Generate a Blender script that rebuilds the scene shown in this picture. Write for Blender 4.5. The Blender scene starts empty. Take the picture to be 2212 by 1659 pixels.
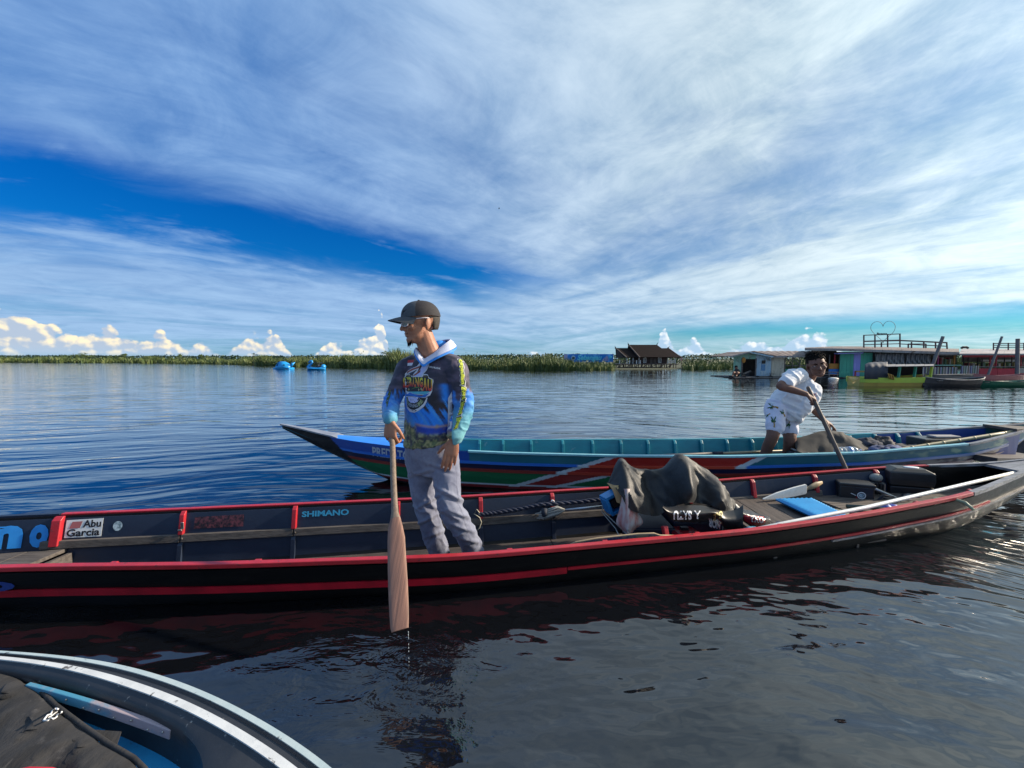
import bpy, bmesh, math, random
import numpy as np
from mathutils import Vector, Matrix
from mathutils.bvhtree import BVHTree
from mathutils.geometry import delaunay_2d_cdt

random.seed(7)
rng = np.random.default_rng(11)
scene = bpy.context.scene
COL = scene.collection
R = math.radians

# ------------------------------------------------------------------ camera
CAM_H = 1.25
PITCH = R(3.58)
cam_d = bpy.data.cameras.new('camera')
cam = bpy.data.objects.new('camera', cam_d)
COL.objects.link(cam)
cam.location = (0, 0, CAM_H)
cam.rotation_euler = (R(90) - PITCH, 0, 0)
cam_d.sensor_width = 36.0
cam_d.lens = 36.0 * 864.0 / 2212.0
cam_d.clip_start = 0.05
cam_d.clip_end = 20000
scene.camera = cam
scene.render.resolution_x = 1024
scene.render.resolution_y = 768

# ------------------------------------------------------------------ exposure
vs = scene.view_settings
vs.view_transform = 'Standard'
vs.look = 'None'
vs.exposure = 0.80
vs.gamma = 1.0
try:
    vs.use_curve_mapping = False
except Exception:
    pass
scene.cycles.use_denoising = True
scene.cycles.max_bounces = 8
scene.cycles.transparent_max_bounces = 12
scene.cycles.sample_clamp_indirect = 6.0

# ------------------------------------------------------------------ sun
SUN_AZ, SUN_EL = R(80), R(25)
sun_d = bpy.data.lights.new('sun', 'SUN')
sun_d.energy = 4.5
sun_d.angle = R(1.5)
sun_d.color = (1.0, 0.86, 0.68)
sun = bpy.data.objects.new('sun', sun_d)
COL.objects.link(sun)
SUN_DIR = Vector((math.sin(SUN_AZ) * math.cos(SUN_EL), math.cos(SUN_AZ) * math.cos(SUN_EL), math.sin(SUN_EL)))
sun.rotation_euler = SUN_DIR.to_track_quat('Z', 'Y').to_euler()
sun.location = (30, 10, 20)


# ------------------------------------------------------------------ node expression helper
class E:
    """A socket that can be used in arithmetic; builds Math nodes."""
    def __init__(self, nt, s):
        self.nt, self.s = nt, s

    def _m(self, op, *a, clamp=False):
        n = self.nt.nodes.new('ShaderNodeMath')
        n.operation = op
        n.use_clamp = clamp
        for i, x in enumerate((self,) + a):
            if isinstance(x, E):
                self.nt.links.new(x.s, n.inputs[i])
            else:
                n.inputs[i].default_value = float(x)
        return E(self.nt, n.outputs[0])

    def __add__(self, o): return self._m('ADD', o)
    __radd__ = __add__
    def __sub__(self, o): return self._m('SUBTRACT', o)
    def __rsub__(self, o): return (self * -1.0) + o
    def __mul__(self, o): return self._m('MULTIPLY', o)
    __rmul__ = __mul__
    def __truediv__(self, o): return self._m('DIVIDE', o)
    def max(self, o): return self._m('MAXIMUM', o)
    def min(self, o): return self._m('MINIMUM', o)
    def pow(self, o): return self._m('POWER', o)
    def abs(self): return self._m('ABSOLUTE')
    def sin(self): return self._m('SINE')
    def exp(self): return self._m('EXPONENT')
    def asin(self): return self._m('ARCSINE')
    def atan2(self, o): return self._m('ARCTAN2', o)
    def clamp(self): return self._m('ADD', 0.0, clamp=True)
    def ss(self, a, b):
        n = self.nt.nodes.new('ShaderNodeMapRange')
        n.interpolation_type = 'SMOOTHSTEP'
        self.nt.links.new(self.s, n.inputs[0])
        for i, x in ((1, a), (2, b)):
            if isinstance(x, E):
                self.nt.links.new(x.s, n.inputs[i])
            else:
                n.inputs[i].default_value = x
        n.inputs[3].default_value = 0.0
        n.inputs[4].default_value = 1.0
        return E(self.nt, n.outputs[0])
    def gauss(self, c, w):
        d = (self - c) / w
        return (d * d * -1.0).exp()


def vec(nt, x, y, z=0.0):
    n = nt.nodes.new('ShaderNodeCombineXYZ')
    for i, a in enumerate((x, y, z)):
        if isinstance(a, E):
            nt.links.new(a.s, n.inputs[i])
        else:
            n.inputs[i].default_value = float(a)
    return n.outputs[0]


def noi(nt, v, scale=1.0, detail=4.0, rough=0.5, dist=0.0, lac=2.0):
    n = nt.nodes.new('ShaderNodeTexNoise')
    n.inputs['Scale'].default_value = scale
    n.inputs['Detail'].default_value = detail
    n.inputs['Roughness'].default_value = rough
    n.inputs['Lacunarity'].default_value = lac
    n.inputs['Distortion'].default_value = dist
    if v is not None:
        nt.links.new(v, n.inputs['Vector'])
    return E(nt, n.outputs[0])


def voro(nt, v, scale=1.0, feature='SMOOTH_F1', smooth=0.6):
    n = nt.nodes.new('ShaderNodeTexVoronoi')
    n.feature = feature
    n.inputs['Scale'].default_value = scale
    if feature == 'SMOOTH_F1':
        n.inputs['Smoothness'].default_value = smooth
    nt.links.new(v, n.inputs['Vector'])
    return E(nt, n.outputs[0])


def mixc(nt, f, a, b, mode='MIX'):
    n = nt.nodes.new('ShaderNodeMix')
    n.data_type = 'RGBA'
    n.blend_type = mode
    n.clamp_factor = True
    if isinstance(f, E):
        nt.links.new(f.s, n.inputs[0])
    else:
        n.inputs[0].default_value = f
    for i, x in ((6, a), (7, b)):
        if hasattr(x, 'is_output'):
            nt.links.new(x, n.inputs[i])
        else:
            n.inputs[i].default_value = (x[0], x[1], x[2], 1.0)
    return n.outputs[2]


# ------------------------------------------------------------------ world
world = bpy.data.worlds.new('World')
scene.world = world
world.use_nodes = True
wt = world.node_tree
wt.nodes.clear()
w_out = wt.nodes.new('ShaderNodeOutputWorld')
w_bg = wt.nodes.new('ShaderNodeBackground')
wt.links.new(w_bg.outputs[0], w_out.inputs[0])
SKY_K = 0.08
w_bg.inputs[1].default_value = SKY_K
sky = wt.nodes.new('ShaderNodeTexSky')
sky.sky_type = 'NISHITA'
sky.sun_disc = False
sky.sun_elevation = SUN_EL
sky.sun_rotation = SUN_AZ
sky.air_density = 1.2
sky.dust_density = 0.3
sky.ozone_density = 3.0
hs = wt.nodes.new('ShaderNodeHueSaturation')
hs.inputs['Saturation'].default_value = 1.55
hs.inputs['Value'].default_value = 1.0
hs.inputs['Hue'].default_value = 0.495
wt.links.new(sky.outputs[0], hs.inputs['Color'])
clear = mixc(wt, 1.0, hs.outputs[0], (0.040, 0.425, 0.810), 'MULTIPLY')

tc = wt.nodes.new('ShaderNodeTexCoord')
sep = wt.nodes.new('ShaderNodeSeparateXYZ')
wt.links.new(tc.outputs['Generated'], sep.inputs[0])
dx, dy, dz = (E(wt, sep.outputs[i]) for i in range(3))
zz = dz.max(0.0) + 0.10
cu, cv = dx / zz, dy / zz                       # position on the high cloud sheet
az = dx.atan2(dy)
el = dz.max(-1.0).min(1.0).asin()
sdot = dx * SUN_DIR.x + dy * SUN_DIR.y + dz * SUN_DIR.z
sunw = sdot.ss(-0.30, 1.02)

# large warp so no edge is straight
wx = noi(wt, vec(wt, cu * 0.33, cv * 0.33, 1.7), 1.0, 3.0) - 0.5
wy = noi(wt, vec(wt, cu * 0.33, cv * 0.33, 8.2), 1.0, 3.0) - 0.5
pu, pv = cu + wx * 1.1, cv + wy * 1.1
sa_ = pu * 0.73 + pv * 0.68                     # along the band of clear sky
ta_ = pv * 0.73 - pu * 0.68                     # across it
sb_ = pu * 0.55 - pv * 0.83                     # second streak direction, towards the sun side
tb_ = pv * 0.55 + pu * 0.83
st1 = noi(wt, vec(wt, sa_ * 0.35, ta_ * 1.5, 0.3), 1.0, 8.0, 0.58, 0.5)
st2 = noi(wt, vec(wt, sb_ * 0.34, tb_ * 1.35, 4.3), 1.0, 8.0, 0.60, 0.6)
right = cu.ss(-0.6, 1.2)
streak = st1 * (1.0 - right) + st2 * right
fine = noi(wt, vec(wt, sa_ * 2.2, ta_ * 3.4, 2.0), 1.0, 7.0, 0.62, 0.3)
blot = noi(wt, vec(wt, pu * 0.8, pv * 0.8, 5.5), 1.0, 5.0, 0.55)
mott0 = noi(wt, vec(wt, pu * 1.6, pv * 1.6, 3.0), 1.0, 5.0, 0.6, 0.8)
# sheet above the clear band, sheet below it
tw = (cv * 0.73 - cu * 0.68) + wx * 0.7 + (fine - 0.5) * 0.6
sw = cu * 0.73 + cv * 0.68
upper = 1.0 - tw.ss(1.95, 2.45)
lower = tw.ss(2.85, 3.75)
closing = sw.ss(1.9, 3.1)
sheet = upper.max(lower).max(closing)
body = (streak * 0.95 + fine * 0.35 + blot * 0.35).ss(0.50, 1.02)
wisps = (streak * 0.7 + fine * 0.45 + mott0 * 0.25).ss(0.70, 0.92) * 0.8
dens = sheet * (body * 0.40 + 0.70) + (1.0 - sheet) * wisps
low_fade = el.ss(0.0, 0.07) * 0.35 + 0.65
gapband = (1.0 - el.gauss(0.062, 0.022) * cu.ss(0.8, 3.0) * 0.8)
dens = (dens * low_fade * gapband).clamp()
mott = noi(wt, vec(wt, pu * 2.6, pv * 2.6, 7.0), 1.0, 8.0, 0.66, 0.6)
bright = (streak * 0.75 + fine * 0.30 + mott * 0.70 - 0.18).ss(0.36, 1.00)
c_far = mixc(wt, bright, (0.048, 0.135, 0.330), (0.175, 0.290, 0.480))
c_sun = mixc(wt, bright, (0.185, 0.285, 0.360), (0.520, 0.585, 0.590))
c_cloud = mixc(wt, sunw.pow(1.25), c_far, c_sun)
# thin veil near the horizon
c_cloud = mixc(wt, (1.0 - el.ss(0.02, 0.30)) * 0.35, c_cloud, (0.342, 0.479, 0.575))
kscale = wt.nodes.new('ShaderNodeVectorMath')
kscale.operation = 'SCALE'
nt_glow = (sdot.ss(0.66, 1.04) * 0.50 + 1.0) * (1.0 / SKY_K)
wt.links.new(nt_glow.s, kscale.inputs[3])
wt.links.new(c_cloud, kscale.inputs[0])
sky1 = mixc(wt, dens, clear, kscale.outputs[0])

# cumulus along the horizon
prof = (az.gauss(-0.90, 0.075) * 0.100 + az.gauss(-0.785, 0.035) * 0.066 + az.gauss(-0.715, 0.028) * 0.062
        + az.gauss(-0.66, 0.022) * 0.045 + az.gauss(-0.575, 0.035) * 0.064 + az.gauss(-0.53, 0.022) * 0.060 + az.gauss(-0.42, 0.03) * 0.055 + az.gauss(-0.345, 0.04) * 0.072
        + az.gauss(-0.315, 0.013) * 0.095 + az.gauss(0.05, 0.10) * 0.022 + az.gauss(0.362, 0.020) * 0.092
        + az.gauss(0.42, 0.03) * 0.058 + az.gauss(0.53, 0.05) * 0.050 + az.gauss(0.635, 0.05) * 0.075 + az.gauss(1.1, 0.16) * 0.03
        + az.gauss(-1.25, 0.15) * 0.06 + az.gauss(2.4, 0.4) * 0.05 + az.gauss(-2.3, 0.5) * 0.05)
def billow(da, de):
    a, e = az + da, el + de
    b = voro(wt, vec(wt, a * 40.0, e * 46.0, 0.4), 1.0, 'F1')
    c = voro(wt, vec(wt, a * 95.0, e * 105.0, 3.0), 1.0, 'F1')
    n = noi(wt, vec(wt, a * 55.0, e * 60.0, 9.0), 1.0, 6.0, 0.6)
    return (1.0 - b) * 0.55 + (1.0 - c) * 0.17 + n * 0.42 + 0.08
b0 = billow(0.0, 0.0)
b1 = billow(0.005, 0.006)
cmask_h = prof * (b0 * 1.15 - 0.02) - el
cum = cmask_h.ss(-0.0025, 0.0065) * el.ss(-0.004, 0.014) * (1.0 - (el - prof * 0.86).ss(-0.003, 0.004))
lit = ((b0 - b1) * 2.4 + 0.30 + (el / (prof + 0.01)) * 0.42 + (noi(wt, vec(wt, az * 16.0, el * 22.0, 2.0), 1.0, 3.0) - 0.5) * 1.2).clamp()
lit2 = lit.ss(0.28, 1.0)
c_lit = mixc(wt, az.ss(-0.75, 0.30), (0.685, 0.589, 0.411), (0.589, 0.616, 0.637))
c_sh = mixc(wt, az.ss(-0.75, 0.30), (0.288, 0.342, 0.425), (0.274, 0.384, 0.507))
c_cum = mixc(wt, lit2, c_sh, c_lit)
haze_low = (1.0 - el.ss(0.0, 0.028)) * 0.55
c_cum = mixc(wt, haze_low, c_cum, (0.247, 0.377, 0.521))
ks2 = wt.nodes.new('ShaderNodeVectorMath')
ks2.operation = 'SCALE'
ks2.inputs[3].default_value = 1.0 / SKY_K
wt.links.new(c_cum, ks2.inputs[0])
sky2 = mixc(wt, cum * 0.93, sky1, ks2.outputs[0])
wt.links.new(sky2, w_bg.inputs[0])


# ------------------------------------------------------------------ where a view ray meets the place
def ray(px, py):
    a, b = (px - 1106.0) / 864.0, (829.5 - py) / 864.0
    cp, sp = math.cos(PITCH), math.sin(PITCH)
    return Vector((a, cp + b * sp, b * cp - sp))
def PY(px, py, y):
    d = ray(px, py)
    t = y / d.y
    return Vector((d.x * t, y, CAM_H + d.z * t))
def PZ(px, py, z):
    d = ray(px, py)
    t = (z - CAM_H) / d.z
    return Vector((d.x * t, d.y * t, z))


# ------------------------------------------------------------------ numpy noise
def _hash(ix, iy, iz):
    h = (ix.astype(np.int64) * 374761393 + iy.astype(np.int64) * 668265263 + iz.astype(np.int64) * 2147483647) & 0xffffffff
    h = ((h ^ (h >> 13)) * 1274126177) & 0xffffffff
    h = h ^ (h >> 16)
    return (h & 0xffff) / 65535.0
def vnoise(p):
    p = np.asarray(p, float)
    i = np.floor(p)
    f = p - i
    f = f * f * (3 - 2 * f)
    i = i.astype(np.int64)
    r = 0
    for a in (0, 1):
        for b in (0, 1):
            for c in (0, 1):
                w = (f[:, 0] if a else 1 - f[:, 0]) * (f[:, 1] if b else 1 - f[:, 1]) * (f[:, 2] if c else 1 - f[:, 2])
                r = r + w * _hash(i[:, 0] + a, i[:, 1] + b, i[:, 2] + c)
    return r
def fbm(p, oct=4, gain=0.5):
    p = np.asarray(p, float)
    r, a, t = 0, 1.0, 0
    for k in range(oct):
        r = r + a * vnoise(p * (2 ** k) + 17.3 * k)
        t += a
        a *= gain
    return r / t
def sst(x, a, b):
    t = np.clip((x - a) / (b - a), 0, 1)
    return t * t * (3 - 2 * t)


# ------------------------------------------------------------------ mesh builder
class MB:
    def __init__(self):
        self.v, self.f = [], []

    def add(self, vs, fs):
        n = len(self.v)
        self.v += [tuple(x) for x in vs]
        self.f += [tuple(i + n for i in q) for q in fs]
        return self

    def box(self, c, s, M=None):
        c = Vector(c)
        hx, hy, hz = s[0] / 2, s[1] / 2, s[2] / 2
        vs = [Vector((x, y, z)) for x in (-hx, hx) for y in (-hy, hy) for z in (-hz, hz)]
        if M is not None:
            vs = [M @ q for q in vs]
        return self.add([c + q for q in vs], [(0, 1, 3, 2), (4, 6, 7, 5), (0, 4, 5, 1), (2, 3, 7, 6), (0, 2, 6, 4), (1, 5, 7, 3)])

    def beam(self, a, b, w, h, up=(0, 0, 1)):
        a, b = Vector(a), Vector(b)
        d = (b - a).normalized()
        u = Vector(up)
        s = d.cross(u)
        if s.length < 1e-4:
            s = d.cross(Vector((0, 1, 0)))
        s.normalize()
        u = s.cross(d).normalized()
        vs = []
        for p in (a, b):
            for i, j in ((-1, -1), (1, -1), (1, 1), (-1, 1)):
                vs.append(p + s * (w / 2 * i) + u * (h / 2 * j))
        return self.add(vs, [(3, 2, 1, 0), (4, 5, 6, 7), (0, 1, 5, 4), (1, 2, 6, 5), (2, 3, 7, 6), (3, 0, 4, 7)])

    def loft(self, rings, closed=True, caps=True):
        n = len(rings[0])
        vs = [p for r in rings for p in r]
        fs = []
        m = n if closed else n - 1
        for i in range(len(rings) - 1):
            for j in range(m):
                k = (j + 1) % n
                fs.append((i * n + j, i * n + k, (i + 1) * n + k, (i + 1) * n + j))
        if caps and closed:
            fs.append(tuple(range(n - 1, -1, -1)))
            fs.append(tuple((len(rings) - 1) * n + j for j in range(n)))
        return self.add(vs, fs)

    def tube(self, pts, r, n=8, round_ends=False, flat=1.0, side=None):
        pts = [Vector(p) for p in pts]
        m = len(pts)
        rs = list(r) if hasattr(r, '__len__') else [r] * m
        if round_ends:
            d0 = (pts[0] - pts[1]).normalized()
            d1 = (pts[-1] - pts[-2]).normalized()
            r0, r1 = rs[0], rs[-1]
            pre = [(pts[0] + d0 * r0 * math.sin(a), r0 * math.cos(a)) for a in (1.45, 1.0, 0.5)]
            post = [(pts[-1] + d1 * r1 * math.sin(a), r1 * math.cos(a)) for a in (0.5, 1.0, 1.45)]
            pts = [p for p, _ in pre] + pts + [p for p, _ in post]
            rs = [q for _, q in pre] + rs + [q for _, q in post]
            m = len(pts)
        ref = Vector(side) if side is not None else None
        rings = []
        prev = None
        for i in range(m):
            d = (pts[min(i + 1, m - 1)] - pts[max(i - 1, 0)])
            d = d.normalized() if d.length > 1e-9 else Vector((0, 0, 1))
            if prev is None:
                s = ref if ref is not None else (Vector((0, 0, 1)) if abs(d.z) < 0.9 else Vector((0, 1, 0)))
            else:
                s = prev
            s = (s - d * s.dot(d))
            if s.length < 1e-6:
                s = d.orthogonal()
            s.normalize()
            prev = s
            u = d.cross(s)
            rings.append([pts[i] + s * (rs[i] * math.cos(2 * math.pi * k / n)) + u * (rs[i] * flat * math.sin(2 * math.pi * k / n)) for k in range(n)])
        return self.loft(rings)

    def ell(self, c, r, M=None, nu=16, nv=10):
        c = Vector(c)
        rr = r if hasattr(r, '__len__') else (r, r, r)
        vs, fs = [], []
        for i in range(1, nv):
            th = math.pi * i / nv
            for j in range(nu):
                ph = 2 * math.pi * j / nu
                p = Vector((rr[0] * math.sin(th) * math.cos(ph), rr[1] * math.sin(th) * math.sin(ph), rr[2] * math.cos(th)))
                vs.append(c + (M @ p if M is not None else p))
        tp, bt = Vector((0, 0, rr[2])), Vector((0, 0, -rr[2]))
        vs.append(c + (M @ tp if M is not None else tp))
        vs.append(c + (M @ bt if M is not None else bt))
        T, B = len(vs) - 2, len(vs) - 1
        for i in range(nv - 2):
            for j in range(nu):
                k = (j + 1) % nu
                fs.append((i * nu + j, (i + 1) * nu + j, (i + 1) * nu + k, i * nu + k))
        for j in range(nu):
            k = (j + 1) % nu
            fs.append((T, j, k))
            fs.append((B, (nv - 2) * nu + k, (nv - 2) * nu + j))
        return self.add(vs, fs)

    def lathe(self, prof, o=(0, 0, 0), n=16, M=None):
        o = Vector(o)
        rings = []
        for r, z in prof:
            ring = []
            for k in range(n):
                a = 2 * math.pi * k / n
                p = Vector((r * math.cos(a), r * math.sin(a), z))
                ring.append(o + (M @ p if M is not None else p))
            rings.append(ring)
        return self.loft(rings)

    def sheet(self, grid, th=0.0):
        """grid of points -> surface; th>0 gives it a thickness along -normal"""
        a, b = len(grid), len(grid[0])
        vs = [Vector(p) for r in grid for p in r]
        fs = [(i * b + j, i * b + j + 1, (i + 1) * b + j + 1, (i + 1) * b + j) for i in range(a - 1) for j in range(b - 1)]
        if th:
            nr = [Vector((0, 0, 0)) for _ in vs]
            for q in fs:
                nn = (vs[q[2]] - vs[q[0]]).cross(vs[q[3]] - vs[q[1]])
                for k in q:
                    nr[k] += nn
            n0 = len(vs)
            vs2 = [p - nr[i].normalized() * th for i, p in enumerate(vs)]
            fs2 = [tuple(n0 + k for k in reversed(q)) for q in fs]
            rim = [j for j in range(b)] + [i * b + b - 1 for i in range(1, a)] + [(a - 1) * b + j for j in range(b - 2, -1, -1)] + [i * b for i in range(a - 2, 0, -1)]
            fr = []
            for k in range(len(rim)):
                p, q = rim[k], rim[(k + 1) % len(rim)]
                fr.append((q, p, n0 + p, n0 + q))
            return self.add(vs + vs2, fs + fs2 + fr)
        return self.add(vs, fs)

    def prism(self, poly, O, ex, ey, th):
        O, ex, ey = Vector(O), Vector(ex), Vector(ey)
        nz = ex.cross(ey).normalized()
        n = len(poly)
        top = [O + ex * x + ey * y for x, y in poly]
        bot = [p - nz * th for p in top]
        fs = [tuple(range(n)), tuple(range(2 * n - 1, n - 1, -1))]
        for i in range(n):
            j = (i + 1) % n
            fs.append((i, n + i, n + j, j))
        return self.add(top + bot, fs)


def root_off(o):
    v = Vector((0, 0, 0))
    while o is not None:
        v += o.location
        o = o.parent
    return v


def build(mb, name, mat, parent=None, smooth=False, loc=None, bevel=0.0, attr=None, subsurf=0, fixn=False):
    me = bpy.data.meshes.new(name)
    off = root_off(parent) if parent is not None else (Vector(loc) if loc is not None else Vector((0, 0, 0)))
    me.from_pydata([(p[0] - off.x, p[1] - off.y, p[2] - off.z) for p in mb.v], [], mb.f)
    if fixn:
        bm = bmesh.new()
        bm.from_mesh(me)
        bmesh.ops.recalc_face_normals(bm, faces=bm.faces)
        bm.to_mesh(me)
        bm.free()
    me.update()
    o = bpy.data.objects.new(name, me)
    COL.objects.link(o)
    if parent is not None:
        o.parent = parent
    else:
        o.location = off
    if mat is not None:
        me.materials.append(mat)
    if smooth:
        me.shade_smooth()
        if smooth is not True:
            try:
                me.set_sharp_from_angle(angle=R(smooth))
            except Exception:
                pass
    if bevel:
        b = o.modifiers.new('bevel', 'BEVEL')
        b.width = bevel
        b.segments = 2
        b.limit_method = 'ANGLE'
        b.angle_limit = R(40)
    if subsurf:
        s = o.modifiers.new('sub', 'SUBSURF')
        s.levels = s.render_levels = subsurf
    if attr is not None:
        set_col(me, attr)
    return o


def set_col(me, cols, name='Col'):
    a = me.color_attributes.new(name, 'FLOAT_COLOR', 'POINT')
    c = np.ones((len(me.vertices), 4), np.float32)
    c[:, :3] = np.asarray(cols, np.float32)[:, :3]
    a.data.foreach_set('color', c.ravel())


def tag(o, label=None, cat=None, group=None, kind=None):
    if label: o['label'] = label
    if cat: o['category'] = cat
    if group: o['group'] = group
    if kind: o['kind'] = kind
    return o


def empty(name, loc, label=None, cat=None, group=None):
    o = bpy.data.objects.new(name, None)
    COL.objects.link(o)
    o.empty_display_size = 0.1
    o.location = Vector(loc)
    return tag(o, label, cat, group)


def copy_tree(o, loc, label=None, rotz=None):
    c = o.copy()
    COL.objects.link(c)
    c.location = Vector(loc)
    if rotz is not None:
        c.rotation_euler = (0, 0, rotz)
    if label: c['label'] = label
    for ch in list(o.children):
        d = ch.copy()
        COL.objects.link(d)
        d.parent = c
        for g in list(ch.children):
            e = g.copy()
            COL.objects.link(e)
            e.parent = d
    return c


# ------------------------------------------------------------------ materials
MATS = {}
def mat(name, col, rough=0.5, metal=0.0, col2=None, nscale=6.0, namt=0.5, stretch=(1, 1, 1), bump=0.0, bscale=30.0,
        spec=0.5, attr=None, coat=0.0, rvar=0.0, dirt=None, island=0.0, trans=0.0, sheen=0.0, sss=0.0):
    """procedural principled material: base colour broken up with noise, optional relief and patches of dirt"""
    if name in MATS:
        return MATS[name]
    m = bpy.data.materials.new(name)
    m.use_nodes = True
    nt = m.node_tree
    p = nt.nodes['Principled BSDF']
    p.inputs['Roughness'].default_value = rough
    p.inputs['Metallic'].default_value = metal
    p.inputs['Specular IOR Level'].default_value = spec
    p.inputs['Coat Weight'].default_value = coat
    p.inputs['Coat Roughness'].default_value = 0.12
    if trans: p.inputs['Transmission Weight'].default_value = trans
    if sheen: p.inputs['Sheen Weight'].default_value = sheen
    if sss:
        p.inputs['Subsurface Weight'].default_value = sss
        p.inputs['Subsurface Radius'].default_value = (0.012, 0.005, 0.003)
        p.inputs['Subsurface Scale'].default_value = 1.0
    t = nt.nodes.new('ShaderNodeTexCoord')
    mp = nt.nodes.new('ShaderNodeMapping')
    mp.inputs['Scale'].default_value = stretch
    nt.links.new(t.outputs['Object'], mp.inputs[0])
    v = mp.outputs[0]
    if attr:
        an = nt.nodes.new('ShaderNodeAttribute')
        an.attribute_name = attr
        base = an.outputs[0]
        c2 = col2 if col2 is not None else None
    else:
        base = col
        c2 = col2 if col2 is not None else tuple(x * 0.72 for x in col)
    n1 = noi(nt, v, nscale, 6.0, 0.6, 0.2)
    if c2 is not None:
        c = mixc(nt, n1.ss(0.36, 0.70) * namt, base, c2)
    else:
        c = mixc(nt, 0.0, base, (0, 0, 0))
    if island:
        g = nt.nodes.new('ShaderNodeNewGeometry')
        hsn = nt.nodes.new('ShaderNodeHueSaturation')
        rnd = E(nt, g.outputs['Random Per Island'])
        val = rnd * (2 * island) + (1 - island)
        nt.links.new(val.s, hsn.inputs['Value'])
        hue = (rnd * 7.31)._m('FRACT') * 0.05 + 0.475
        nt.links.new(hue.s, hsn.inputs['Hue'])
        nt.links.new(c, hsn.inputs['Color'])
        c = hsn.outputs[0]
    if dirt:
        dcol, dsc, dlo, dhi = dirt
        nd = noi(nt, t.outputs['Object'], dsc, 7.0, 0.65, 0.4)
        c = mixc(nt, nd.ss(dlo, dhi), c, dcol)
    nt.links.new(c, p.inputs['Base Color'])
    if rvar:
        rr = noi(nt, v, nscale * 1.7, 5.0) * rvar + (rough - rvar * 0.5)
        nt.links.new(rr.s, p.inputs['Roughness'])
    if bump:
        nb = noi(nt, v, bscale, 5.0, 0.6)
        b = nt.nodes.new('ShaderNodeBump')
        b.inputs['Strength'].default_value = 1.0
        b.inputs['Distance'].default_value = bump
        nt.links.new(nb.s, b.inputs['Height'])
        nt.links.new(b.outputs[0], p.inputs['Normal'])
    MATS[name] = m
    return m


def srgb(r, g, b):
    f = lambda c: (c / 255 / 12.92) if c / 255 <= 0.04045 else ((c / 255 + 0.055) / 1.055) ** 2.4
    return (f(r), f(g), f(b))


# ------------------------------------------------------------------ lettering
_txt = {}
def text2d(s, bold=0.0, shear=0.0, spacing=1.0):
    """flat letter outlines in a box 0..1 x 0..1 -> (verts, faces, aspect)"""
    k = (s, bold, shear, spacing)
    if k in _txt: return _txt[k]
    cu_ = bpy.data.curves.new('t', 'FONT')
    cu_.body = s
    cu_.offset = bold
    cu_.shear = shear
    cu_.space_character = spacing
    cu_.resolution_u = 3
    cu_.fill_mode = 'FRONT'
    o = bpy.data.objects.new('t', cu_)
    COL.objects.link(o)
    dg = bpy.context.evaluated_depsgraph_get()
    me = bpy.data.meshes.new_from_object(o.evaluated_get(dg))
    vs = np.array([q.co[:2] for q in me.vertices])
    fs = [tuple(q.vertices) for q in me.polygons]
    bpy.data.objects.remove(o)
    bpy.data.curves.remove(cu_)
    bpy.data.meshes.remove(me)
    lo, hi = vs.min(0), vs.max(0)
    asp = (hi[0] - lo[0]) / (hi[1] - lo[1])
    vs = (vs - lo) / (hi - lo)
    _txt[k] = (vs, fs, asp)
    return _txt[k]


def letters(s, fn, **kw):
    """letters mapped by fn(u, v) -> point, u and v 0..1"""
    vs, fs, _ = text2d(s, **kw)
    mb = MB()
    mb.add([fn(u, v) for u, v in vs], fs)
    return mb


def shape(poly, fn, div=0.08):
    """a 2D outline filled with small triangles, mapped by fn"""
    pts = []
    n = len(poly)
    for i in range(n):
        a, b = Vector(poly[i]), Vector(poly[(i + 1) % n])
        m = max(1, int((b - a).length / div))
        pts += [a + (b - a) * (k / m) for k in range(m)]
    N = len(pts)
    xs = [p.x for p in pts]; ys = [p.y for p in pts]
    def inside(x, y):
        c = False
        j = N - 1
        for i in range(N):
            if (pts[i].y > y) != (pts[j].y > y) and x < (pts[j].x - pts[i].x) * (y - pts[i].y) / (pts[j].y - pts[i].y) + pts[i].x:
                c = not c
            j = i
        return c
    extra = []
    x = min(xs) + div
    while x < max(xs):
        y = min(ys) + div
        while y < max(ys):
            if inside(x, y): extra.append(Vector((x, y)))
            y += div
        x += div
    r = delaunay_2d_cdt(pts + extra, [(i, (i + 1) % N) for i in range(N)], [], 0, 1e-5)
    ov, of = r[0], r[2]
    keep = []
    for f in of:
        cx = sum(ov[i].x for i in f) / len(f); cy = sum(ov[i].y for i in f) / len(f)
        if inside(cx, cy): keep.append(tuple(f))
    mb = MB()
    mb.add([fn(q.x, q.y) for q in ov], keep)
    return mb


def in_poly(poly, x, y):
    c = False
    j = len(poly) - 1
    for i in range(len(poly)):
        if (poly[i][1] > y) != (poly[j][1] > y) and x < (poly[j][0] - poly[i][0]) * (y - poly[i][1]) / (poly[j][1] - poly[i][1]) + poly[i][0]:
            c = not c
        j = i
    return c


# ------------------------------------------------------------------ one closed skin over many overlapping solids
def fuse(mb, voxel, smooth_it=4, factor=0.5):
    me = bpy.data.meshes.new('tmp')
    me.from_pydata([tuple(p) for p in mb.v], [], mb.f)
    bm = bmesh.new()
    bm.from_mesh(me)
    bmesh.ops.recalc_face_normals(bm, faces=bm.faces)
    bm.to_mesh(me)
    bm.free()
    o = bpy.data.objects.new('tmp', me)
    COL.objects.link(o)
    r = o.modifiers.new('r', 'REMESH')
    r.mode = 'VOXEL'
    r.voxel_size = voxel
    if smooth_it:
        s = o.modifiers.new('s', 'SMOOTH')
        s.iterations = smooth_it
        s.factor = factor
    dg = bpy.context.evaluated_depsgraph_get()
    m2 = bpy.data.meshes.new_from_object(o.evaluated_get(dg))
    bpy.data.objects.remove(o)
    bpy.data.meshes.remove(me)
    return m2


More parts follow.
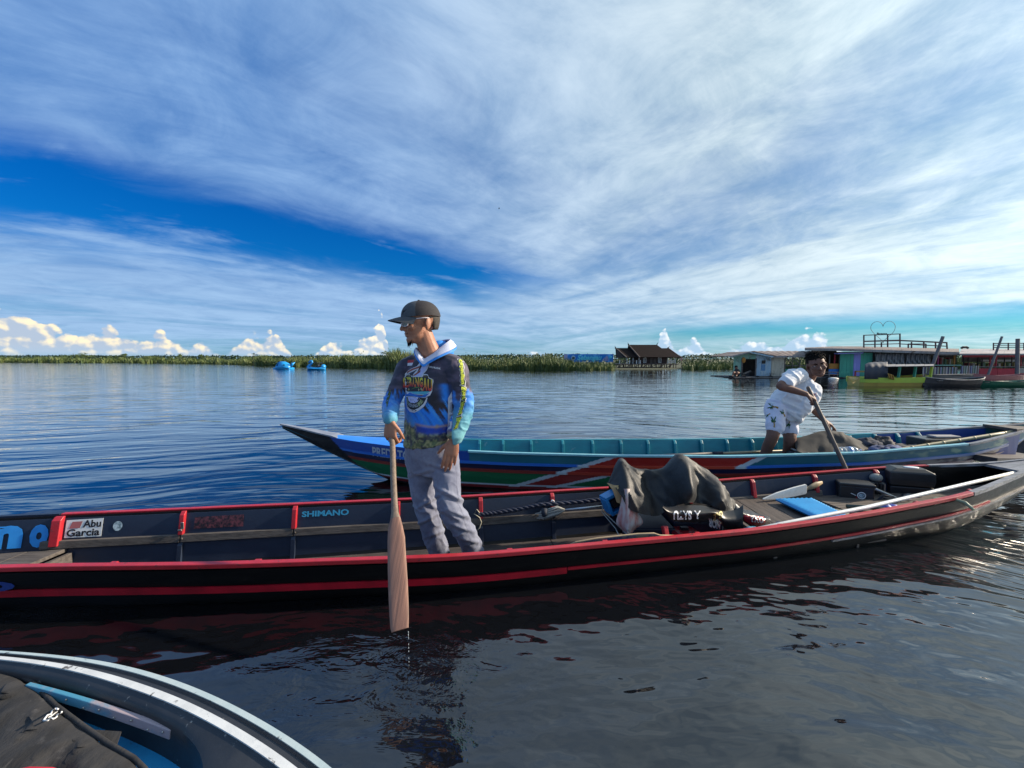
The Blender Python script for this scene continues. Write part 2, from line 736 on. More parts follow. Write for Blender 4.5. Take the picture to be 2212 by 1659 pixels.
def mesh_np(me):
    v = np.empty(len(me.vertices) * 3)
    me.vertices.foreach_get('co', v)
    n = np.empty(len(me.vertices) * 3)
    me.vertices.foreach_get('normal', n)
    return v.reshape(-1, 3), n.reshape(-1, 3)


def put_mesh(me, name, m, parent, co=None, cols=None, smooth=True):
    if co is None:
        co, _ = mesh_np(me)
    off = root_off(parent)
    if cols is not None:
        set_col(me, cols)
    c = co - np.array(off)
    me.vertices.foreach_set('co', c.ravel())
    me.name = name
    me.update()
    if smooth: me.shade_smooth()
    me.materials.clear()
    me.materials.append(m)
    o = bpy.data.objects.new(name, me)
    COL.objects.link(o)
    o.parent = parent
    return o


def smooth_curve(xs, ys, k=0.15):
    """callable: piecewise curve through points, rounded at its joints"""
    X = np.linspace(xs[0], xs[-1], 500)
    Y = np.interp(X, xs, ys)
    w = max(3, int(500 * k / 2) * 2 + 1)
    ker = np.hanning(w + 2)[1:-1]
    ker /= ker.sum()
    pad = w // 2
    yl = 2 * Y[0] - Y[1:pad + 1][::-1]
    yr = 2 * Y[-1] - Y[-pad - 1:-1][::-1]
    Ys = np.convolve(np.concatenate([yl, Y, yr]), ker, 'valid')
    return lambda x: float(np.interp(x, X, Ys))


# ================================================================== LONGBOATS
class Hull:
    """plank longboat: s runs along it, w across it (near side low, far side high)"""
    def __init__(self, ang, near, far, zg, zk, fl, smooth=0.12):
        self.ca, self.sa = math.cos(ang), math.sin(ang)
        self.wn = smooth_curve([a for a, _ in near], [b for _, b in near], smooth)
        self.wf = smooth_curve([a for a, _ in far], [b for _, b in far], smooth)
        self.zg = smooth_curve([a for a, _ in zg], [b for _, b in zg], smooth)
        self.zk = smooth_curve([a for a, _ in zk], [b for _, b in zk], smooth)
        self.fl = smooth_curve([a for a, _ in fl], [b for _, b in fl], smooth)
        self.OUT = [(0.0, 0.0), (0.25, 0.012), (0.45, 0.035), (0.65, 0.075), (0.85, 0.15), (1.0, 0.30)]

    def P(self, s, w, z):
        return Vector((s * self.ca - w * self.sa, s * self.sa + w * self.ca, z))

    def sw(self, p):
        return p.x * self.ca + p.y * self.sa, -p.x * self.sa + p.y * self.ca

    def b(self, s):
        return max(0.004, (self.wf(s) - self.wn(s)) / 2)

    def inset(self, s, z):
        """how far the outer skin lies in from the gunwale at height z"""
        zg, zk = self.zg(s), self.zk(s)
        f = min(1, max(0, (zg - z) / max(1e-4, zg - zk)))
        d = np.interp(f, [a for a, _ in self.OUT], [c for _, c in self.OUT])
        return min(float(d), 0.30) * min(1.0, self.b(s) / 0.33)

    def outer(self, s, z, side=-1, off=0.0):
        d = self.inset(s, z) - off
        w = self.wn(s) + d if side < 0 else self.wf(s) - d
        return self.P(s, w, z)

    def in_inset(self, s, z):
        zg = self.zg(s)
        k = min(1.0, self.b(s) / 0.33)
        return (0.032 + (zg - z) * 0.24) * k

    def inner(self, s, z, side=1, off=0.0):
        d = self.in_inset(s, z) + off
        w = self.wn(s) + d if side < 0 else self.wf(s) - d
        return self.P(s, w, z)

    def hit(self, px, py, side=1, off=0.0, zhint=0.1):
        """where the view ray meets the inner wall: returns (s, z)"""
        d = ray(px, py)
        z = zhint
        for _ in range(12):
            s0 = None
            w = (self.wf if side > 0 else self.wn)
            # solve for t with w(s)-inset
            t = 3.0
            for _ in range(25):
                p = Vector((d.x * t, d.y * t, CAM_H + d.z * t))
                s, ww = self.sw(p)
                tgt = w(s) - (self.in_inset(s, p.z) + off) * (1 if side > 0 else -1)
                dw = -d.x * self.sa + d.y * self.ca
                t += (tgt - ww) / dw
            break
        p = Vector((d.x * t, d.y * t, CAM_H + d.z * t))
        s, ww = self.sw(p)
        return s, p.z

    def skin(self, s0, s1, n, inner_to=None, m_out=None):
        mb = MB()
        rings = []
        for i in range(n + 1):
            s = s0 + (s1 - s0) * i / n
            zg, zk = self.zg(s), self.zk(s)
            r = []
            for f in (1, .92, .85, .75, .65, .55, .45, .35, .25, .12, 0):
                z = zg - (zg - zk) * f
                r.append(self.outer(s, z, -1))
            fl = min(max(self.fl(s), zk + 0.02), zg - 0.03)
            for f in (0, .33, .66, 1):
                r.append(self.inner(s, zg - (zg - fl) * f, -1))
            for f in (1, .66, .33, 0):
                r.append(self.inner(s, zg - (zg - fl) * f, 1))
            for f in (0, .12, .25, .35, .45, .55, .65, .75, .85, .92, 1):
                z = zg - (zg - zk) * f
                r.append(self.outer(s, z, 1))
            rings.append(r)
        mb.loft(rings)
        return mb

    def rail(self, s0, s1, n, side, wid, hgt, up=0.0, z_at=None, inw=0.0):
        rings = []
        for i in range(n + 1):
            s = s0 + (s1 - s0) * i / n
            k = min(1.0, self.b(s) / 0.12)
            z = (self.zg(s) if z_at is None else z_at(s)) + up
            w = (self.wn(s) - 0.012 + inw) if side < 0 else (self.wf(s) + 0.012 - inw)
            q = 1 if side < 0 else -1
            rings.append([self.P(s, w, z - hgt), self.P(s, w + q * wid * k, z - hgt), self.P(s, w + q * wid * k, z), self.P(s, w, z)])
        return MB().loft(rings)

    def strake(self, s0, s1, n, ztop, zbot, th, side=-1):
        rings = []
        for i in range(n + 1):
            s = s0 + (s1 - s0) * i / n
            zt, zb = ztop(s), zbot(s)
            rings.append([self.outer(s, zb, side, -0.006), self.outer(s, zb, side, th), self.outer(s, zt, side, th), self.outer(s, zt, side, -0.006)])
        return MB().loft(rings)

    def water_poly(self, s0, s1, n, ins):
        a, b = [], []
        for i in range(n + 1):
            s = s0 + (s1 - s0) * i / n
            if self.zk(s) > -0.012: continue
            p = self.outer(s, 0.0, -1, -ins)
            q = self.outer(s, 0.0, 1, -ins)
            if (self.sw(q)[1] - self.sw(p)[1]) < 0.03: continue
            a.append((p.x, p.y)); b.append((q.x, q.y))
        return a + b[::-1]


black_paint = mat('black_boat_paint', (0.0035, 0.0035, 0.004), 0.34, col2=(0.009, 0.0085, 0.008), nscale=3, bump=0.0012, bscale=18, rvar=0.25, spec=0.18, stretch=(1, 5, 5), dirt=((0.020, 0.018, 0.016), 11, 0.60, 0.78))
inner_black = mat('dark_blue_black_paint', (0.013, 0.022, 0.046), 0.45, col2=(0.020, 0.032, 0.060), nscale=4, bump=0.001, bscale=25, rvar=0.2, dirt=((0.045, 0.050, 0.062), 13, 0.62, 0.82))
red_paint = mat('red_paint', (0.42, 0.018, 0.028), 0.42, col2=(0.25, 0.012, 0.016), nscale=9, bump=0.001, bscale=40, dirt=((0.07, 0.03, 0.03), 30, 0.58, 0.72), rvar=0.2)
dark_red = mat('dark_red_paint', (0.42, 0.006, 0.022), 0.38, col2=(0.16, 0.003, 0.010), nscale=5, namt=0.7, bump=0.001, bscale=30)
grey_wood = mat('weathered_grey_timber', (0.105, 0.092, 0.083), 0.75, col2=(0.045, 0.038, 0.034), nscale=5, stretch=(1, 9, 9), bump=0.002, bscale=14, namt=0.9)
floor_wood = mat('grey_brown_floor_timber', (0.075, 0.062, 0.056), 0.7, col2=(0.030, 0.025, 0.024), nscale=4, stretch=(1, 10, 10), bump=0.0015, bscale=16, namt=0.9, dirt=((0.03, 0.02, 0.025), 8, 0.5, 0.75))
letter_blue = mat('blue_lettering', (0.035, 0.30, 0.78), 0.4, col2=(0.02, 0.2, 0.6), nscale=20)
letter_teal = mat('pale_blue_lettering', (0.045, 0.34, 0.55), 0.4, col2=(0.03, 0.22, 0.4), nscale=40)
white_print = mat('white_print', (0.78, 0.78, 0.78), 0.45, col2=(0.6, 0.6, 0.6), nscale=20)
black_print = mat('black_print', (0.012, 0.012, 0.016), 0.45)
steel = mat('worn_steel', (0.42, 0.41, 0.39), 0.35, metal=0.8, col2=(0.2, 0.18, 0.16), nscale=40)

A1 = R(8.5)
h1 = Hull(A1,
          near=[(-6.2, 2.58), (-5.2, 2.42), (-4.0, 2.30), (-2.9, 2.26), (-2.12, 2.234), (-1.2, 2.13), (0.054, 2.05), (1.78, 2.11), (2.60, 2.165), (3.6, 2.245), (4.3, 2.42), (4.7, 2.52), (5.0, 2.585)],
          far=[(-6.2, 2.60), (-5.2, 2.74), (-4.0, 2.86), (-2.9, 2.94), (-2.46, 2.967), (-1.2, 2.975), (0.08, 2.98), (1.6, 3.03), (2.61, 3.03), (3.64, 2.93), (4.1, 2.80), (4.53, 2.67), (5.0, 2.595)],
          zg=[(-6.2, 0.55), (-5.0, 0.36), (-3.5, 0.26), (-2.3, 0.23), (0, 0.21), (1.8, 0.21), (2.6, 0.235), (3.5, 0.29), (4.05, 0.335), (4.5, 0.37), (5.0, 0.43)],
          zk=[(-6.2, 0.45), (-5.4, 0.1), (-4.4, -0.16), (-3, -0.20), (2.6, -0.20), (3.5, -0.15), (4.1, -0.02), (4.6, 0.16), (5.0, 0.38)],
          fl=[(-6.2, 0.5), (-4.5, -0.08), (-3, -0.125), (2.8, -0.125), (3.6, -0.03), (4.3, 0.12), (5.0, 0.40)], smooth=0.08)

boat1 = empty('longboat', h1.P(0, 2.5, -0.12), 'long black wooden boat with red gunwales and lettered inner panels, nearest the camera', 'boat', 'wooden longboats on the water')
build(h1.skin(-6.15, 4.98, 220), 'hull', black_paint, boat1, smooth=35)
build(h1.rail(-2.52, 4.02, 150, 1, 0.034, 0.014, 0.012), 'gunwale_rail', red_paint, boat1, bevel=0.004)
build(h1.rail(-6.1, 3.62, 200, -1, 0.036, 0.024, 0.014), 'gunwale_rail', red_paint, boat1, bevel=0.005)
pale_worn = mat('worn_pale_stern_paint', (0.23, 0.23, 0.25), 0.45, col2=(0.09, 0.085, 0.085), nscale=8, stretch=(1, 6, 6), namt=0.9, bump=0.001)
build(h1.rail(3.63, 4.97, 50, -1, 0.036, 0.026, 0.012), 'gunwale_rail', pale_worn, boat1)['label'] = 'bare grey gunwale at the stern'
build(h1.rail(4.03, 4.97, 40, 1, 0.034, 0.022, 0.012), 'gunwale_rail', pale_worn, boat1)
build(h1.rail(-6.1, -2.53, 60, 1, 0.030, 0.018, 0.012), 'gunwale_rail', inner_black, boat1)
# inner far wall lining, painted dark blue black
mb = MB()
rings = []
for i in range(141):
    s = -6.0 + 9.9 * i / 140
    zt, zb = h1.zg(s) - 0.012, max(h1.fl(s), -0.125) + 0.004
    rings.append([h1.inner(s, zb, 1, -0.004), h1.inner(s, zb, 1, 0.006), h1.inner(s, zt, 1, 0.006), h1.inner(s, zt, 1, -0.004)])
mb.loft(rings)
build(mb, 'side_panel', inner_black, boat1)
# outside: lapped strake and the dark red boot stripe
build(h1.strake(-5.4, 4.7, 200, lambda s: h1.zg(s) - 0.018, lambda s: h1.zg(s) - 0.082, 0.010), 'strake', black_paint, boat1)
build(h1.strake(-5.2, 0.62, 120, lambda s: h1.zg(s) - 0.112, lambda s: h1.zg(s) - 0.152, 0.009), 'stripe', dark_red, boat1)
build(h1.strake(0.625, 3.9, 80, lambda s: h1.zg(s) - 0.112, lambda s: h1.zg(s) - 0.130, 0.009), 'stripe', dark_red, boat1)
build(h1.strake(2.4, 4.6, 60, lambda s: h1.zg(s) - 0.135, lambda s: h1.zg(s) - 0.150, 0.012), 'rub_strip', pale_worn, boat1)
# riser rail along the inside with bolts
def riser(s0, s1, side, zt=-0.140, hgt=0.046):
    rings = []
    n = max(4, int((s1 - s0) * 12))
    for i in range(n + 1):
        s = s0 + (s1 - s0) * i / n
        z = h1.zg(s) + zt
        rings.append([h1.inner(s, z - hgt, side, 0.004), h1.inner(s, z - hgt, side, 0.026), h1.inner(s, z, side, 0.026), h1.inner(s, z, side, 0.004)])
    return MB().loft(rings)
rib_px = [(128, 1150), (397, 1130), (638, 1118), (860, 1105), (1038, 1090), (1192, 1080), (1345, 1072), (1487, 1065), (1625, 1059), (1759, 1048), (1891, 1031)]
rib_s = [h1.hit(px, py)[0] for px, py in rib_px]
for a, b in zip([rib_s[0] - 0.08] + rib_s[1:6:1], rib_s[1:7]):
    o = build(riser(a + 0.003, b - 0.003, 1), 'riser_rail', grey_wood, boat1, bevel=0.003)
build(riser(rib_s[6] + 0.003, rib_s[9] + 0.04, 1, -0.125), 'riser_rail', grey_wood, boat1, bevel=0.003)
bolt = MB()
bolt_o = None
for i, s in enumerate(rib_s[1:6]):
    z = h1.zg(s) - 0.163
    p = h1.inner(s + 0.012, z, 1, 0.028)
    mbb = MB().ell(p, (0.008, 0.006, 0.008), nu=10, nv=6)
    build(mbb, 'bolt', grey_wood, boat1, smooth=True)
# ribs: red above the riser, black below
for i, s in enumerate(rib_s):
    w_ = 0.05 if i == 0 else 0.03
    zt = h1.zg(s) + 0.004
    zr = h1.zg(s) - (0.17 if i == 0 else 0.140)
    th = 0.034 if i == 0 else 0.028
    def ribpiece(z0, z1, th, w_=w_, s=s):
        rings = []
        for z, k in ((z0, 1), ((z0 + z1) / 2, 1), (z1 - 0.02, 1), (z1, 0.45)):
            rings.append([h1.inner(s - w_ / 2, z, 1, 0.002), h1.inner(s - w_ / 2, z, 1, 0.002 + th * k), h1.inner(s + w_ / 2, z, 1, 0.002 + th * k), h1.inner(s + w_ / 2, z, 1, 0.002)])
        return MB().loft(rings)
    build(ribpiece(zr, zt, th), 'rib', red_paint, boat1, bevel=0.004)
    if 0 < i < 8:
        build(ribpiece(-0.118, h1.zg(s) - 0.188, 0.02), 'rib_foot', inner_black, boat1, bevel=0.003)
    # the near-side rib shows only its end
    sn = s + 0.10
    mbn = MB()
    p = h1.inner(sn, h1.zg(sn) + 0.004, -1, 0.0)
    rings = []
    for z, k in ((-0.118, 1), (h1.zg(sn) - 0.02, 1), (h1.zg(sn) + 0.006, 0.7)):
        rings.append([h1.inner(sn - 0.016, z, -1, 0.0), h1.inner(sn + 0.016, z, -1, 0.0), h1.inner(sn + 0.016, z, -1, 0.03 * k), h1.inner(sn - 0.016, z, -1, 0.03 * k)])
    mbn.loft(rings)
    build(mbn, 'rib', red_paint, boat1, bevel=0.003)
# floor planks, laid lengthwise in three runs
for (sa0, sb0) in ((-2.95, -1.2), (-1.194, 0.72), (0.726, 2.0)):
    for k in range(6):
        mbp = MB()
        rings = []
        for i in range(9):
            s = sa0 + (sb0 - sa0) * i / 8
            z = -0.118 + 0.002 * ((k * 7) % 3)
            w0 = h1.wn(s) + 0.115; w1 = h1.wf(s) - 0.115
            a = w0 + (w1 - w0) * k / 6 + 0.003; b = w0 + (w1 - w0) * (k + 1) / 6 - 0.003
            rings.append([h1.P(s, a, z - 0.018), h1.P(s, b, z - 0.018), h1.P(s, b, z), h1.P(s, a, z)])
        mbp.loft(rings)
        build(mbp, 'floor_plank', floor_wood, boat1)
# foredeck planks at the left
for k in range(5):
    mbp = MB()
    s1_ = -2.54 - 0.20 * k
    for_s = (s1_ - 0.195, s1_)
    rings = []
    for w_t in (0.03, 0.35, 0.65, 0.97):
        r = []
        for s, z in ((for_s[0], 0), (for_s[1], 0), (for_s[1], -0.022), (for_s[0], -0.022)):
            w0 = h1.wn(s) + 0.07; w1 = h1.wf(s) - 0.07
            r.append(h1.P(s + 0.10 * w_t, w0 + (w1 - w0) * w_t, 0.045 + z))
        rings.append(r)
    mbp.loft(rings)
    build(mbp, 'foredeck_plank', grey_wood, boat1, bevel=0.002)
mbp = MB()
for w_t in (0.0,):
    s = -2.52
    rings = []
    for w_t in (0.04, 0.5, 0.96):
        w0 = h1.wn(s) + 0.08; w1 = h1.wf(s) - 0.08
        w = w0 + (w1 - w0) * w_t
        ss_ = s + 0.10 * w_t
        rings.append([h1.P(ss_, w, 0.02), h1.P(ss_ + 0.02, w, 0.02), h1.P(ss_ + 0.02, w, -0.11), h1.P(ss_, w, -0.11)])
    mbp.loft(rings)
build(mbp, 'bulkhead', grey_wood, boat1)

# lettering and stickers on the inside of the far side
def far_map(px0, py0, px1, py1, off):
    """maps u,v to the far inner wall between two picture corners (left-bottom, right-top)"""
    s0, z0 = h1.hit(px0, py0, 1, 0.008)
    s1, z1 = h1.hit(px1, py1, 1, 0.008)
    zb1 = z0 + (h1.zg(s1) - h1.zg(s0)); zt0 = z1
    def fn(u, v):
        s = s0 + (s1 - s0) * u
        return h1.inner(s, z0 + (z1 - z0) * v + (h1.zg(s) - h1.zg(s0)) * (1 - v), 1, off)
    return fn
build(letters('n', far_map(-28, 1188, 54, 1133, 0.010), bold=0.06), 'lettering', letter_blue, boat1)
build(letters('o', far_map(60, 1184, 109, 1131, 0.010), bold=0.06), 'lettering', letter_blue, boat1)
build(letters('SHIMANO', far_map(652, 1117, 754, 1099, 0.010), bold=0.035), 'lettering', letter_teal, boat1)
sticker_white = mat('white_vinyl_sticker', (0.72, 0.74, 0.74), 0.35, col2=(0.55, 0.57, 0.58), nscale=30)
fm = far_map(139, 1162, 224, 1119, 0.009)
st = MB().sheet([[fm(u, v) for v in (0, 0.5, 1)] for u in np.linspace(0, 1, 6)], 0.001)
st_o = build(st, 'sticker', sticker_white, boat1)
fm2 = far_map(139, 1162, 224, 1119, 0.0115)
def sub(fn, u0, v0, u1, v1): return lambda u, v: fn(u0 + (u1 - u0) * u, v0 + (v1 - v0) * v)
st_o['label'] = 'white sticker reading Abu Garcia'
build(letters('Abu', sub(fm2, 0.46, 0.53, 0.96, 0.95), bold=0.03), 'print', black_print, st_o)
build(letters('Garcia', sub(fm2, 0.05, 0.06, 0.95, 0.48), bold=0.03), 'print', black_print, st_o)
pink_print = mat('faded_red_print', (0.42, 0.13, 0.13), 0.5)
q = sub(fm2, 0.1, 0.52, 0.44, 0.9)
build(MB().add([q(0, 0), q(0.85, 0), q(1, 1), q(0.2, 1)], [(0, 1, 2, 3)]), 'print', pink_print, st_o)
fm = far_map(243, 1147, 266, 1125, 0.009)
mb = MB()
pts = [fm(0.5 + 0.5 * math.cos(a), 0.5 + 0.5 * math.sin(a)) for a in np.linspace(0, 2 * math.pi, 24, endpoint=False)]
mb.add(pts, [tuple(range(24))])
globe = mat('pale_round_decal', (0.55, 0.66, 0.70), 0.35, col2=(0.06, 0.12, 0.14), nscale=38, namt=1.0)
build(mb, 'sticker', globe, boat1)['label'] = 'small round pale decal'
fm = far_map(419, 1142, 527, 1111, 0.009)
map_red = mat('dark_red_printed_decal', (0.010, 0.008, 0.012), 0.4, col2=(0.17, 0.045, 0.055), nscale=55, namt=1.0)
build(MB().sheet([[fm(u, v) for v in (0, 0.5, 1)] for u in np.linspace(0, 1, 6)], 0.001), 'sticker', map_red, boat1)['label'] = 'dark red printed decal'
# letter tail at the near outer bow
def near_out(px0, py0, px1, py1):
    def solve(px, py):
        d = ray(px, py); t = 2.0
        for _ in range(30):
            p = Vector((d.x * t, d.y * t, CAM_H + d.z * t)); s, w = h1.sw(p)
            t += (h1.wn(s) + h1.inset(s, p.z) - 0.011 - w) / (-d.x * h1.sa + d.y * h1.ca)
        return s, p.z
    a, b = solve(px0, py0), solve(px1, py1)
    return lambda u, v: h1.outer(a[0] + (b[0] - a[0]) * u, a[1] + (b[1] - a[1]) * v, -1, 0.0125)
build(letters('D', near_out(-60, 1281, 30, 1254), bold=0.05), 'lettering', mat('dark_blue_lettering', (0.012, 0.045, 0.25), 0.4), boat1)
# steel catch on the second rib
s, z = h1.hit(395, 1135, 1, 0.03)
mb = MB().box(h1.inner(s, z, 1, 0.036), (0.020, 0.006, 0.045)).box(h1.inner(s - 0.010, z - 0.026, 1, 0.040), (0.026, 0.008, 0.010))
build(mb, 'catch', steel, boat1, bevel=0.002)
s, z = h1.hit(1193, 1082, 1, 0.03)
mb = MB().tube([h1.inner(s + 0.012 * math.cos(a), z + 0.018 * math.sin(a) - 0.01, 1, 0.04) for a in np.linspace(-0.3, math.pi + 0.6, 10)], 0.005, 8)
build(mb, 'hook', white_print, boat1, smooth=True)
# benches and stern deck
def cross_plank(h, parent, s0, s1, z, m, th=0.022, skew=0.12, ins=0.045, name='bench_plank', nzs=None):
    rings = []
    for t in (0, 0.5, 1):
        r = []
        for s, dz_ in ((s0, -th), (s1, -th), (s1, 0), (s0, 0)):
            w0 = h.wn(s) + ins; w1 = h.wf(s) - ins
            r.append(h.P(s + skew * t, w0 + (w1 - w0) * t, z + dz_))
        rings.append(r)
    return build(MB().loft(rings), name, m, parent, bevel=0.003)
bench_brown = mat('dark_brown_bench_timber', (0.085, 0.066, 0.056), 0.65, col2=(0.035, 0.027, 0.024), nscale=5, stretch=(9, 1, 9), bump=0.0015, bscale=16, namt=0.9)
cross_plank(h1, boat1, 2.02, 2.20, 0.085, bench_brown)
cross_plank(h1, boat1, 2.205, 2.42, 0.085, bench_brown)
cross_plank(h1, boat1, 1.985, 2.015, 0.080, bench_brown, th=0.16, name='bench_front')
cross_plank(h1, boat1, 2.425, 2.64, 0.083, bench_brown)
cross_plank(h1, boat1, 2.645, 2.665, 0.080, bench_brown, th=0.14, name='bench_front')
cross_plank(h1, boat1, 2.74, 2.90, 0.05, floor_wood, th=0.03)
deck_brown = mat('brown_stern_planks', (0.13, 0.105, 0.085), 0.7, col2=(0.05, 0.04, 0.034), nscale=4, stretch=(1, 12, 12), bump=0.002, bscale=14, namt=0.95)
for k in range(7):
    rings = []
    for i in range(9):
        s = 2.98 + 1.62 * i / 8
        z = 0.09 + 0.13 * ((s - 2.98) / 1.62) ** 1.6
        ins_ = 0.07 * min(1, h1.b(s) / 0.3)
        w0 = h1.wn(s) + ins_; w1 = h1.wf(s) - ins_
        a = w0 + (w1 - w0) * k / 7 + 0.002; b = max(a + 0.003, w0 + (w1 - w0) * (k + 1) / 7 - 0.002)
        rings.append([h1.P(s, a, z - 0.018), h1.P(s, b, z - 0.018), h1.P(s, b, z), h1.P(s, a, z)])
    build(MB().loft(rings), 'stern_plank', deck_brown, boat1)
mb = MB()
rings = []
for i in range(6):
    s = 4.42 + 0.5 * i / 5
    rings.append([h1.P(s, h1.wn(s) + 0.012, h1.zg(s) + 0.004), h1.P(s, h1.wf(s) - 0.012, h1.zg(s) + 0.004), h1.P(s, h1.wf(s) - 0.012, h1.zg(s) - 0.015), h1.P(s, h1.wn(s) + 0.012, h1.zg(s) - 0.015)])
build(MB().loft(rings), 'stern_cap', pale_worn, boat1)

# ------------------------------------------------------------------ second longboat
h2 = Hull(0.0,
          near=[(-2.44, 4.195), (-2.2, 4.16), (-1.87, 4.09), (-1.02, 3.83), (-0.44, 3.76), (0.98, 3.62), (2.04, 3.60), (3.26, 3.66), (4.41, 3.78), (5.0, 3.92), (5.4, 4.06)],
          far=[(-2.44, 4.205), (-2.2, 4.215), (-1.9, 4.225), (-1.0, 4.285), (-0.45, 4.32), (1.17, 4.37), (2.45, 4.39), (3.6, 4.42), (4.47, 4.40), (5.1, 4.24), (5.4, 4.08)],
          zg=[(-2.44, 0.545), (-1.88, 0.440), (-1.6, 0.415), (-1.02, 0.385), (0, 0.362), (2, 0.36), (3.26, 0.38), (4.41, 0.44), (5.0, 0.52), (5.4, 0.58)],
          zk=[(-2.44, 0.52), (-2.0, 0.30), (-1.6, 0.13), (-1.25, -0.01), (-0.8, -0.14), (0, -0.2), (3.2, -0.2), (4.0, -0.12), (4.6, 0.06), (5.1, 0.30), (5.4, 0.55)],
          fl=[(-2.44, 0.53), (-1.2, 0.1), (-0.6, 0.02), (0, 0.02), (3.8, 0.02), (4.6, 0.16), (5.4, 0.56)], smooth=0.05)
# outside colours of the second boat, painted in bands that follow the sheer
C_ = dict(black=(0.004, 0.004, 0.006), blue=(0.012, 0.060, 0.30), line=(0.02, 0.13, 0.50), navy=(0.008, 0.010, 0.04), red=(0.24, 0.02, 0.018), brick=(0.20, 0.028, 0.022),
          green=(0.006, 0.115, 0.045), white=(0.42, 0.50, 0.55), teal=(0.012, 0.115, 0.16), boot=(0.17, 0.01, 0.012), worn=(0.36, 0.37, 0.36), wornred=(0.30, 0.17, 0.13), worngreen=(0.24, 0.33, 0.17))
def paint2(s, d):
    """colour at s along the boat and d below the gunwale"""
    # diagonal red flash, edged in white
    a0 = 0.955 - d * 2.8
    a1 = 2.32 - d * 2.2 if d < 0.118 else (1.5 if d < 0.19 else 0.90 - (d - 0.19) * 3.6)
    if s < -1.88 + d * 1.15: return C_['black']
    in_red = a0 < s < a1
    edge = (abs(s - a0) < 0.05 or (abs(s - a1) < 0.05 and not 0.118 <= d < 0.19)) and d < 0.34
    if edge: return C_['white'] if d > 0.012 else C_['teal']
    if d < 0.095:
        base = C_['blue'] if s < -0.40 else C_['teal']
        if in_red: base = (0.30, 0.018, 0.014)
    elif d < 0.118:
        base = C_['line']
        if in_red: base = (0.42, 0.055, 0.03)
    elif d < 0.165:
        base = C_['navy'] if not (in_red and s < 1.3) else C_['red']
    elif d < 0.195:
        base = C_['brick'] if not (in_red and s < 1.3) else (0.36, 0.04, 0.025)
    elif d < 0.315:
        base = C_['green']
        if in_red and s < 1.3: base = C_['red']
    elif d < 0.33:
        base = C_['white']
    elif d < 0.36:
        base = C_['boot']
    else:
        base = C_['black']
    return base
boat2 = empty('longboat', (1.3, 4.0, 0.0), 'long boat with blue green and red sides, teal inside and a black prow', 'boat', 'wooden longboats on the water')
# hull in a fine grid so that its painted bands stay crisp
mb = MB(); cols = []
NS = 520
fr = list(np.linspace(0.0, 0.42, 54)) + [0.46, 0.52, 0.6]
rings = []
nz_w = None
for i in range(NS + 1):
    s = -2.43 + 7.82 * i / NS
    zg, zk = h2.zg(s), h2.zk(s)
    r = []
    for dd in fr[::-1]:
        z = max(zg - dd, zk)
        r.append(h2.outer(s, z, -1)); cols.append(paint2(s, dd))
    for f in (1, .7, .5, .3, .08, 0):
        z = zg - (zg - zk) * f
        r.append(h2.outer(s, z, 1)); cols.append(C_['teal'])
    fl_ = min(max(h2.fl(s), zk + 0.02), zg - 0.02)
    for side, f in ((1, 0), (1, .5), (1, 1), (-1, 1), (-1, .5), (-1, 0)):
        r.append(h2.inner(s, zg - (zg - fl_) * f, side)); cols.append(C_['teal'])
    rings.append(r)
mb.loft(rings)
cols = np.array(cols)
vv = np.array([tuple(p) for p in mb.v])
wear = fbm(vv * np.array([9, 9, 26.0]), 5)
wr = sst(vv[:, 0], 3.0, 4.6)[:, None] * 0.85 + 0.04
wm = np.clip((wear - 0.52) * 7, 0, 1)[:, None] * wr
pal = np.where(cols[:, 1:2] > cols[:, 0:1] * 1.6, np.array([[0.26, 0.36, 0.24]]), np.array([[0.36, 0.33, 0.30]]))
cols = cols * (1 - wm) + pal * wm
cols *= (0.8 + 0.4 * fbm(vv * np.array([3, 3, 14.0]), 3))[:, None]
hull2_paint = mat('banded_boat_paint', (1, 1, 1), 0.33, attr='Col', bump=0.0012, bscale=20, rvar=0.2, spec=0.5)
build(mb, 'hull', hull2_paint, boat2, smooth=40, attr=cols)
teal_in = mat('teal_inside_paint', (0.012, 0.235, 0.285), 0.42, col2=(0.010, 0.15, 0.20), nscale=3, namt=0.8, stretch=(1, 1, 3), bump=0.001, bscale=22, dirt=((0.22, 0.36, 0.38), 16, 0.62, 0.78))
blue_in = mat('deep_blue_inside_paint', (0.01, 0.05, 0.24), 0.4, col2=(0.008, 0.03, 0.13), nscale=4)
brown_floor2 = mat('brown_boat_floor', (0.09, 0.055, 0.042), 0.65, col2=(0.035, 0.026, 0.024), nscale=4, stretch=(1, 8, 8), namt=0.9, bump=0.0015, bscale=14)
def lining(s0, s1, side, z0, z1, m, name, n=60, off=0.0):
    rings = []
    for i in range(n + 1):
        s = s0 + (s1 - s0) * i / n
        zt, zb = z1(s), z0(s)
        rings.append([h2.inner(s, zb, side, -0.022 + off), h2.inner(s, zb, side, 0.004 + off), h2.inner(s, zt, side, 0.004 + off), h2.inner(s, zt, side, -0.022 + off)])
    return build(MB().loft(rings), name, m, boat2)
lining(-0.62, 4.0, 1, lambda s: h2.zg(s) - 0.27, lambda s: h2.zg(s) - 0.004, teal_in, 'side_panel')
lining(4.003, 5.05, 1, lambda s: h2.zg(s) - 0.22, lambda s: h2.zg(s) - 0.004, blue_in, 'side_panel', 20)
lining(-0.62, 5.05, -1, lambda s: h2.zg(s) - 0.27, lambda s: h2.zg(s) - 0.004, blue_in, 'side_panel')
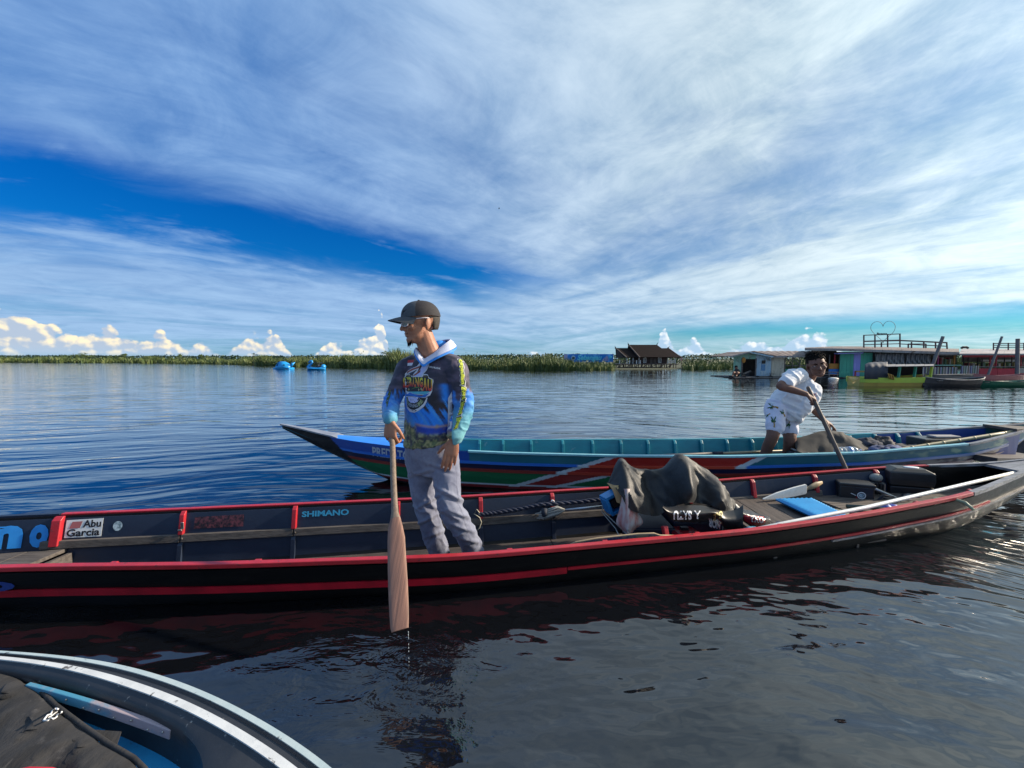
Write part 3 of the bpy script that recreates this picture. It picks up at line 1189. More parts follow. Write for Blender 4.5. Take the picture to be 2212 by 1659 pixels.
build(MB().loft([[h2.P(s, h2.wn(s) + 0.07, 0.035 + max(0, h2.fl(s) - 0.03)), h2.P(s, h2.wf(s) - 0.07, 0.035 + max(0, h2.fl(s) - 0.03)), h2.P(s, h2.wf(s) - 0.07, 0.06 + max(0, h2.fl(s) - 0.03)), h2.P(s, h2.wn(s) + 0.07, 0.06 + max(0, h2.fl(s) - 0.03))] for s in np.linspace(-0.65, 5.0, 40)]), 'floor', brown_floor2, boat2)
pale_teal = mat('pale_teal_gunwale_paint', (0.20, 0.46, 0.52), 0.4, col2=(0.10, 0.30, 0.38), nscale=12)
build(h2.rail(-0.42, 4.35, 90, -1, 0.040, 0.020, 0.010), 'gunwale_rail', pale_teal, boat2, bevel=0.004)
build(h2.rail(-0.62, 4.0, 90, 1, 0.036, 0.020, 0.008), 'gunwale_rail', teal_in, boat2, bevel=0.003)
build(h2.rail(4.36, 5.36, 30, -1, 0.036, 0.020, 0.006), 'gunwale_rail', pale_worn, boat2)
build(h2.rail(4.01, 5.36, 30, 1, 0.036, 0.020, 0.006), 'gunwale_rail', pale_worn, boat2)
# ribs on the far side
for px in (1036 / 1, 1086.5, 1147, 1215, 1279, 1340, 1398, 1456, 1513, 1568, 1622, 1673, 1727, 1780, 1835, 1890, 1938, 1983):
    s, z = h2.hit(px, 960)
    rings = []
    for z_, k in ((h2.zg(s) - 0.26, 1), (h2.zg(s) - 0.03, 1), (h2.zg(s) + 0.004, 0.5)):
        rings.append([h2.inner(s - 0.014, z_, 1, 0.002), h2.inner(s - 0.014, z_, 1, 0.002 + 0.040 * k), h2.inner(s + 0.014, z_, 1, 0.002 + 0.040 * k), h2.inner(s + 0.014, z_, 1, 0.002)])
    build(MB().loft(rings), 'rib', teal_in, boat2, bevel=0.004)
# foredeck: bright blue, with a slot, and the black prow with its grey top
sky_blue = mat('bright_blue_deck_paint', (0.035, 0.24, 0.78), 0.38, col2=(0.02, 0.16, 0.6), nscale=4, namt=0.6, bump=0.0008)
slot = (-1.28, -0.86)
def deck_pt(s, t, dz_=0.0):
    return h2.P(s, h2.wn(s) * (1 - t) + h2.wf(s) * t, h2.zg(s) + 0.004 + dz_ + 0.012 * math.sin(math.pi * t))
mb = MB()
ss = list(np.linspace(-1.88, slot[0], 10)) + list(np.linspace(slot[0], slot[1], 6))[1:] + list(np.linspace(slot[1], -0.60, 5))[1:]
ts = [0.0, 0.06, 0.30, 0.52, 0.75, 1.0]
vs_, fs_ = [], []
for s in ss:
    for t in ts: vs_.append(deck_pt(s, t))
for i in range(len(ss) - 1):
    for j in range(len(ts) - 1):
        mid = (ss[i] + ss[i + 1]) / 2
        if slot[0] < mid < slot[1] and j == 2: continue
        a = i * len(ts) + j
        fs_.append((a, a + len(ts), a + len(ts) + 1, a + 1))
mb.add(vs_, fs_)
o = build(mb, 'foredeck', sky_blue, boat2)
sm = o.modifiers.new('th', 'SOLIDIFY'); sm.thickness = 0.02; sm.offset = -1
mb = MB()
for s in (-0.60,):
    mb.loft([[h2.P(s - 0.015, h2.wn(s) + 0.03, 0.06), h2.P(s, h2.wn(s) + 0.03, 0.06), h2.P(s, h2.wn(s) + 0.03, h2.zg(s) - 0.02), h2.P(s - 0.015, h2.wn(s) + 0.03, h2.zg(s) - 0.02)],
             [h2.P(s - 0.015, h2.wf(s) - 0.03, 0.06), h2.P(s, h2.wf(s) - 0.03, 0.06), h2.P(s, h2.wf(s) - 0.03, h2.zg(s) - 0.02), h2.P(s - 0.015, h2.wf(s) - 0.03, h2.zg(s) - 0.02)]])
build(mb, 'bulkhead', sky_blue, boat2)
grey_prow = mat('grey_prow_paint', (0.23, 0.25, 0.30), 0.42, col2=(0.15, 0.16, 0.19), nscale=5, bump=0.0008)
mb = MB()
rings = []
for s in np.linspace(-2.45, -1.86, 9):
    e = 0.012
    rings.append([h2.P(s, h2.wn(s) - e, h2.zg(s) + 0.006), h2.P(s, h2.wf(s) + e, h2.zg(s) + 0.006), h2.P(s, h2.wf(s) + e, h2.zg(s) + 0.022), h2.P(s, h2.wn(s) - e, h2.zg(s) + 0.022)])
rings.append([h2.P(-1.80, h2.wn(-1.8) - .002, h2.zg(-1.8) + 0.003), h2.P(-1.80, h2.wf(-1.8) + .002, h2.zg(-1.8) + 0.003), h2.P(-1.80, h2.wf(-1.8) + .002, h2.zg(-1.8) + 0.01), h2.P(-1.80, h2.wn(-1.8) - .002, h2.zg(-1.8) + 0.01)])
mb.loft(rings)
build(mb, 'prow_cap', grey_prow, boat2, bevel=0.003)
# three raised mouldings along the near side
for zt, zb, m_ in ((0.094, 0.116, 'line'), (0.166, 0.192, 'brick')):
    def bandcol(s, zt=zt, zb=zb): return paint2(s, (zt + zb) / 2)
    mbm = MB(); cc = []
    rings = []
    for s in np.linspace(-1.62 if zt < 0.1 else -1.50, 4.9, 260):
        z0, z1 = h2.zg(s) - zb, h2.zg(s) - zt
        rings.append([h2.outer(s, z0, -1, -0.004), h2.outer(s, z0, -1, 0.010), h2.outer(s, z1, -1, 0.010), h2.outer(s, z1, -1, -0.004)])
        c = np.array(bandcol(s)); k = float(sst(np.array(s), 3.0, 4.6)) * 0.6
        c = c * (1 - k) + np.array([0.36, 0.36, 0.36]) * k
        cc += [c] * 4
    mbm.loft(rings)
    build(mbm, 'moulding', hull2_paint, boat2, attr=cc)
grey_letters = mat('grey_lettering', (0.36, 0.41, 0.48), 0.45)
def near2(px0, py0, px1, py1):
    def solve(px, py):
        d = ray(px, py); t = 3.8
        for _ in range(40):
            p = Vector((d.x * t, d.y * t, CAM_H + d.z * t)); s, w = h2.sw(p)
            t += (h2.wn(s) + h2.inset(s, p.z) - 0.003 - w) / d.y
        return s, h2.zg(s) - p.z
    a, b = solve(px0, py0), solve(px1, py1)
    return lambda u, v: h2.outer(a[0] + (b[0] - a[0]) * u, h2.zg(a[0] + (b[0] - a[0]) * u) - (a[1] + (b[1] - a[1]) * v), -1, 0.004)
build(letters('PREDATOR', near2(805, 985, 898, 967.5 + 8), bold=0.03), 'lettering', grey_letters, boat2)
cross_plank(h2, boat2, 5.02, 5.30, 0.555, floor_wood, th=0.03, skew=0.02, name='stern_board', ins=0.01)


# ================================================================== BOAT AT THE CAMERA'S FEET
rimp_px = [(-240, 1395), (0, 1405), (100, 1410), (200, 1420), (300, 1441), (400, 1470), (480, 1503), (560, 1545), (640, 1594), (700, 1634), (740, 1660), (800, 1712), (850, 1775)]
ZR = 0.30
edge = [PZ(px, py, ZR) for px, py in rimp_px]
cen = Vector((-1.75, 0.30, ZR))
# continue round behind the frame so that it is a whole tub-shaped boat
tail = [Vector((-0.19, 0.72, ZR)), Vector((-0.10, 0.45, ZR)), Vector((-0.16, 0.18, ZR)), Vector((-0.45, -0.05, ZR)), Vector((-1.0, -0.2, ZR)), Vector((-1.7, -0.26, ZR)), Vector((-2.5, -0.15, ZR)), Vector((-3.1, 0.2, ZR)), Vector((-3.3, 0.65, ZR)), Vector((-3.1, 1.05, ZR)), Vector((-2.6, 1.27, ZR))]
loop = [edge[0]] + [edge[i] for i in (1, 3, 4, 5, 7, 9, 11)] + tail
def resample(loop, n):
    pts = loop + [loop[0]]
    P_ = []
    m = len(loop)
    for i in range(m):
        p0, p1, p2, p3 = loop[i - 1], loop[i], loop[(i + 1) % m], loop[(i + 2) % m]
        for k in range(16):
            t = k / 16
            P_.append(0.5 * ((2 * p1) + (p2 - p0) * t + (2 * p0 - 5 * p1 + 4 * p2 - p3) * t * t + (3 * p1 - p0 - 3 * p2 + p3) * t ** 3))
    L = [0]
    for a, b in zip(P_, P_[1:] + P_[:1]): L.append(L[-1] + (b - a).length)
    out = []
    j = 0
    for i in range(n):
        d = L[-1] * i / n
        while L[j + 1] < d: j += 1
        a, b = P_[j], P_[(j + 1) % len(P_)]
        out.append(a + (b - a) * ((d - L[j]) / max(1e-6, L[j + 1] - L[j])))
    return out
NL = 220
lp = resample(loop, NL)
for _ in range(40):
    lp = [(lp[i - 1] + lp[i] * 2 + lp[(i + 1) % NL]) / 4 for i in range(NL)]
inward = []
for i in range(NL):
    t = (lp[(i + 1) % NL] - lp[i - 1]).normalized()
    n_ = Vector((t.y, -t.x, 0))
    if (cen - lp[i]).dot(n_) < 0: n_ = -n_
    inward.append(n_)
def smooth_in(v, it=14):
    for _ in range(it):
        v = [(v[i - 1] + v[i] * 2 + v[(i + 1) % len(v)]).normalized() for i in range(len(v))]
    return v
inward = smooth_in(inward)
def off_loop(d, z):
    return [lp[i] + inward[i] * (d if not callable(d) else d(i)) + Vector((0, 0, z)) for i in range(NL)]
tub = empty('plastic_boat', (-1.5, 0.6, 0.0), 'black plastic boat with pale rings round its rim and a blue inside', 'boat')
black_plastic = mat('scuffed_black_plastic', (0.022, 0.024, 0.028), 0.42, col2=(0.045, 0.048, 0.054), nscale=6, stretch=(1, 1, 1), bump=0.0006, bscale=60, dirt=((0.22, 0.22, 0.21), 40, 0.63, 0.72), rvar=0.25, spec=0.4)
white_ring = mat('scuffed_white_paint', (0.62, 0.63, 0.62), 0.5, col2=(0.42, 0.43, 0.43), nscale=14, bump=0.0006, bscale=60, dirt=((0.10, 0.09, 0.08), 26, 0.60, 0.66))
teal_ring = mat('pale_blue_ring_paint', (0.42, 0.49, 0.49), 0.45, col2=(0.30, 0.40, 0.42), nscale=14, bump=0.0006, bscale=50, dirt=((0.08, 0.08, 0.08), 28, 0.63, 0.68))
blue_floor = mat('stained_blue_floor', (0.014, 0.30, 0.62), 0.5, col2=(0.012, 0.19, 0.46), nscale=5, namt=0.9, bump=0.0015, bscale=40, dirt=((0.02, 0.03, 0.05), 24, 0.62, 0.75), rvar=0.2)
kk = [0.58 + 0.42 * float(sst(np.array(q.x), -1.75, -1.0)) for q in lp]
def kd(d): return lambda i: d * kk[i]
def inner_d(i):
    p = lp[i]
    # the opening ends well short of the rounded bow, so the rim deck is wide there
    return 0.092 * kk[i] + 0.45 * float(sst(np.array(p.x), -0.72, -0.22))
inner_ds = [inner_d(i) for i in range(NL)]
for _ in range(20):
    inner_ds = [(inner_ds[i - 1] + 2 * inner_ds[i] + inner_ds[(i + 1) % NL]) / 4 for i in range(NL)]
ind = lambda i: inner_ds[i]
rings = [off_loop(0.10, -0.42), off_loop(0.05, -0.25), off_loop(0.012, -0.10), off_loop(0.0, -0.03), off_loop(kd(0.002), -0.006), off_loop(kd(0.004), 0.0), off_loop(kd(0.020), 0.0),
         off_loop(kd(0.024), -0.005), off_loop(kd(0.041), -0.004), off_loop(kd(0.045), 0.001), off_loop(kd(0.066), 0.002), off_loop(kd(0.071), -0.003),
         [p for p in off_loop(lambda i: 0.071 * kk[i] + (inner_ds[i] - 0.071 * kk[i]) * 0.5, -0.006)], off_loop(ind, -0.018), off_loop(lambda i: inner_ds[i] + 0.004, -0.05), off_loop(lambda i: inner_ds[i] + 0.010, -0.19), ]
mb = MB()
nr_ = len(rings)
vs_ = [p for r in rings for p in r]
fs_ = []
for i in range(nr_ - 1):
    for j in range(NL):
        k = (j + 1) % NL
        fs_.append((i * NL + j, i * NL + k, (i + 1) * NL + k, (i + 1) * NL + j))
fs_.append(tuple(range(NL)))
mb.add(vs_, fs_)
build(mb, 'hull', black_plastic, tub, smooth=40, fixn=True)
def ring_band(d0, d1, z, m, name):
    mb = MB()
    a, b, c, d_ = off_loop(d0, z), off_loop(d1, z), off_loop(d1, z - 0.004), off_loop(d0, z - 0.004)
    vs_ = a + b + c + d_
    fs_ = []
    for j in range(NL):
        k = (j + 1) % NL
        for q in range(4):
            q2 = (q + 1) % 4
            fs_.append((q * NL + j, q2 * NL + j, q2 * NL + k, q * NL + k))
    mb.add(vs_, fs_)
    return build(mb, name, m, tub, fixn=True)
ring_band(kd(0.005), kd(0.019), 0.003, teal_ring, 'rim_ring')
ring_band(kd(0.046), kd(0.065), 0.006, white_ring, 'rim_ring')
fl_loop = off_loop(lambda i: inner_ds[i] + 0.004, -0.110)
mb = MB()
mb.add(fl_loop + [Vector((cen.x, cen.y, ZR - 0.110))], [(j, (j + 1) % NL, NL) for j in range(NL)])
build(mb, 'floor', blue_floor, tub, fixn=True)
# wooden batten with screws inside
bat = mat('blue_stained_batten', (0.36, 0.29, 0.31), 0.6, col2=(0.24, 0.20, 0.22), nscale=3, stretch=(1, 14, 14), bump=0.001, bscale=20, dirt=((0.06, 0.24, 0.36), 3.0, 0.46, 0.58))
ba, bb = PZ(60, 1476, ZR - 0.020), PZ(372, 1574, ZR - 0.028)
mid = (ba + bb) / 2 + Vector((0.006, 0.010, 0))
rings = []
for t in np.linspace(0, 1, 12):
    p = ba * (1 - t) ** 2 + mid * 2 * t * (1 - t) + bb * t * t
    d = ((mid - ba) * (1 - t) + (bb - mid) * t).normalized()
    n_ = Vector((-d.y, d.x, 0))
    rings.append([p + n_ * 0.004 + Vector((0, 0, -0.024)), p - n_ * 0.009 + Vector((0, 0, -0.024)), p - n_ * 0.006, p + n_ * 0.006])
bo = build(MB().loft(rings), 'batten', bat, tub, bevel=0.002)
for k, t in enumerate((0.3, 0.42, 0.53, 0.63, 0.75, 0.86, 0.96)):
    p = ba * (1 - t) ** 2 + mid * 2 * t * (1 - t) + bb * t * t
    d = ((mid - ba) * (1 - t) + (bb - mid) * t).normalized()
    n_ = Vector((-d.y, d.x, 0))
    build(MB().ell(p - n_ * 0.009 + Vector((0, 0, -0.008 - 0.009 * (k % 2))), (0.003, 0.003, 0.003), nu=8, nv=6), 'screw', steel, bo, smooth=True)


# ================================================================== WATER
hole1 = h1.water_poly(-6.1, 4.9, 160, 0.028)
hole2 = h2.water_poly(-2.4, 5.35, 120, 0.028)
hole3 = [(p.x, p.y) for p in off_loop(0.055, 0)][::2]
outer_sq = [(-4000, -60), (4000, -60), (4000, 6000), (-4000, 6000)]
pv_, ed_ = [], []
for lp_ in (outer_sq, hole1, hole2, hole3):
    n0 = len(pv_)
    pv_ += [Vector(p) for p in lp_]
    ed_ += [(n0 + i, n0 + (i + 1) % len(lp_)) for i in range(len(lp_))]
r_ = delaunay_2d_cdt(pv_, ed_, [], 0, 1e-6)
ov, of = r_[0], r_[2]
keep = []
for f in of:
    c = (sum((ov[i].x for i in f)) / len(f), sum((ov[i].y for i in f)) / len(f))
    if in_poly(hole1, *c) or in_poly(hole2, *c) or in_poly(hole3, *c): continue
    keep.append(tuple(f))
mb = MB()
mb.add([(q.x, q.y, 0.0) for q in ov], keep)
wm_ = bpy.data.materials.new('dark_river_water')
wm_.use_nodes = True
nt = wm_.node_tree
nt.nodes.clear()
m_out = nt.nodes.new('ShaderNodeOutputMaterial')
deep = nt.nodes.new('ShaderNodeBsdfDiffuse')
deep.inputs[0].default_value = (0.004, 0.0045, 0.006, 1)
shine = nt.nodes.new('ShaderNodeBsdfGlossy')
shine.inputs['Roughness'].default_value = 0.04
fres = nt.nodes.new('ShaderNodeFresnel')
fres.inputs['IOR'].default_value = 1.6
wmix = nt.nodes.new('ShaderNodeMixShader')
nt.links.new((E(nt, fres.outputs[0]) * 1.52 + 0.02).min(0.97).s, wmix.inputs[0])
nt.links.new(deep.outputs[0], wmix.inputs[1])
nt.links.new(shine.outputs[0], wmix.inputs[2])
nt.links.new(wmix.outputs[0], m_out.inputs[0])
t = nt.nodes.new('ShaderNodeTexCoord')
sp = nt.nodes.new('ShaderNodeSeparateXYZ')
nt.links.new(t.outputs['Object'], sp.inputs[0])
x, y = E(nt, sp.outputs[0]), E(nt, sp.outputs[1])
wa = noi(nt, vec(nt, x * 0.25, y * 0.25, 0.0), 1.0, 3.0) - 0.5
wb = noi(nt, vec(nt, x * 0.25, y * 0.25, 6.0), 1.0, 3.0) - 0.5
X_, Y_ = x + wa * 1.6, y + wb * 1.6
# long swell lines, gentle ripples and fine chop; wind patches change how much chop there is
yr = Y_ * 0.985 - X_ * 0.17 * (1.0 - x.ss(0.5, 4.0) * 2.2)
swell = noi(nt, vec(nt, X_ * 0.42, yr * 2.1, 0.0), 1.0, 2.0, 0.45)
rip = noi(nt, vec(nt, X_ * 1.1, yr * 4.6, 2.0), 1.0, 2.0, 0.45)
chop = noi(nt, vec(nt, X_ * 3.2, yr * 9.0, 5.0), 1.0, 3.0, 0.55)
patch = noi(nt, vec(nt, x * 0.03, y * 0.10, 3.3), 1.0, 3.0).ss(0.42, 0.62)
nearw = 1.0 - y.ss(1.6, 4.4)
dd = (x + 0.55) * (x + 0.55) * 1.6 + (y - 1.50) * (y - 1.50) * 5.0
spl = (dd * -3.2).exp()
turb = noi(nt, vec(nt, X_ * 4.5, y * 8.0, 1.0), 1.0, 4.0, 0.58, 0.5)
far = y.ss(9.0, 40.0)
calm = 1.0 - y.ss(12.0, 45.0) * 0.6
med = noi(nt, vec(nt, X_ * 2.0 + 3.0, yr * 3.4 + X_ * 0.8, 4.0), 1.0, 3.0, 0.5)
hgt = (med * 0.034 * nearw + swell * 0.034 * (1.0 - nearw * 0.2) * calm + rip * (0.0145 + nearw * 0.0030 - far * 0.003) + chop * (0.0014 + patch * 0.0024 * y.ss(3.0, 9.0)) + turb * spl * 0.034)
b = nt.nodes.new('ShaderNodeBump')
b.inputs['Strength'].default_value = 1.0
b.inputs['Distance'].default_value = 1.0
nt.links.new(hgt.s, b.inputs['Height'])
for sh_ in (deep, shine, fres):
    nt.links.new(b.outputs[0], sh_.inputs['Normal'])
water = build(mb, 'water', wm_)
tag(water, kind='structure')


# ================================================================== FAR SHORE
def attr_leaf(name, c1, c2, c3, rough=0.6):
    m = bpy.data.materials.new(name)
    m.use_nodes = True
    nt = m.node_tree
    p = nt.nodes['Principled BSDF']
    p.inputs['Roughness'].default_value = rough
    g = nt.nodes.new('ShaderNodeNewGeometry')
    rp = nt.nodes.new('ShaderNodeValToRGB')
    e = rp.color_ramp.elements
    e[0].color = (*c1, 1); e[1].color = (*c3, 1)
    k = rp.color_ramp.elements.new(0.5); k.color = (*c2, 1)
    t = nt.nodes.new('ShaderNodeTexCoord')
    big = noi(nt, t.outputs['Object'], 0.22, 4.0)
    f = E(nt, g.outputs['Random Per Island']) * 0.55 + big.ss(0.3, 0.7) * 0.45
    nt.links.new(f.s, rp.inputs[0])
    nt.links.new(rp.outputs[0], p.inputs['Base Color'])
    return m
reed_m = attr_leaf('reed_leaves', (0.028, 0.054, 0.014), (0.080, 0.118, 0.028), (0.17, 0.185, 0.05))
bush_m = attr_leaf('bush_leaves', (0.022, 0.048, 0.012), (0.060, 0.095, 0.022), (0.12, 0.15, 0.04))
dark_tree_m = attr_leaf('dark_tree_leaves', (0.022, 0.044, 0.016), (0.045, 0.076, 0.024), (0.082, 0.112, 0.036))
trunk_m = mat('grey_brown_bark', (0.07, 0.055, 0.04), 0.85, col2=(0.03, 0.025, 0.02), nscale=3)

def blades(verts, faces, n, pos, hgt, wid, lean):
    for i in range(n):
        x, y, z = pos[i]
        h, w = hgt[i], wid[i]
        a = random.uniform(0, math.pi)
        ca, sa = math.cos(a) * w / 2, math.sin(a) * w / 2
        lx, ly = random.gauss(0, lean) * h, random.gauss(0, lean) * h
        k = len(verts)
        verts += [(x - ca, y - sa, z), (x + ca, y + sa, z), (x + ca * .8 + lx * .4, y + sa * .8 + ly * .4, z + h * .6), (x - ca * .8 + lx * .4, y - sa * .8 + ly * .4, z + h * .6),
                  (x + lx + ca * 1.5, y + ly, z + h * random.uniform(.86, 1.0))]
        faces += [(k, k + 1, k + 2, k + 3), (k + 3, k + 2, k + 4)]

def shore_pt(px, py):
    p = PZ(px, py, 0.0)
    return p
# shoreline in the picture: (px, waterline py, top py)
shore = [(-260, 783, 768), (0, 783, 769), (150, 783.5, 767), (300, 784, 770), (420, 785.5, 769), (520, 787.5, 767), (620, 790.5, 768), (700, 792, 766), (790, 794, 761), (860, 795, 757),
         (930, 796, 762), (1010, 797, 767), (1100, 798, 764), (1190, 799, 768), (1240, 799, 778.5), (1330, 799, 780), (1470, 799, 774), (1520, 798, 774), (1590, 797, 773), (1700, 796, 766), (1900, 795, 766), (2300, 794, 766)]
spx = [a for a, _, _ in shore]
def shore_y(px): return float(np.interp(px, spx, [b for _, b, _ in shore]))
def shore_top(px): return float(np.interp(px, spx, [c for _, _, c in shore]))
for (pa, pb, nblades, lab) in ((-240, 560, 15000, 'far'), (560, 1236, 26000, 'mid'), (1236, 2280, 15000, 'right')):
    verts, faces = [], []
    pos, hg, wd = [], [], []
    pxs = np.array([random.uniform(pa, pb) for _ in range(nblades)])
    jag = fbm(np.stack([pxs * 0.05, pxs * 0, pxs * 0 + 3], 1), 3)
    jag2 = fbm(np.stack([pxs * 0.028, pxs * 0, pxs * 0 + 9], 1), 4, .6)
    for i, px in enumerate(pxs):
        if 1328 < px < 1474: continue
        b = shore_y(px) + (jag[i] - 0.5) * 1.6
        base = PZ(px, b, 0.0)
        dep = random.random() ** 1.5 * (7 if lab != 'far' else 26)
        d = Vector((base.x, base.y, 0)).normalized()
        p = base + d * dep
        top = CAM_H + (775.4 - shore_top(px)) / 864.0 * base.y
        top = max(0.5, top * (0.32 + 1.22 * jag2[i]))
        h = top * random.uniform(0.40, 1.12) * (0.55 + 0.45 * min(1, dep / 2.5))
        pos.append((p.x, p.y, -0.05)); hg.append(h); wd.append(0.10 * base.y / 55 * random.uniform(.6, 1.5))
    blades(verts, faces, len(pos), pos, hg, wd, 0.17)
    mb = MB(); mb.v, mb.f = verts, faces
    o = build(mb, 'reed_bed', reed_m)
    tag(o, kind='stuff')

# ground behind the reeds and the distant forest
mb = MB()
g_px = list(range(-400, 2700, 60))
fr_ = [PZ(px, shore_y(max(-240, min(2280, px))) - 0.6, 0.0) for px in g_px]
rows = [[Vector((p.x, p.y, -0.02)) for p in fr_], [Vector((p.x * 1.06, p.y * 1.06, 0.10)) for p in fr_], [Vector((p.x * 3, p.y * 3, 0.2)) for p in fr_], [Vector((p.x * 30, p.y * 30, 0.2)) for p in fr_]]
mb.sheet(rows)
bank = build(mb, 'marsh_ground', mat('marsh_soil', (0.045, 0.050, 0.020), 0.9, col2=(0.025, 0.03, 0.012), nscale=0.4))
tag(bank, kind='structure')

def leaf_cloud(mb, c, r, n, size):
    """small leaf faces spread through a lumpy crown"""
    c = Vector(c)
    lumps = [(Vector((random.gauss(0, .5), random.gauss(0, .5), random.gauss(0, .45))), random.uniform(.35, .7)) for _ in range(7)]
    for _ in range(n):
        l, lr = random.choice(lumps)
        q = Vector((random.gauss(0, 1), random.gauss(0, 1), random.gauss(0, 1))).normalized() * lr * random.uniform(.55, 1)
        p = c + Vector(((l.x + q.x) * r[0], (l.y + q.y) * r[1], (l.z + q.z) * r[2]))
        a = Vector((random.gauss(0, 1), random.gauss(0, 1), random.gauss(0, 1))).normalized() * size * random.uniform(.6, 1.3)
        b = a.orthogonal().normalized() * size * random.uniform(.4, .8)
        mb.add([p - a, p + b, p + a, p - b], [(0, 1, 2, 3)])

verts, faces = [], []
mbf = MB()
ftop = [(-300, 767), (0, 768), (200, 768.5), (400, 769), (700, 769), (900, 768), (1010, 768), (1200, 765), (1330, 768), (1480, 770), (1530, 765), (1580, 764), (1640, 768), (2300, 767)]
for i in range(900):
    px = random.uniform(-300, 2300)
    tp = float(np.interp(px, [a for a, _ in ftop], [b for _, b in ftop])) + random.gauss(0, 0.9)
    Y = random.uniform(170, 260) if px < 1150 else random.uniform(72, 110)
    c = PY(px, 776, Y)
    top = CAM_H + (775.4 - tp) / 864 * Y
    n_ = 12
    r0 = Y * random.uniform(4, 9) / 864
    for _ in range(26):
        p = Vector((c.x + random.gauss(0, r0), c.y + random.gauss(0, 2), random.uniform(0.0, 1.0) ** 0.7 * top))
        s = Y * random.uniform(1.0, 2.4) / 864
        a = Vector((random.gauss(0, 1), random.gauss(0, .5), random.gauss(0, 1))).normalized() * s
        b = Vector((-a.z, random.gauss(0, .3) * s, a.x)) * random.uniform(.5, .9)
        mbf.add([p - a, p + b, p + a, p - b], [(0, 1, 2, 3)])
forest = build(mbf, 'distant_forest', dark_tree_m)
tag(forest, kind='stuff')

mbs = MB()
for i in range(900):
    px = random.uniform(-240, 2280) if i % 3 else random.uniform(560, 1240)
    if 1322 < px < 1480: continue
    b = PZ(px, shore_y(px) - .15, 0.0)
    d = Vector((b.x, b.y, 0)).normalized()
    top = (CAM_H + (775.4 - shore_top(px)) / 864.0 * b.y) * random.uniform(.35, 1.0)
    p = b + d * random.uniform(0.3, 7 if px > 500 else 20)
    leaf_cloud(mbs, (p.x, p.y, top * .5), (b.y * random.uniform(.008, .02), 1.0, top * .55), 34, b.y * 1.5 / 864)
tag(build(mbs, 'shore_shrubs', bush_m), kind='stuff')

def tree(px, basepy, toppy, Y, kind, label, spread=8):
    base = PY(px, basepy, Y); base.z = 0
    H = CAM_H + (775.4 - toppy) / 864 * Y
    r = empty('palm_tree' if kind == 'palm' else 'tree', base, label, 'tree', 'trees standing above the far shore')
    lean = random.gauss(0, .05) * H
    pts = [base + Vector((lean * t * t, 0, H * t * (0.9 if kind == 'palm' else 0.82))) for t in np.linspace(0, 1, 6)]
    tr = MB().tube(pts, [H * .022 * (1.2 - t) for t in np.linspace(0, 1, 6)], 6)
    if kind != 'palm':
        for k in range(5):
            q = pts[2 + k % 4]
            a = random.uniform(0, 6.28)
            tr.tube([q, q + Vector((math.cos(a) * H * .14, math.sin(a) * H * .14, H * .16))], [H * .010, H * .004], 5)
    build(tr, 'trunk', trunk_m, r)
    mb = MB()
    if kind == 'palm':
        top = pts[-1]
        for k in range(26):
            a = random.uniform(0, 6.28); L = H * random.uniform(.16, .26)
            d = Vector((math.cos(a), math.sin(a), 0)); up = random.uniform(-.3, .9)
            prev = top
            w = H * .022
            for j in range(4):
                t = (j + 1) / 4
                nx = top + d * L * t + Vector((0, 0, L * (up * t - .75 * t * t)))
                s = Vector((-d.y, d.x, 0)) * w * (1.1 - t)
                s0 = Vector((-d.y, d.x, 0)) * w * (1.1 - t + .25)
                mb.add([prev - s0, prev + s0, nx + s, nx - s], [(0, 1, 2, 3)])
                prev = nx
    else:
        rr = spread * Y / 864
        leaf_cloud(mb, pts[-1] + Vector((0, 0, -H * .10)), (rr, rr, H * .26), 260, Y * 1.1 / 864)
    build(mb, 'crown', dark_tree_m if kind != 'bush' else bush_m, r)
    return r
tree(547, 789, 761, 84, 'palm', 'tall thin screw palm above the reeds by the whale pedal boat')
tree(556, 789, 764, 86, 'palm', 'shorter screw palm just right of the tall one by the whale boat')
tree(441, 786, 764, 120, 'bush', 'small rounded tree poking over the reeds on the left shore', 7)
tree(700, 792, 765.5, 72, 'palm', 'small palm above the reeds right of the swan pedal boat')
tree(840, 795, 754.5, 60, 'bush', 'pointed leafy tree among tall reeds left of the standing man', 9)
tree(866, 795, 756, 60, 'bush', 'bushy tree right behind the standing man', 8)
tree(826, 795, 758, 66, 'palm', 'thin palm with a round head left of the pointed tree')
tree(1093, 798, 762.5, 58, 'palm', 'small palm rising over the reeds right of the standing man')
tree(1180, 798, 764, 72, 'bush', 'dark bushy tree just left of the blue banner', 12)
tree(160, 783.5, 762.5, 170, 'bush', 'broad dark tree clump on the far left shore', 17)
tree(185, 783.5, 764, 172, 'bush', 'second dark tree against the broad clump on the far left shore', 13)
tree(270, 784, 765, 165, 'bush', 'thin crowned tree above the far left marsh', 6)
tree(388, 785, 765, 150, 'bush', 'lone small dark tree left of the marsh centre', 8)
tree(1548, 797, 763, 84, 'bush', 'green tree crown right of the stilt house', 22)
tree(1515, 797, 765.5, 80, 'bush', 'low green tree beside the stilt house porch', 14)
tree(1578, 797, 764.5, 88, 'bush', 'dark tree left of the floating shed', 15)
tree(1480, 798, 771, 56, 'bush', 'dark bush standing against the stilt house', 8)

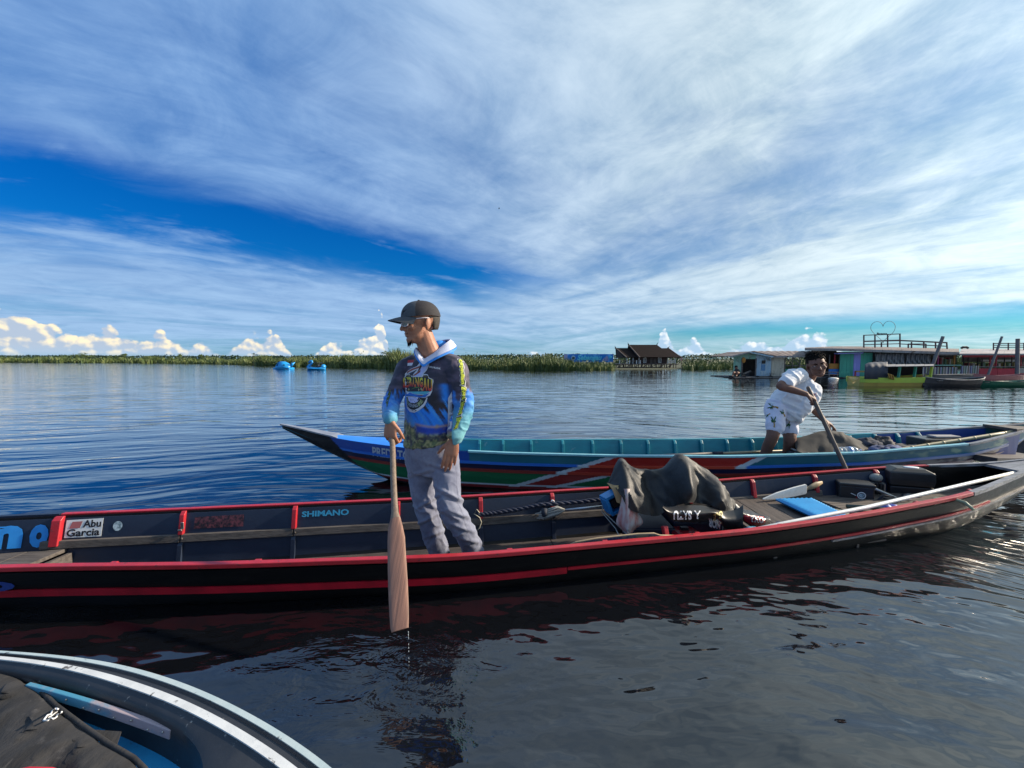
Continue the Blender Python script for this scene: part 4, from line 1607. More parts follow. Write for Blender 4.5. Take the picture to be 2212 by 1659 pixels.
# ------------------------------------------------------------------ banner on the shore
YB = 58.0
blue_cloth = mat('printed_blue_banner', (0.008, 0.22, 0.66), 0.55, col2=(0.007, 0.15, 0.52), nscale=0.6, namt=0.8)
cyan_print = mat('cyan_print', (0.12, 0.66, 0.80), 0.5)
pale_print = mat('pale_lilac_print', (0.36, 0.38, 0.58), 0.5, col2=(0.20, 0.22, 0.45), nscale=1.6, namt=0.9)
dark_print = mat('dark_print', (0.03, 0.05, 0.06), 0.5)
def bpt(px, py, off=0.0): return PY(px, py, YB - off)
banner = empty('banner', bpt(1272, 799), 'blue printed cloth banner lettered in cyan above the reeds left of the stilt house', 'banner')
g = [[bpt(px, py) + Vector((0, 0.10 * math.sin(px * 0.21), 0)) for py in (782.5, 776, 770, 764.8)] for px in np.linspace(1218, 1325, 30)]
build(MB().sheet(g, 0.02), 'cloth', blue_cloth, banner)
def bmap(x0, y0, x1, y1, off): return lambda u, v: bpt(x0 + (x1 - x0) * u, y0 + (y1 - y0) * v, off)
build(letters('Sebangau', bmap(1247, 781.5, 1300, 766.2, 0.16), bold=0.03, shear=0.3), 'lettering', cyan_print, banner)
build(letters('TAMAN NASIONAL', bmap(1267, 768.3, 1296, 766.4, 0.165)), 'lettering', cyan_print, banner)
mb = MB(); mb.add([bpt(1238.5 + 4.6 * math.cos(a), 773 + 5.2 * math.sin(a), 0.16) for a in np.linspace(0, 6.283, 20, endpoint=False)], [tuple(range(20))])
build(mb, 'emblem', mat('pale_blue_print', (0.34, 0.52, 0.66), 0.5), banner)
mb = MB(); mb.add([bpt(1238.5 + 3.3 * math.cos(a), 773 + 3.6 * math.sin(a) * (0.6 if math.sin(a) < 0 else 1), 0.18) for a in np.linspace(0, 6.283, 20, endpoint=False)], [tuple(range(20))])
build(mb, 'emblem', dark_print, banner)
build(MB().sheet([[bpt(px, py, 0.15) for py in (782, 773, 765)] for px in (1218.5, 1223, 1226)]), 'print', pale_print, banner)
mb = MB(); mb.add([bpt(x, y, 0.15) for x, y in ((1303, 780), (1303.5, 774), (1307, 772), (1311, 768), (1313, 771), (1314, 780))], [(0, 1, 2, 3, 4, 5)])
build(mb, 'print', pale_print, banner)
mb = MB().tube([bpt(1318 + 3.0 * math.cos(a) * (1 - a / 14), 771 + 3.0 * math.sin(a) * (1 - a / 14), 0.17) for a in np.linspace(0, 9, 26)], 0.05, 5)
build(mb, 'print', cyan_print, banner)
for px in (1219, 1250, 1290, 1324):
    build(MB().tube([bpt(px, 800, -0.12), bpt(px, 763.8, -0.12)], 0.05, 6), 'post', trunk_m, banner)

# ------------------------------------------------------------------ house on stilts
YH = 52.0
stilt_house = empty('stilt_house', PY(1400, 799, YH + 2.5), 'dark brown wooden house with three steep roofs standing on stilts over the water', 'house')
roof_m = mat('dark_brown_roof_shingles', (0.016, 0.010, 0.009), 0.85, col2=(0.008, 0.006, 0.006), nscale=1.2, stretch=(1, 1, 6), bump=0.02, bscale=5, spec=.1)
wall_dark = mat('brown_plank_wall', (0.060, 0.034, 0.030), 0.75, col2=(0.03, 0.02, 0.02), nscale=1.5, stretch=(5, 5, 1))
white_trim = mat('white_trim_paint', (0.62, 0.62, 0.60), 0.6)
stilt_m = mat('grey_brown_stilts', (0.10, 0.075, 0.065), 0.8, col2=(0.05, 0.038, 0.034), nscale=2)
def hp(px, py, dy=0.0): return PY(px, py, YH) + Vector((0, dy, 0))
def gable(x0, x1, r0, r1, ez, rz, y0, y1, m, parent, name, th=0.08):
    """ridge along X: eaves x0..x1 at ez, ridge r0..r1 at rz"""
    ym = (y0 + y1) / 2
    mb = MB()
    for (ya, s) in ((y0, 1), (y1, -1)):
        a, b, c, d = Vector((x0, ya, ez)), Vector((x1, ya, ez)), Vector((r1, ym, rz)), Vector((r0, ym, rz))
        g = [[a.lerp(d, t) * (1 - u) + b.lerp(c, t) * u for t in np.linspace(0, 1, 4)] for u in np.linspace(0, 1, 6)]
        if s < 0: g = g[::-1]
        mb.sheet(g, th)
    return build(mb, name, m, parent)
def X_at(px): return PY(px, 775, YH).x
def Z_at(py): return PY(1106, py, YH).z
zE = Z_at(772.5)
gable(X_at(1377), X_at(1449), X_at(1368), X_at(1431), zE, Z_at(744.6), YH - 0.9, YH + 5.2, roof_m, stilt_house, 'roof')
gable(X_at(1352), X_at(1384), X_at(1339), X_at(1372), zE - 0.02, Z_at(752), YH - 0.35, YH + 4.6, roof_m, stilt_house, 'roof')
gable(X_at(1428), X_at(1469), X_at(1426), X_at(1457), zE - 0.02, Z_at(752.4), YH - 0.35, YH + 4.6, roof_m, stilt_house, 'roof')
# barge boards and ridge horns
bb_ = MB()
for (pe, pr, y0) in (((1377, 772.5), (1368, 744.6), YH - 0.95), ((1352, 772.8), (1339, 752), YH - 0.40), ((1469, 772.8), (1457, 752.4), YH - 0.4)):
    bb_.v, bb_.f = [], []
    ym = YH + 2.15
    a = Vector((X_at(pe[0]), y0, Z_at(pe[1]))); b = Vector((X_at(pr[0]), ym, Z_at(pr[1]) + 0.04))
    build(MB().beam(a, b + (b - a) * 0.06, 0.10, 0.16), 'barge_board', stilt_m, stilt_house)
    a2 = Vector((a.x, ym * 2 - y0, a.z))
    build(MB().beam(a2, b, 0.10, 0.16), 'barge_board', stilt_m, stilt_house)
for pr, py in ((1368, 744), (1431, 744), (1339, 751.5), (1457, 752)):
    b = Vector((X_at(pr), YH + 2.15, Z_at(py)))
    build(MB().tube([b, b + Vector((-.05 if pr < 1400 else .05, 0, .16)), b + Vector((-.16 if pr < 1400 else .16, 0, .34))], [.06, .045, .015], 6), 'finial', roof_m, stilt_house)
zD = Z_at(785.5)
# body
x0, x1 = X_at(1383), X_at(1441)
bw = MB()
npl = 26
for k in range(npl):
    xa = x0 + (x1 - x0) * k / npl; xb = x0 + (x1 - x0) * (k + 1) / npl - 0.012
    build(MB().box(((xa + xb) / 2, YH + 0.02 + 0.006 * (k % 2), (zD + zE) / 2 + 0.03), (xb - xa, 0.04, zE - zD + 0.1)), 'wall_plank', wall_dark, stilt_house)
build(MB().box(((x0 + x1) / 2, YH + 2.2, (zD + zE) / 2), (x1 - x0 - .02, 4.2, zE - zD)), 'wall', wall_dark, stilt_house)
def hwin(pa, pb, ya, yb):
    xa, xb, za, zb = X_at(pa), X_at(pb), Z_at(yb), Z_at(ya)
    f = MB()
    t = 0.07
    for q in ((xa, xa + t, za, zb), (xb - t, xb, za, zb), (xa, xb, za - t, za), (xa, xb, zb, zb + t), ((xa + xb) / 2 - t / 2, (xa + xb) / 2 + t / 2, za, zb)):
        f.box(((q[0] + q[1]) / 2, YH - 0.035, (q[2] + q[3]) / 2), (q[1] - q[0], 0.05, q[3] - q[2]))
    w = build(f, 'window', white_trim, stilt_house)
    build(MB().box(((xa + xb) / 2, YH - 0.015, (za + zb) / 2), (xb - xa, 0.02, zb - za)), 'pane', mat('dark_window_glass', (0.03, 0.035, 0.05), 0.1), w)
hwin(1389, 1396, 773.5, 782.5)
hwin(1421.5, 1428.5, 773.5, 782.5)
for pa in (1404, 1412):
    xa = X_at(pa)
    build(MB().box((xa + .16, YH - 0.02, (zD + zE) / 2), (.34, .03, (zE - zD) * .86)), 'door', stilt_m, stilt_house)
# deck and porch
xl, xr = X_at(1333), X_at(1458)
for k in range(5):
    build(MB().box(((xl + xr) / 2, YH - 0.55 + k * 1.2, zD - 0.06), (xr - xl, 1.17, 0.10)), 'deck', stilt_m, stilt_house)
for px in (1336, 1347, 1357, 1366, 1372, 1380):
    x = X_at(px)
    build(MB().box((x, YH - 0.6, zD + 0.22), (.09, .09, .44)), 'rail_post', white_trim if px not in (1347, 1366) else stilt_m, stilt_house)
build(MB().beam((X_at(1335), YH - .6, zD + .36), (X_at(1382), YH - .6, zD + .36), .05, .06), 'railing', stilt_m, stilt_house)
for px in (1354, 1367, 1380, 1442, 1449, 1458):
    build(MB().box((X_at(px), YH - 0.1, (zD + zE) / 2), (.09, .09, zE - zD + .1)), 'porch_post', white_trim, stilt_house)
for z in (.18, .36):
    build(MB().beam((X_at(1442), YH - .1, zD + z), (X_at(1458), YH - .1, zD + z), .05, .10), 'railing', white_trim, stilt_house)
# left gable end infill seen under the roof
mb = MB(); mb.add([(X_at(1349), YH + .2, zE), (X_at(1349), YH + 4.1, zE), (X_at(1341), YH + 2.15, Z_at(755))], [(0, 1, 2)])
build(mb, 'gable_wall', stilt_m, stilt_house)
for row, (dy, n) in enumerate(((-0.9, 17), (1.5, 13), (4.2, 11))):
    for k in range(n):
        x = xl + 0.1 + (xr - xl - 0.2) * k / (n - 1) + random.gauss(0, .06)
        build(MB().tube([(x, YH + dy, -0.6), (x + random.gauss(0, .05), YH + dy, zD - 0.1)], 0.055, 6), 'stilt', stilt_m, stilt_house)
for k in range(7):
    x = xl + .5 + (xr - xl - 1.2) * k / 6
    build(MB().beam((x, YH - .9, zD - .12), (x - .75, YH - .9, 0.12), .05, .07), 'brace', stilt_m, stilt_house)
# red and white marker by the house
mk_ = empty('marker_sign', PY(1472, 790, 56), 'small red and white diamond marker on a post right of the stilt house', 'sign')
build(MB().tube([PY(1472, 799, 56), PY(1472, 770, 56)], .04, 6), 'post', stilt_m, mk_)
mb = MB().prism([(-.22, 0), (0, -.34), (.22, 0), (0, .34)], PY(1472, 775, 55.9), (1, 0, 0), (0, 0, 1), .03)
build(mb, 'board', mat('faded_pink_red', (0.55, 0.24, 0.20), .6, col2=(.7, .6, .55), nscale=2), mk_)

# ------------------------------------------------------------------ pedal boats
pedal_blue = mat('pedal_boat_blue', (0.012, 0.27, 0.62), 0.35, col2=(0.008, 0.19, 0.5), nscale=1.5)
pedal_dark = mat('pedal_boat_dark', (0.02, 0.025, 0.04), 0.5)
skin2 = mat('brown_skin_far', (0.16, 0.08, 0.05), 0.6)
def whale():
    Y = 49.0
    k = Y / 864
    o = PZ(616, 797, 0.0)
    r = empty('pedal_boat', o, 'blue whale-shaped pedal boat with a round window hole and raised tail', 'pedal boat', 'pedal boats by the reeds')
    body = MB()
    rings = []
    for x, hw, zt in ((-19, .2, 3), (-18, 5, 8), (-15, 8, 13), (-9, 9, 15.5), (0, 9, 15), (6, 8, 12), (11, 5.5, 8), (14, 3, 6)):
        ring = []
        for a in np.linspace(0, math.pi, 13):
            ring.append(o + Vector((x * k, math.cos(a) * hw * k * 1.4, (1.5 + math.sin(a) ** .8 * zt) * k)))
        rings.append(ring)
    # leave the cabin opening out of the near side
    mb = MB()
    n = 13
    vs_ = [p for q in rings for p in q]
    fs_ = []
    for i in range(len(rings) - 1):
        for j in range(n - 1):
            if i in (1, 2) and j in (7, 8, 9, 10): continue
            fs_.append((i * n + j, i * n + j + 1, (i + 1) * n + j + 1, (i + 1) * n + j))
    mb.add(vs_, fs_)
    b = build(mb, 'cabin', pedal_blue, r, smooth=50, fixn=True)
    s = b.modifiers.new('t', 'SOLIDIFY'); s.thickness = .08
    build(MB().box(o + Vector((-3 * k, 0, 1.2 * k)), (36 * k, 22 * k, 3.6 * k)), 'float', pedal_blue, r, bevel=.06)
    for s in (-1, 1):
        mbt = MB().tube([o + Vector((13 * k, 0, 6 * k)), o + Vector((16 * k, s * 2 * k, 11 * k)), o + Vector((19 * k, s * 6 * k, 15 * k))], [2.2 * k, 2.4 * k, .5 * k], 8, flat=.4)
        build(mbt, 'tail_fin', pedal_blue, r, smooth=True)
    build(MB().ell(o + Vector((4 * k, -11.2 * k, 9 * k)), (2.4 * k, .8 * k, 1.2 * k)), 'eye', pedal_dark, r, smooth=True)
    build(MB().box(o + Vector((9 * k, -10 * k, 1 * k)), (5 * k, 2 * k, 1.6 * k)), 'step', white_trim, r)
    build(MB().box(o + Vector((-8 * k, 0, 5 * k)), (7 * k, 10 * k, 6 * k)), 'seat', pedal_dark, r)
def swan():
    o = PZ(684, 799, 0.0)
    k = o.y / 864
    r = empty('pedal_boat', o, 'blue swan-shaped pedal boat with a curved neck and small dark canopy', 'pedal boat', 'pedal boats by the reeds')
    rings = []
    for x, hw, zt in ((-19, 1.5, 8), (-16, 6, 7.2), (-8, 8.5, 6), (2, 9, 5), (10, 8, 6), (16, 5, 8.5), (19, 1.5, 8)):
        ring = []
        for a in np.linspace(0, 2 * math.pi, 14, endpoint=False):
            ring.append(o + Vector((x * k, math.cos(a) * hw * k * 1.2, (zt * .5 + math.sin(a) * zt * .56) * k)))
        rings.append(ring)
    build(MB().loft(rings), 'hull', pedal_blue, r, smooth=50)
    nk = [(-17, 6), (-15, 10), (-11, 13), (-9, 16), (-10, 19), (-13, 18.5), (-17, 16)]
    build(MB().tube([o + Vector((a * k, 0, b * k)) for a, b in nk], [x * k for x in (4, 2.8, 2.2, 2.1, 2.5, 2.4, .7)], 10, round_ends=True), 'neck', pedal_blue, r, smooth=True)
    build(MB().ell(o + Vector((15 * k, 0, 7 * k)), (5 * k, 6.5 * k, 5 * k)), 'tail', pedal_blue, r, smooth=True)
    build(MB().box(o + Vector((2 * k, 0, 15 * k)), (16 * k, 14 * k, 1.0 * k)), 'canopy', pedal_dark, r, bevel=.03)
    for x, y in ((-5, -5), (9, -5), (-5, 5), (9, 5)):
        build(MB().tube([o + Vector((x * k, y * k, 4 * k)), o + Vector((x * k, y * k, 15 * k))], .5 * k, 6), 'canopy_post', pedal_dark, r)
    build(MB().box(o + Vector((4 * k, 0, 7.5 * k)), (3.5 * k, 9 * k, 8 * k)), 'seat', pedal_dark, r, bevel=.03)
whale()
swan()


# ================================================================== FLOATING VILLAGE
def weathered(name, c, c2, dirtc=(0.06, 0.05, 0.045), amt=(0.50, 0.72)):
    return mat(name, c, 0.8, col2=c2, nscale=1.4, stretch=(6, 6, 0.6), namt=0.9, dirt=(dirtc, 2.2, amt[0], amt[1]))
green_w = weathered('weathered_green_boards', (0.16, 0.36, 0.27), (0.28, 0.36, 0.31))
blue_w = weathered('weathered_blue_boards', (0.24, 0.38, 0.50), (0.40, 0.47, 0.49))
cream_w = weathered('weathered_cream_boards', (0.50, 0.46, 0.36), (0.36, 0.33, 0.27), amt=(0.55, 0.78))
grey_w = weathered('weathered_grey_boards', (0.17, 0.155, 0.145), (0.09, 0.08, 0.075))
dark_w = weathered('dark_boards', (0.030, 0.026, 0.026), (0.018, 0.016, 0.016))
rust_roof = mat('rusty_roof_sheets', (0.15, 0.095, 0.075), 0.75, col2=(0.24, 0.21, 0.20), nscale=1.0, stretch=(5, 0.6, 0.6), namt=0.95, bump=0.02, bscale=4, dirt=((0.06, 0.04, 0.03), 1.6, 0.52, 0.7))
fascia_m = mat('grey_fascia', (0.24, 0.235, 0.24), 0.7, col2=(0.12, 0.11, 0.11), nscale=2, dirt=((0.08, 0.06, 0.05), 2.5, 0.55, 0.7))
kiosk_green = weathered('kiosk_green_boards', (0.06, 0.34, 0.24), (0.05, 0.26, 0.19), amt=(0.66, 0.9))
lavender = weathered('lavender_paint', (0.26, 0.27, 0.64), (0.21, 0.22, 0.55), amt=(0.66, 0.9))
red_w = weathered('red_wall_paint', (0.42, 0.035, 0.055), (0.32, 0.03, 0.045), amt=(0.64, 0.85))
orange_w = mat('ochre_paint', (0.40, 0.17, 0.025), .7)
blue2_w = mat('cobalt_panel_paint', (0.03, 0.17, 0.50), .7)
tarp_grey = mat('grey_tarpaulin', (0.15, 0.15, 0.155), 0.6, col2=(0.09, 0.09, 0.095), nscale=1.5, stretch=(3, 3, .5))

YV = 27.0
def vp(px, py, dy=0.0):
    return PY(px, py, YV + dy)
VX = lambda px, dy=0.0: PY(px, 775, YV + dy).x
VZ = lambda py, dy=0.0: PY(1106, py, YV + dy).z
def wall_boards(parent, pa, pb, pyt, pyb, m, dy=0.0, wid=0.16, name='wall_board', tops=None, th=0.03):
    xa, xb = VX(pa, dy), VX(pb, dy)
    zb = VZ(pyb, dy)
    n = max(1, int(round((xb - xa) / wid)))
    for k in range(n):
        a = xa + (xb - xa) * k / n; b = xa + (xb - xa) * (k + 1) / n - 0.008
        t0 = VZ(pyt, dy) if tops is None else VZ(tops(pa + (pb - pa) * (k + .5) / n), dy)
        build(MB().box(((a + b) / 2, YV + dy + 0.004 * (k % 3), (zb + t0) / 2), (b - a, th, t0 - zb)), name, m, parent)
def vbox(parent, name, pa, pb, pyt, pyb, m, dy=0.0, th=0.05, **kw):
    xa, xb, zt, zb = VX(pa, dy), VX(pb, dy), VZ(pyt, dy), VZ(pyb, dy)
    return build(MB().box(((xa + xb) / 2, YV + dy, (zt + zb) / 2), (xb - xa, th, zt - zb)), name, m, parent, **kw)
def pier(parent, pa, pb, pyt, dep, n, m, name='deck_plank', front=-0.6):
    xa, xb = VX(pa), VX(pb)
    z = VZ(pyt)
    for k in range(n):
        y = YV + front + dep * (k + .5) / n
        j = random.gauss(0, .06)
        build(MB().box(((xa + xb) / 2 + j, y, z - .03 + random.gauss(0, .008)), (xb - xa, dep / n - .03, .05)), name, m, parent)

# left shed
shed = empty('floating_shed', vp(1640, 815), 'low weathered shed of green blue and cream boards floating left of the village', 'shed', 'floating houses')
rl = lambda px: float(np.interp(px, [1580, 1620, 1669], [769.5, 761, 770]))
wall_boards(shed, 1585, 1603, 770, 812, green_w, tops=rl)
wall_boards(shed, 1633.5, 1666.5, 770, 812, blue_w, tops=rl)
wall_boards(shed, 1603.3, 1633.2, 770, 775.5, green_w, tops=rl)
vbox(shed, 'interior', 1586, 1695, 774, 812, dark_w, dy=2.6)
vbox(shed, 'door_post', 1602, 1604.4, 774, 812, grey_w, dy=-.03)
vbox(shed, 'door_post', 1632.2, 1634.6, 774, 812, grey_w, dy=-.03)
wall_boards(shed, 1667, 1694.5, 770.5, 812.5, cream_w, dy=0.1, wid=.14)
vbox(shed, 'window', 1646, 1653.5, 778.5, 785.5, dark_w, dy=-.02)
vbox(shed, 'stain', 1645, 1654, 787, 801, mat('blue_paint_patch', (0.07, 0.19, 0.36), .8, col2=(.2, .3, .38), nscale=6), dy=-.014, th=.02)
def slope(parent, name, pa, pb, pye, qa, qb, pyr, dye, dyr, m, n, th=.03):
    """roof sheets from an eave line to a ridge line"""
    for k in range(n):
        a0, a1 = k / n, (k + 1) / n - .02 / n
        P_ = lambda t, pe: (vp(pa + (pb - pa) * t, pye, dye) if pe else vp(qa + (qb - qa) * t, pyr, dyr))
        g = [[P_(a0, 1), P_(a0, 0)], [P_((a0 + a1) / 2, 1) + Vector((0, 0, .03)), P_((a0 + a1) / 2, 0) + Vector((0, 0, .03))], [P_(a1, 1), P_(a1, 0)]]
        build(MB().sheet(g, th), name, m, parent)
# gable roof over the front, running back, and the lean-to over the side
for (pa, ya, pb, yb) in ((1578, 770, 1620, 760.2), (1620, 760.2, 1670, 770.2)):
    for k in range(4):
        y0, y1 = -0.35 + k * .8, -0.35 + (k + 1) * .8 - .02
        a, b = Vector((VX(pa), 0, VZ(ya))), Vector((VX(pb), 0, VZ(yb)))
        g = [[a + Vector((0, YV + y0, 0)), b + Vector((0, YV + y0, 0))], [a + Vector((0, YV + y1, 0)), b + Vector((0, YV + y1, 0))]]
        build(MB().sheet(g[::-1], .04), 'roof_sheet', rust_roof, shed)
    build(MB().beam(vp(pa, ya + .6, -.38), vp(pb, yb + .6, -.38), .04, .09), 'barge_board', fascia_m if pa < 1600 else blue_w, shed)
slope(shed, 'roof_sheet', 1670, 1756, 771, 1622, 1756, 759.5, -.25, 2.4, rust_roof, 9)
build(MB().beam(vp(1669, 770.6, -.28), vp(1756, 769.6, -.28), .04, .12), 'fascia', fascia_m, shed)
for px in (1696, 1712, 1728, 1744):
    vbox(shed, 'post', px - .7, px + .7, 770, 811, grey_w, dy=0.2, th=.05)
for a, b in (((1697, 772), (1711, 786)), ((1713, 772), (1727, 787))):
    build(MB().beam(vp(*a, .22), vp(*b, .22), .04, .05), 'brace', grey_w, shed)
vbox(shed, 'half_wall', 1696, 1730, 797, 811, kiosk_green, dy=.25)
vbox(shed, 'railing', 1696, 1745, 789, 791, grey_w, dy=.25)
pier(shed, 1572, 1757, 813, 3.4, 9, grey_w, front=-1.1)
for k in range(7):
    px = 1578 + k * 29
    build(MB().tube([vp(px, 815.5, -1.0), vp(px, 815.5, 2.2)], .13, 8), 'float_log', dark_w, shed)
build(MB().beam(vp(1605, 808, -.2), vp(1622, 801, .3), .05, .10), 'loose_board', grey_w, shed)
build(MB().ell(vp(1606.5, 778, -.06), (.13, .06, .2)), 'hanging_bag', orange_w, shed, smooth=True)
build(MB().box(vp(1625, 809, .8), (.7, .5, .35)), 'crate', dark_w, shed)

# dark middle house with kiosk, tarps and a railed roof deck
mid_house = empty('floating_house', vp(1880, 815), 'dark floating house with a wide flat roof, green kiosk walls and grey tarps', 'house', 'floating houses')
# roof: shallow, with a long fascia
for k in range(16):
    xa = 1739 + (2072 - 1739) * k / 16; xb = 1739 + (2072 - 1739) * (k + 1) / 16 - .4
    e = lambda px: float(np.interp(px, [1739, 1800, 1865, 2072], [755.5, 756, 758, 764]))
    rdg = lambda px: float(np.interp(px, [1739, 1800, 1865, 2072], [752.0, 749.2, 749.5, 754.5]))
    g = [[vp(xa, e(xa), -.8), vp(xa, rdg(xa), 3.5)], [vp(xb, e(xb), -.8), vp(xb, rdg(xb), 3.5)]]
    build(MB().sheet(g, .04), 'roof_sheet', rust_roof, mid_house)
    build(MB().beam(vp(xa, e(xa) - .8, -.84), vp(xb, e(xb) - .8, -.84), .05, .16), 'fascia', fascia_m, mid_house)
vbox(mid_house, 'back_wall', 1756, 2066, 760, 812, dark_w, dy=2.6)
vbox(mid_house, 'gable_wall', 1752, 1806, 756.5, 771, dark_w, dy=0.5)
wall_boards(mid_house, 1814.5, 1844, 764.5, 815, kiosk_green, dy=-.25)
wall_boards(mid_house, 1844.3, 1859, 764.5, 815, lavender, dy=-.24, wid=.24)
wall_boards(mid_house, 1859.3, 1884.5, 762, 815, kiosk_green, dy=-.23)
build(MB().beam(vp(1806, 763.8, -.5), vp(1861, 762.5, -.5), .30, .07), 'awning', lavender, mid_house)
vbox(mid_house, 'panel', 1791.5, 1813, 785.3, 796.8, orange_w, dy=-.1)
vbox(mid_house, 'panel', 1791.5, 1813, 797.2, 808, blue2_w, dy=-.1)
for px in (1792, 1803, 1813.5):
    vbox(mid_house, 'post', px - .8, px + .8, 766, 812, red_w if px == 1803 else grey_w, dy=-.08)
vbox(mid_house, 'post', 1757, 1759, 757, 812, grey_w, dy=-.4)
vbox(mid_house, 'post', 1886, 1888, 758, 815, dark_w, dy=-.3)
vbox(mid_house, 'beam', 1886, 2020, 761, 765.5, dark_w, dy=-.2)
vbox(mid_house, 'green_board', 1905, 1955, 759.5, 763, weathered('old_green_board', (.035, .10, .075), (.03, .06, .05)), dy=-.28)
def tarp_sheet(pa, pb, pt, pb2, name='tarpaulin'):
    g = []
    for u in np.linspace(0, 1, 44):
        row = []
        for v in np.linspace(0, 1, 10):
            px = pa + (pb - pa) * u + 2.0 * (1 - v) * (0.5 - u)
            w = .06 * math.sin(u * 31 + 3 * math.sin(v * 4)) * (0.3 + .7 * v) + .04 * math.sin(u * 67 + v * 3)
            row.append(vp(px, pt + (pb2 - pt) * v + .8 * math.sin(u * 9) * v, -.42 + w - .1 * v))
        g.append(row)
    build(MB().sheet(g, .012), name, tarp_grey, mid_house, smooth=True)
tarp_sheet(1889.5, 1954, 763.5, 788.5)
tarp_sheet(1956, 2010, 763, 788.5)
# little shop beside the tarps
vbox(mid_house, 'post', 2016, 2017.5, 766, 800, white_trim, dy=-.2)
vbox(mid_house, 'post', 2025.5, 2027.5, 766, 800, mat('magenta_post', (.35, .04, .16), .7), dy=-.2)
vbox(mid_house, 'post', 2060, 2063, 766, 800, orange_w, dy=-.2)
build(MB().beam(vp(2010, 766, -.5), vp(2070, 766.5, -.5), .5, .06), 'awning', fascia_m, mid_house)
for k in range(9):
    c = random.choice([(.3, .05, .05), (.05, .12, .3), (.4, .35, .3), (.25, .2, .05), (.1, .2, .12)])
    vbox(mid_house, 'goods', 2029 + k * 3.3, 2031.6 + k * 3.3, 775 + random.uniform(-3, 5), 787, mat('goods_%d' % (k % 5), c, .6), dy=.4 + .1 * (k % 3), th=.2)
vbox(mid_house, 'counter', 1915, 2069, 787.8, 790, mat('pale_green_counter', (.16, .33, .26), .6), dy=-.5, th=.5)
pier(mid_house, 1752, 2075, 815, 4.0, 10, grey_w, front=-1.0)
vbox(mid_house, 'deck_beam', 1752, 2075, 816, 820.5, dark_w, dy=-1.05, th=.1)
for k in range(11):
    px = 1756 + k * 31
    build(MB().tube([vp(px, 819, -1.2), vp(px, 819, 2.6)], .15, 8), 'float_log', dark_w, mid_house)
# low rails along the landing
for z in (803.5, 808.5):
    build(MB().beam(vp(1752, z, -.9), vp(1812, z + .5, -.9), .04, .06), 'railing', grey_w, mid_house)
for px in (1757, 1775, 1793, 1811):
    vbox(mid_house, 'rail_post', px - .6, px + .6, 803, 815, grey_w, dy=-.9)
build(MB().beam(vp(1815, 804, -.9), vp(1835, 804, -.9), .04, .06), 'railing', kiosk_green, mid_house)
vbox(mid_house, 'rail_post', 1834, 1835.4, 804, 815, kiosk_green, dy=-.9)
build(MB().box(vp(1860, 802.5, -.7), (.8, .05, .1)), 'railing', mat('ochre_rail', (.3, .2, .06), .7), mid_house)
vbox(mid_house, 'rail_post', 1848, 1850.4, 802, 815, red_w, dy=-.7)
build(MB().ell(vp(1800, 818, -1.5), (.32, .2, .09)), 'plastic_float', white_trim, mid_house, smooth=True)
# roof deck rails
rail_m = mat('dark_red_brown_rail', (0.085, 0.040, 0.042), .7, col2=(.05, .03, .035), nscale=3)
YR = 1.2
def rb(a, b, w=.05, h=.06, name='roof_rail', dy=YR): build(MB().beam(vp(*a, dy), vp(*b, dy), w, h), name, rail_m, mid_house)
for px, t, b in ((1866, 724.5, 751), (1890, 723.2, 751), (1917.5, 722.6, 750), (1944, 721.6, 750), (1904, 739, 750), (1969, 738.6, 752), (1995.5, 739.2, 752), (2021, 740, 753), (2045, 740.5, 754), (2000, 743, 752), (1962, 743, 752)):
    rb((px, t), (px + (1.0 if px == 2045 else 0), b), .06, .06, 'roof_post')
rb((1865, 724.3), (1945, 721.3)); rb((1865, 737), (1945, 734.4)); rb((1865, 744.8), (1942, 742.5)); rb((1945, 735), (2046, 739.8)); rb((1945, 743), (2046, 748.0)); rb((1962, 743), (2000, 743))
rb((1866, 737), (1866, 734), .05, .05, dy=3.0)
rb((1866, 738), (1945, 736), dy=3.2); rb((1945, 736), (2046, 741), dy=3.2)
# heart frame with its small sign
heart = empty('heart_frame', vp(1907, 745, 1.5), 'thin heart-shaped metal frame standing on the roof deck', 'frame')
hpts = []
for t in np.linspace(0.0, 2 * math.pi, 60):
    hx = 16 * math.sin(t) ** 3
    hy = 13 * math.cos(t) - 5 * math.cos(2 * t) - 2 * math.cos(3 * t) - math.cos(4 * t)
    hpts.append(vp(1907.5 + hx * 1.66, 713.5 - hy * 1.62 - (hy > 0) * hx * .06, 1.5))
build(MB().tube(hpts, .013, 6), 'hoop', rail_m, heart)
build(letters('Brama', lambda u, v: vp(1894 + 23 * u, 723 - 4.6 * v, YR - .04), bold=0.05), 'lettering', mat('black_letters', (.012, .012, .02), .6), heart)
# picket fence, each board its own stripe colour
fence = empty('picket_fence', vp(2060, 812), 'low fence of upright boards in white blue green and brown before the red house', 'fence')
pk = [(.42, .40, .38), (.06, .05, .12), (.30, .33, .27), (.10, .07, .05), (.24, .26, .36), (.05, .10, .07), (.36, .30, .28), (.15, .14, .13)]
for k in range(24):
    px = 1995 + k * 3.15
    m_ = mat('picket_paint_%d' % (k % 8), pk[k % 8], .75, nscale=3)
    vbox(fence, 'picket', px, px + 2.5, 793 + .5 * (k % 2), 813, m_, dy=-1.0 + .01 * (k % 2), th=.03)
for k in range(16):
    px = 2077 + k * 2.45
    m_ = mat('picket_paint_%d' % ((k * 3 + 1) % 8), pk[(k * 3 + 1) % 8], .75)
    vbox(fence, 'picket', px, px + 1.9, 790, 812.5, m_, dy=-1.1, th=.03)
for z in (797, 808):
    vbox(fence, 'fence_rail', 1994, 2116, z, z + 1.2, grey_w, dy=-.96, th=.04)

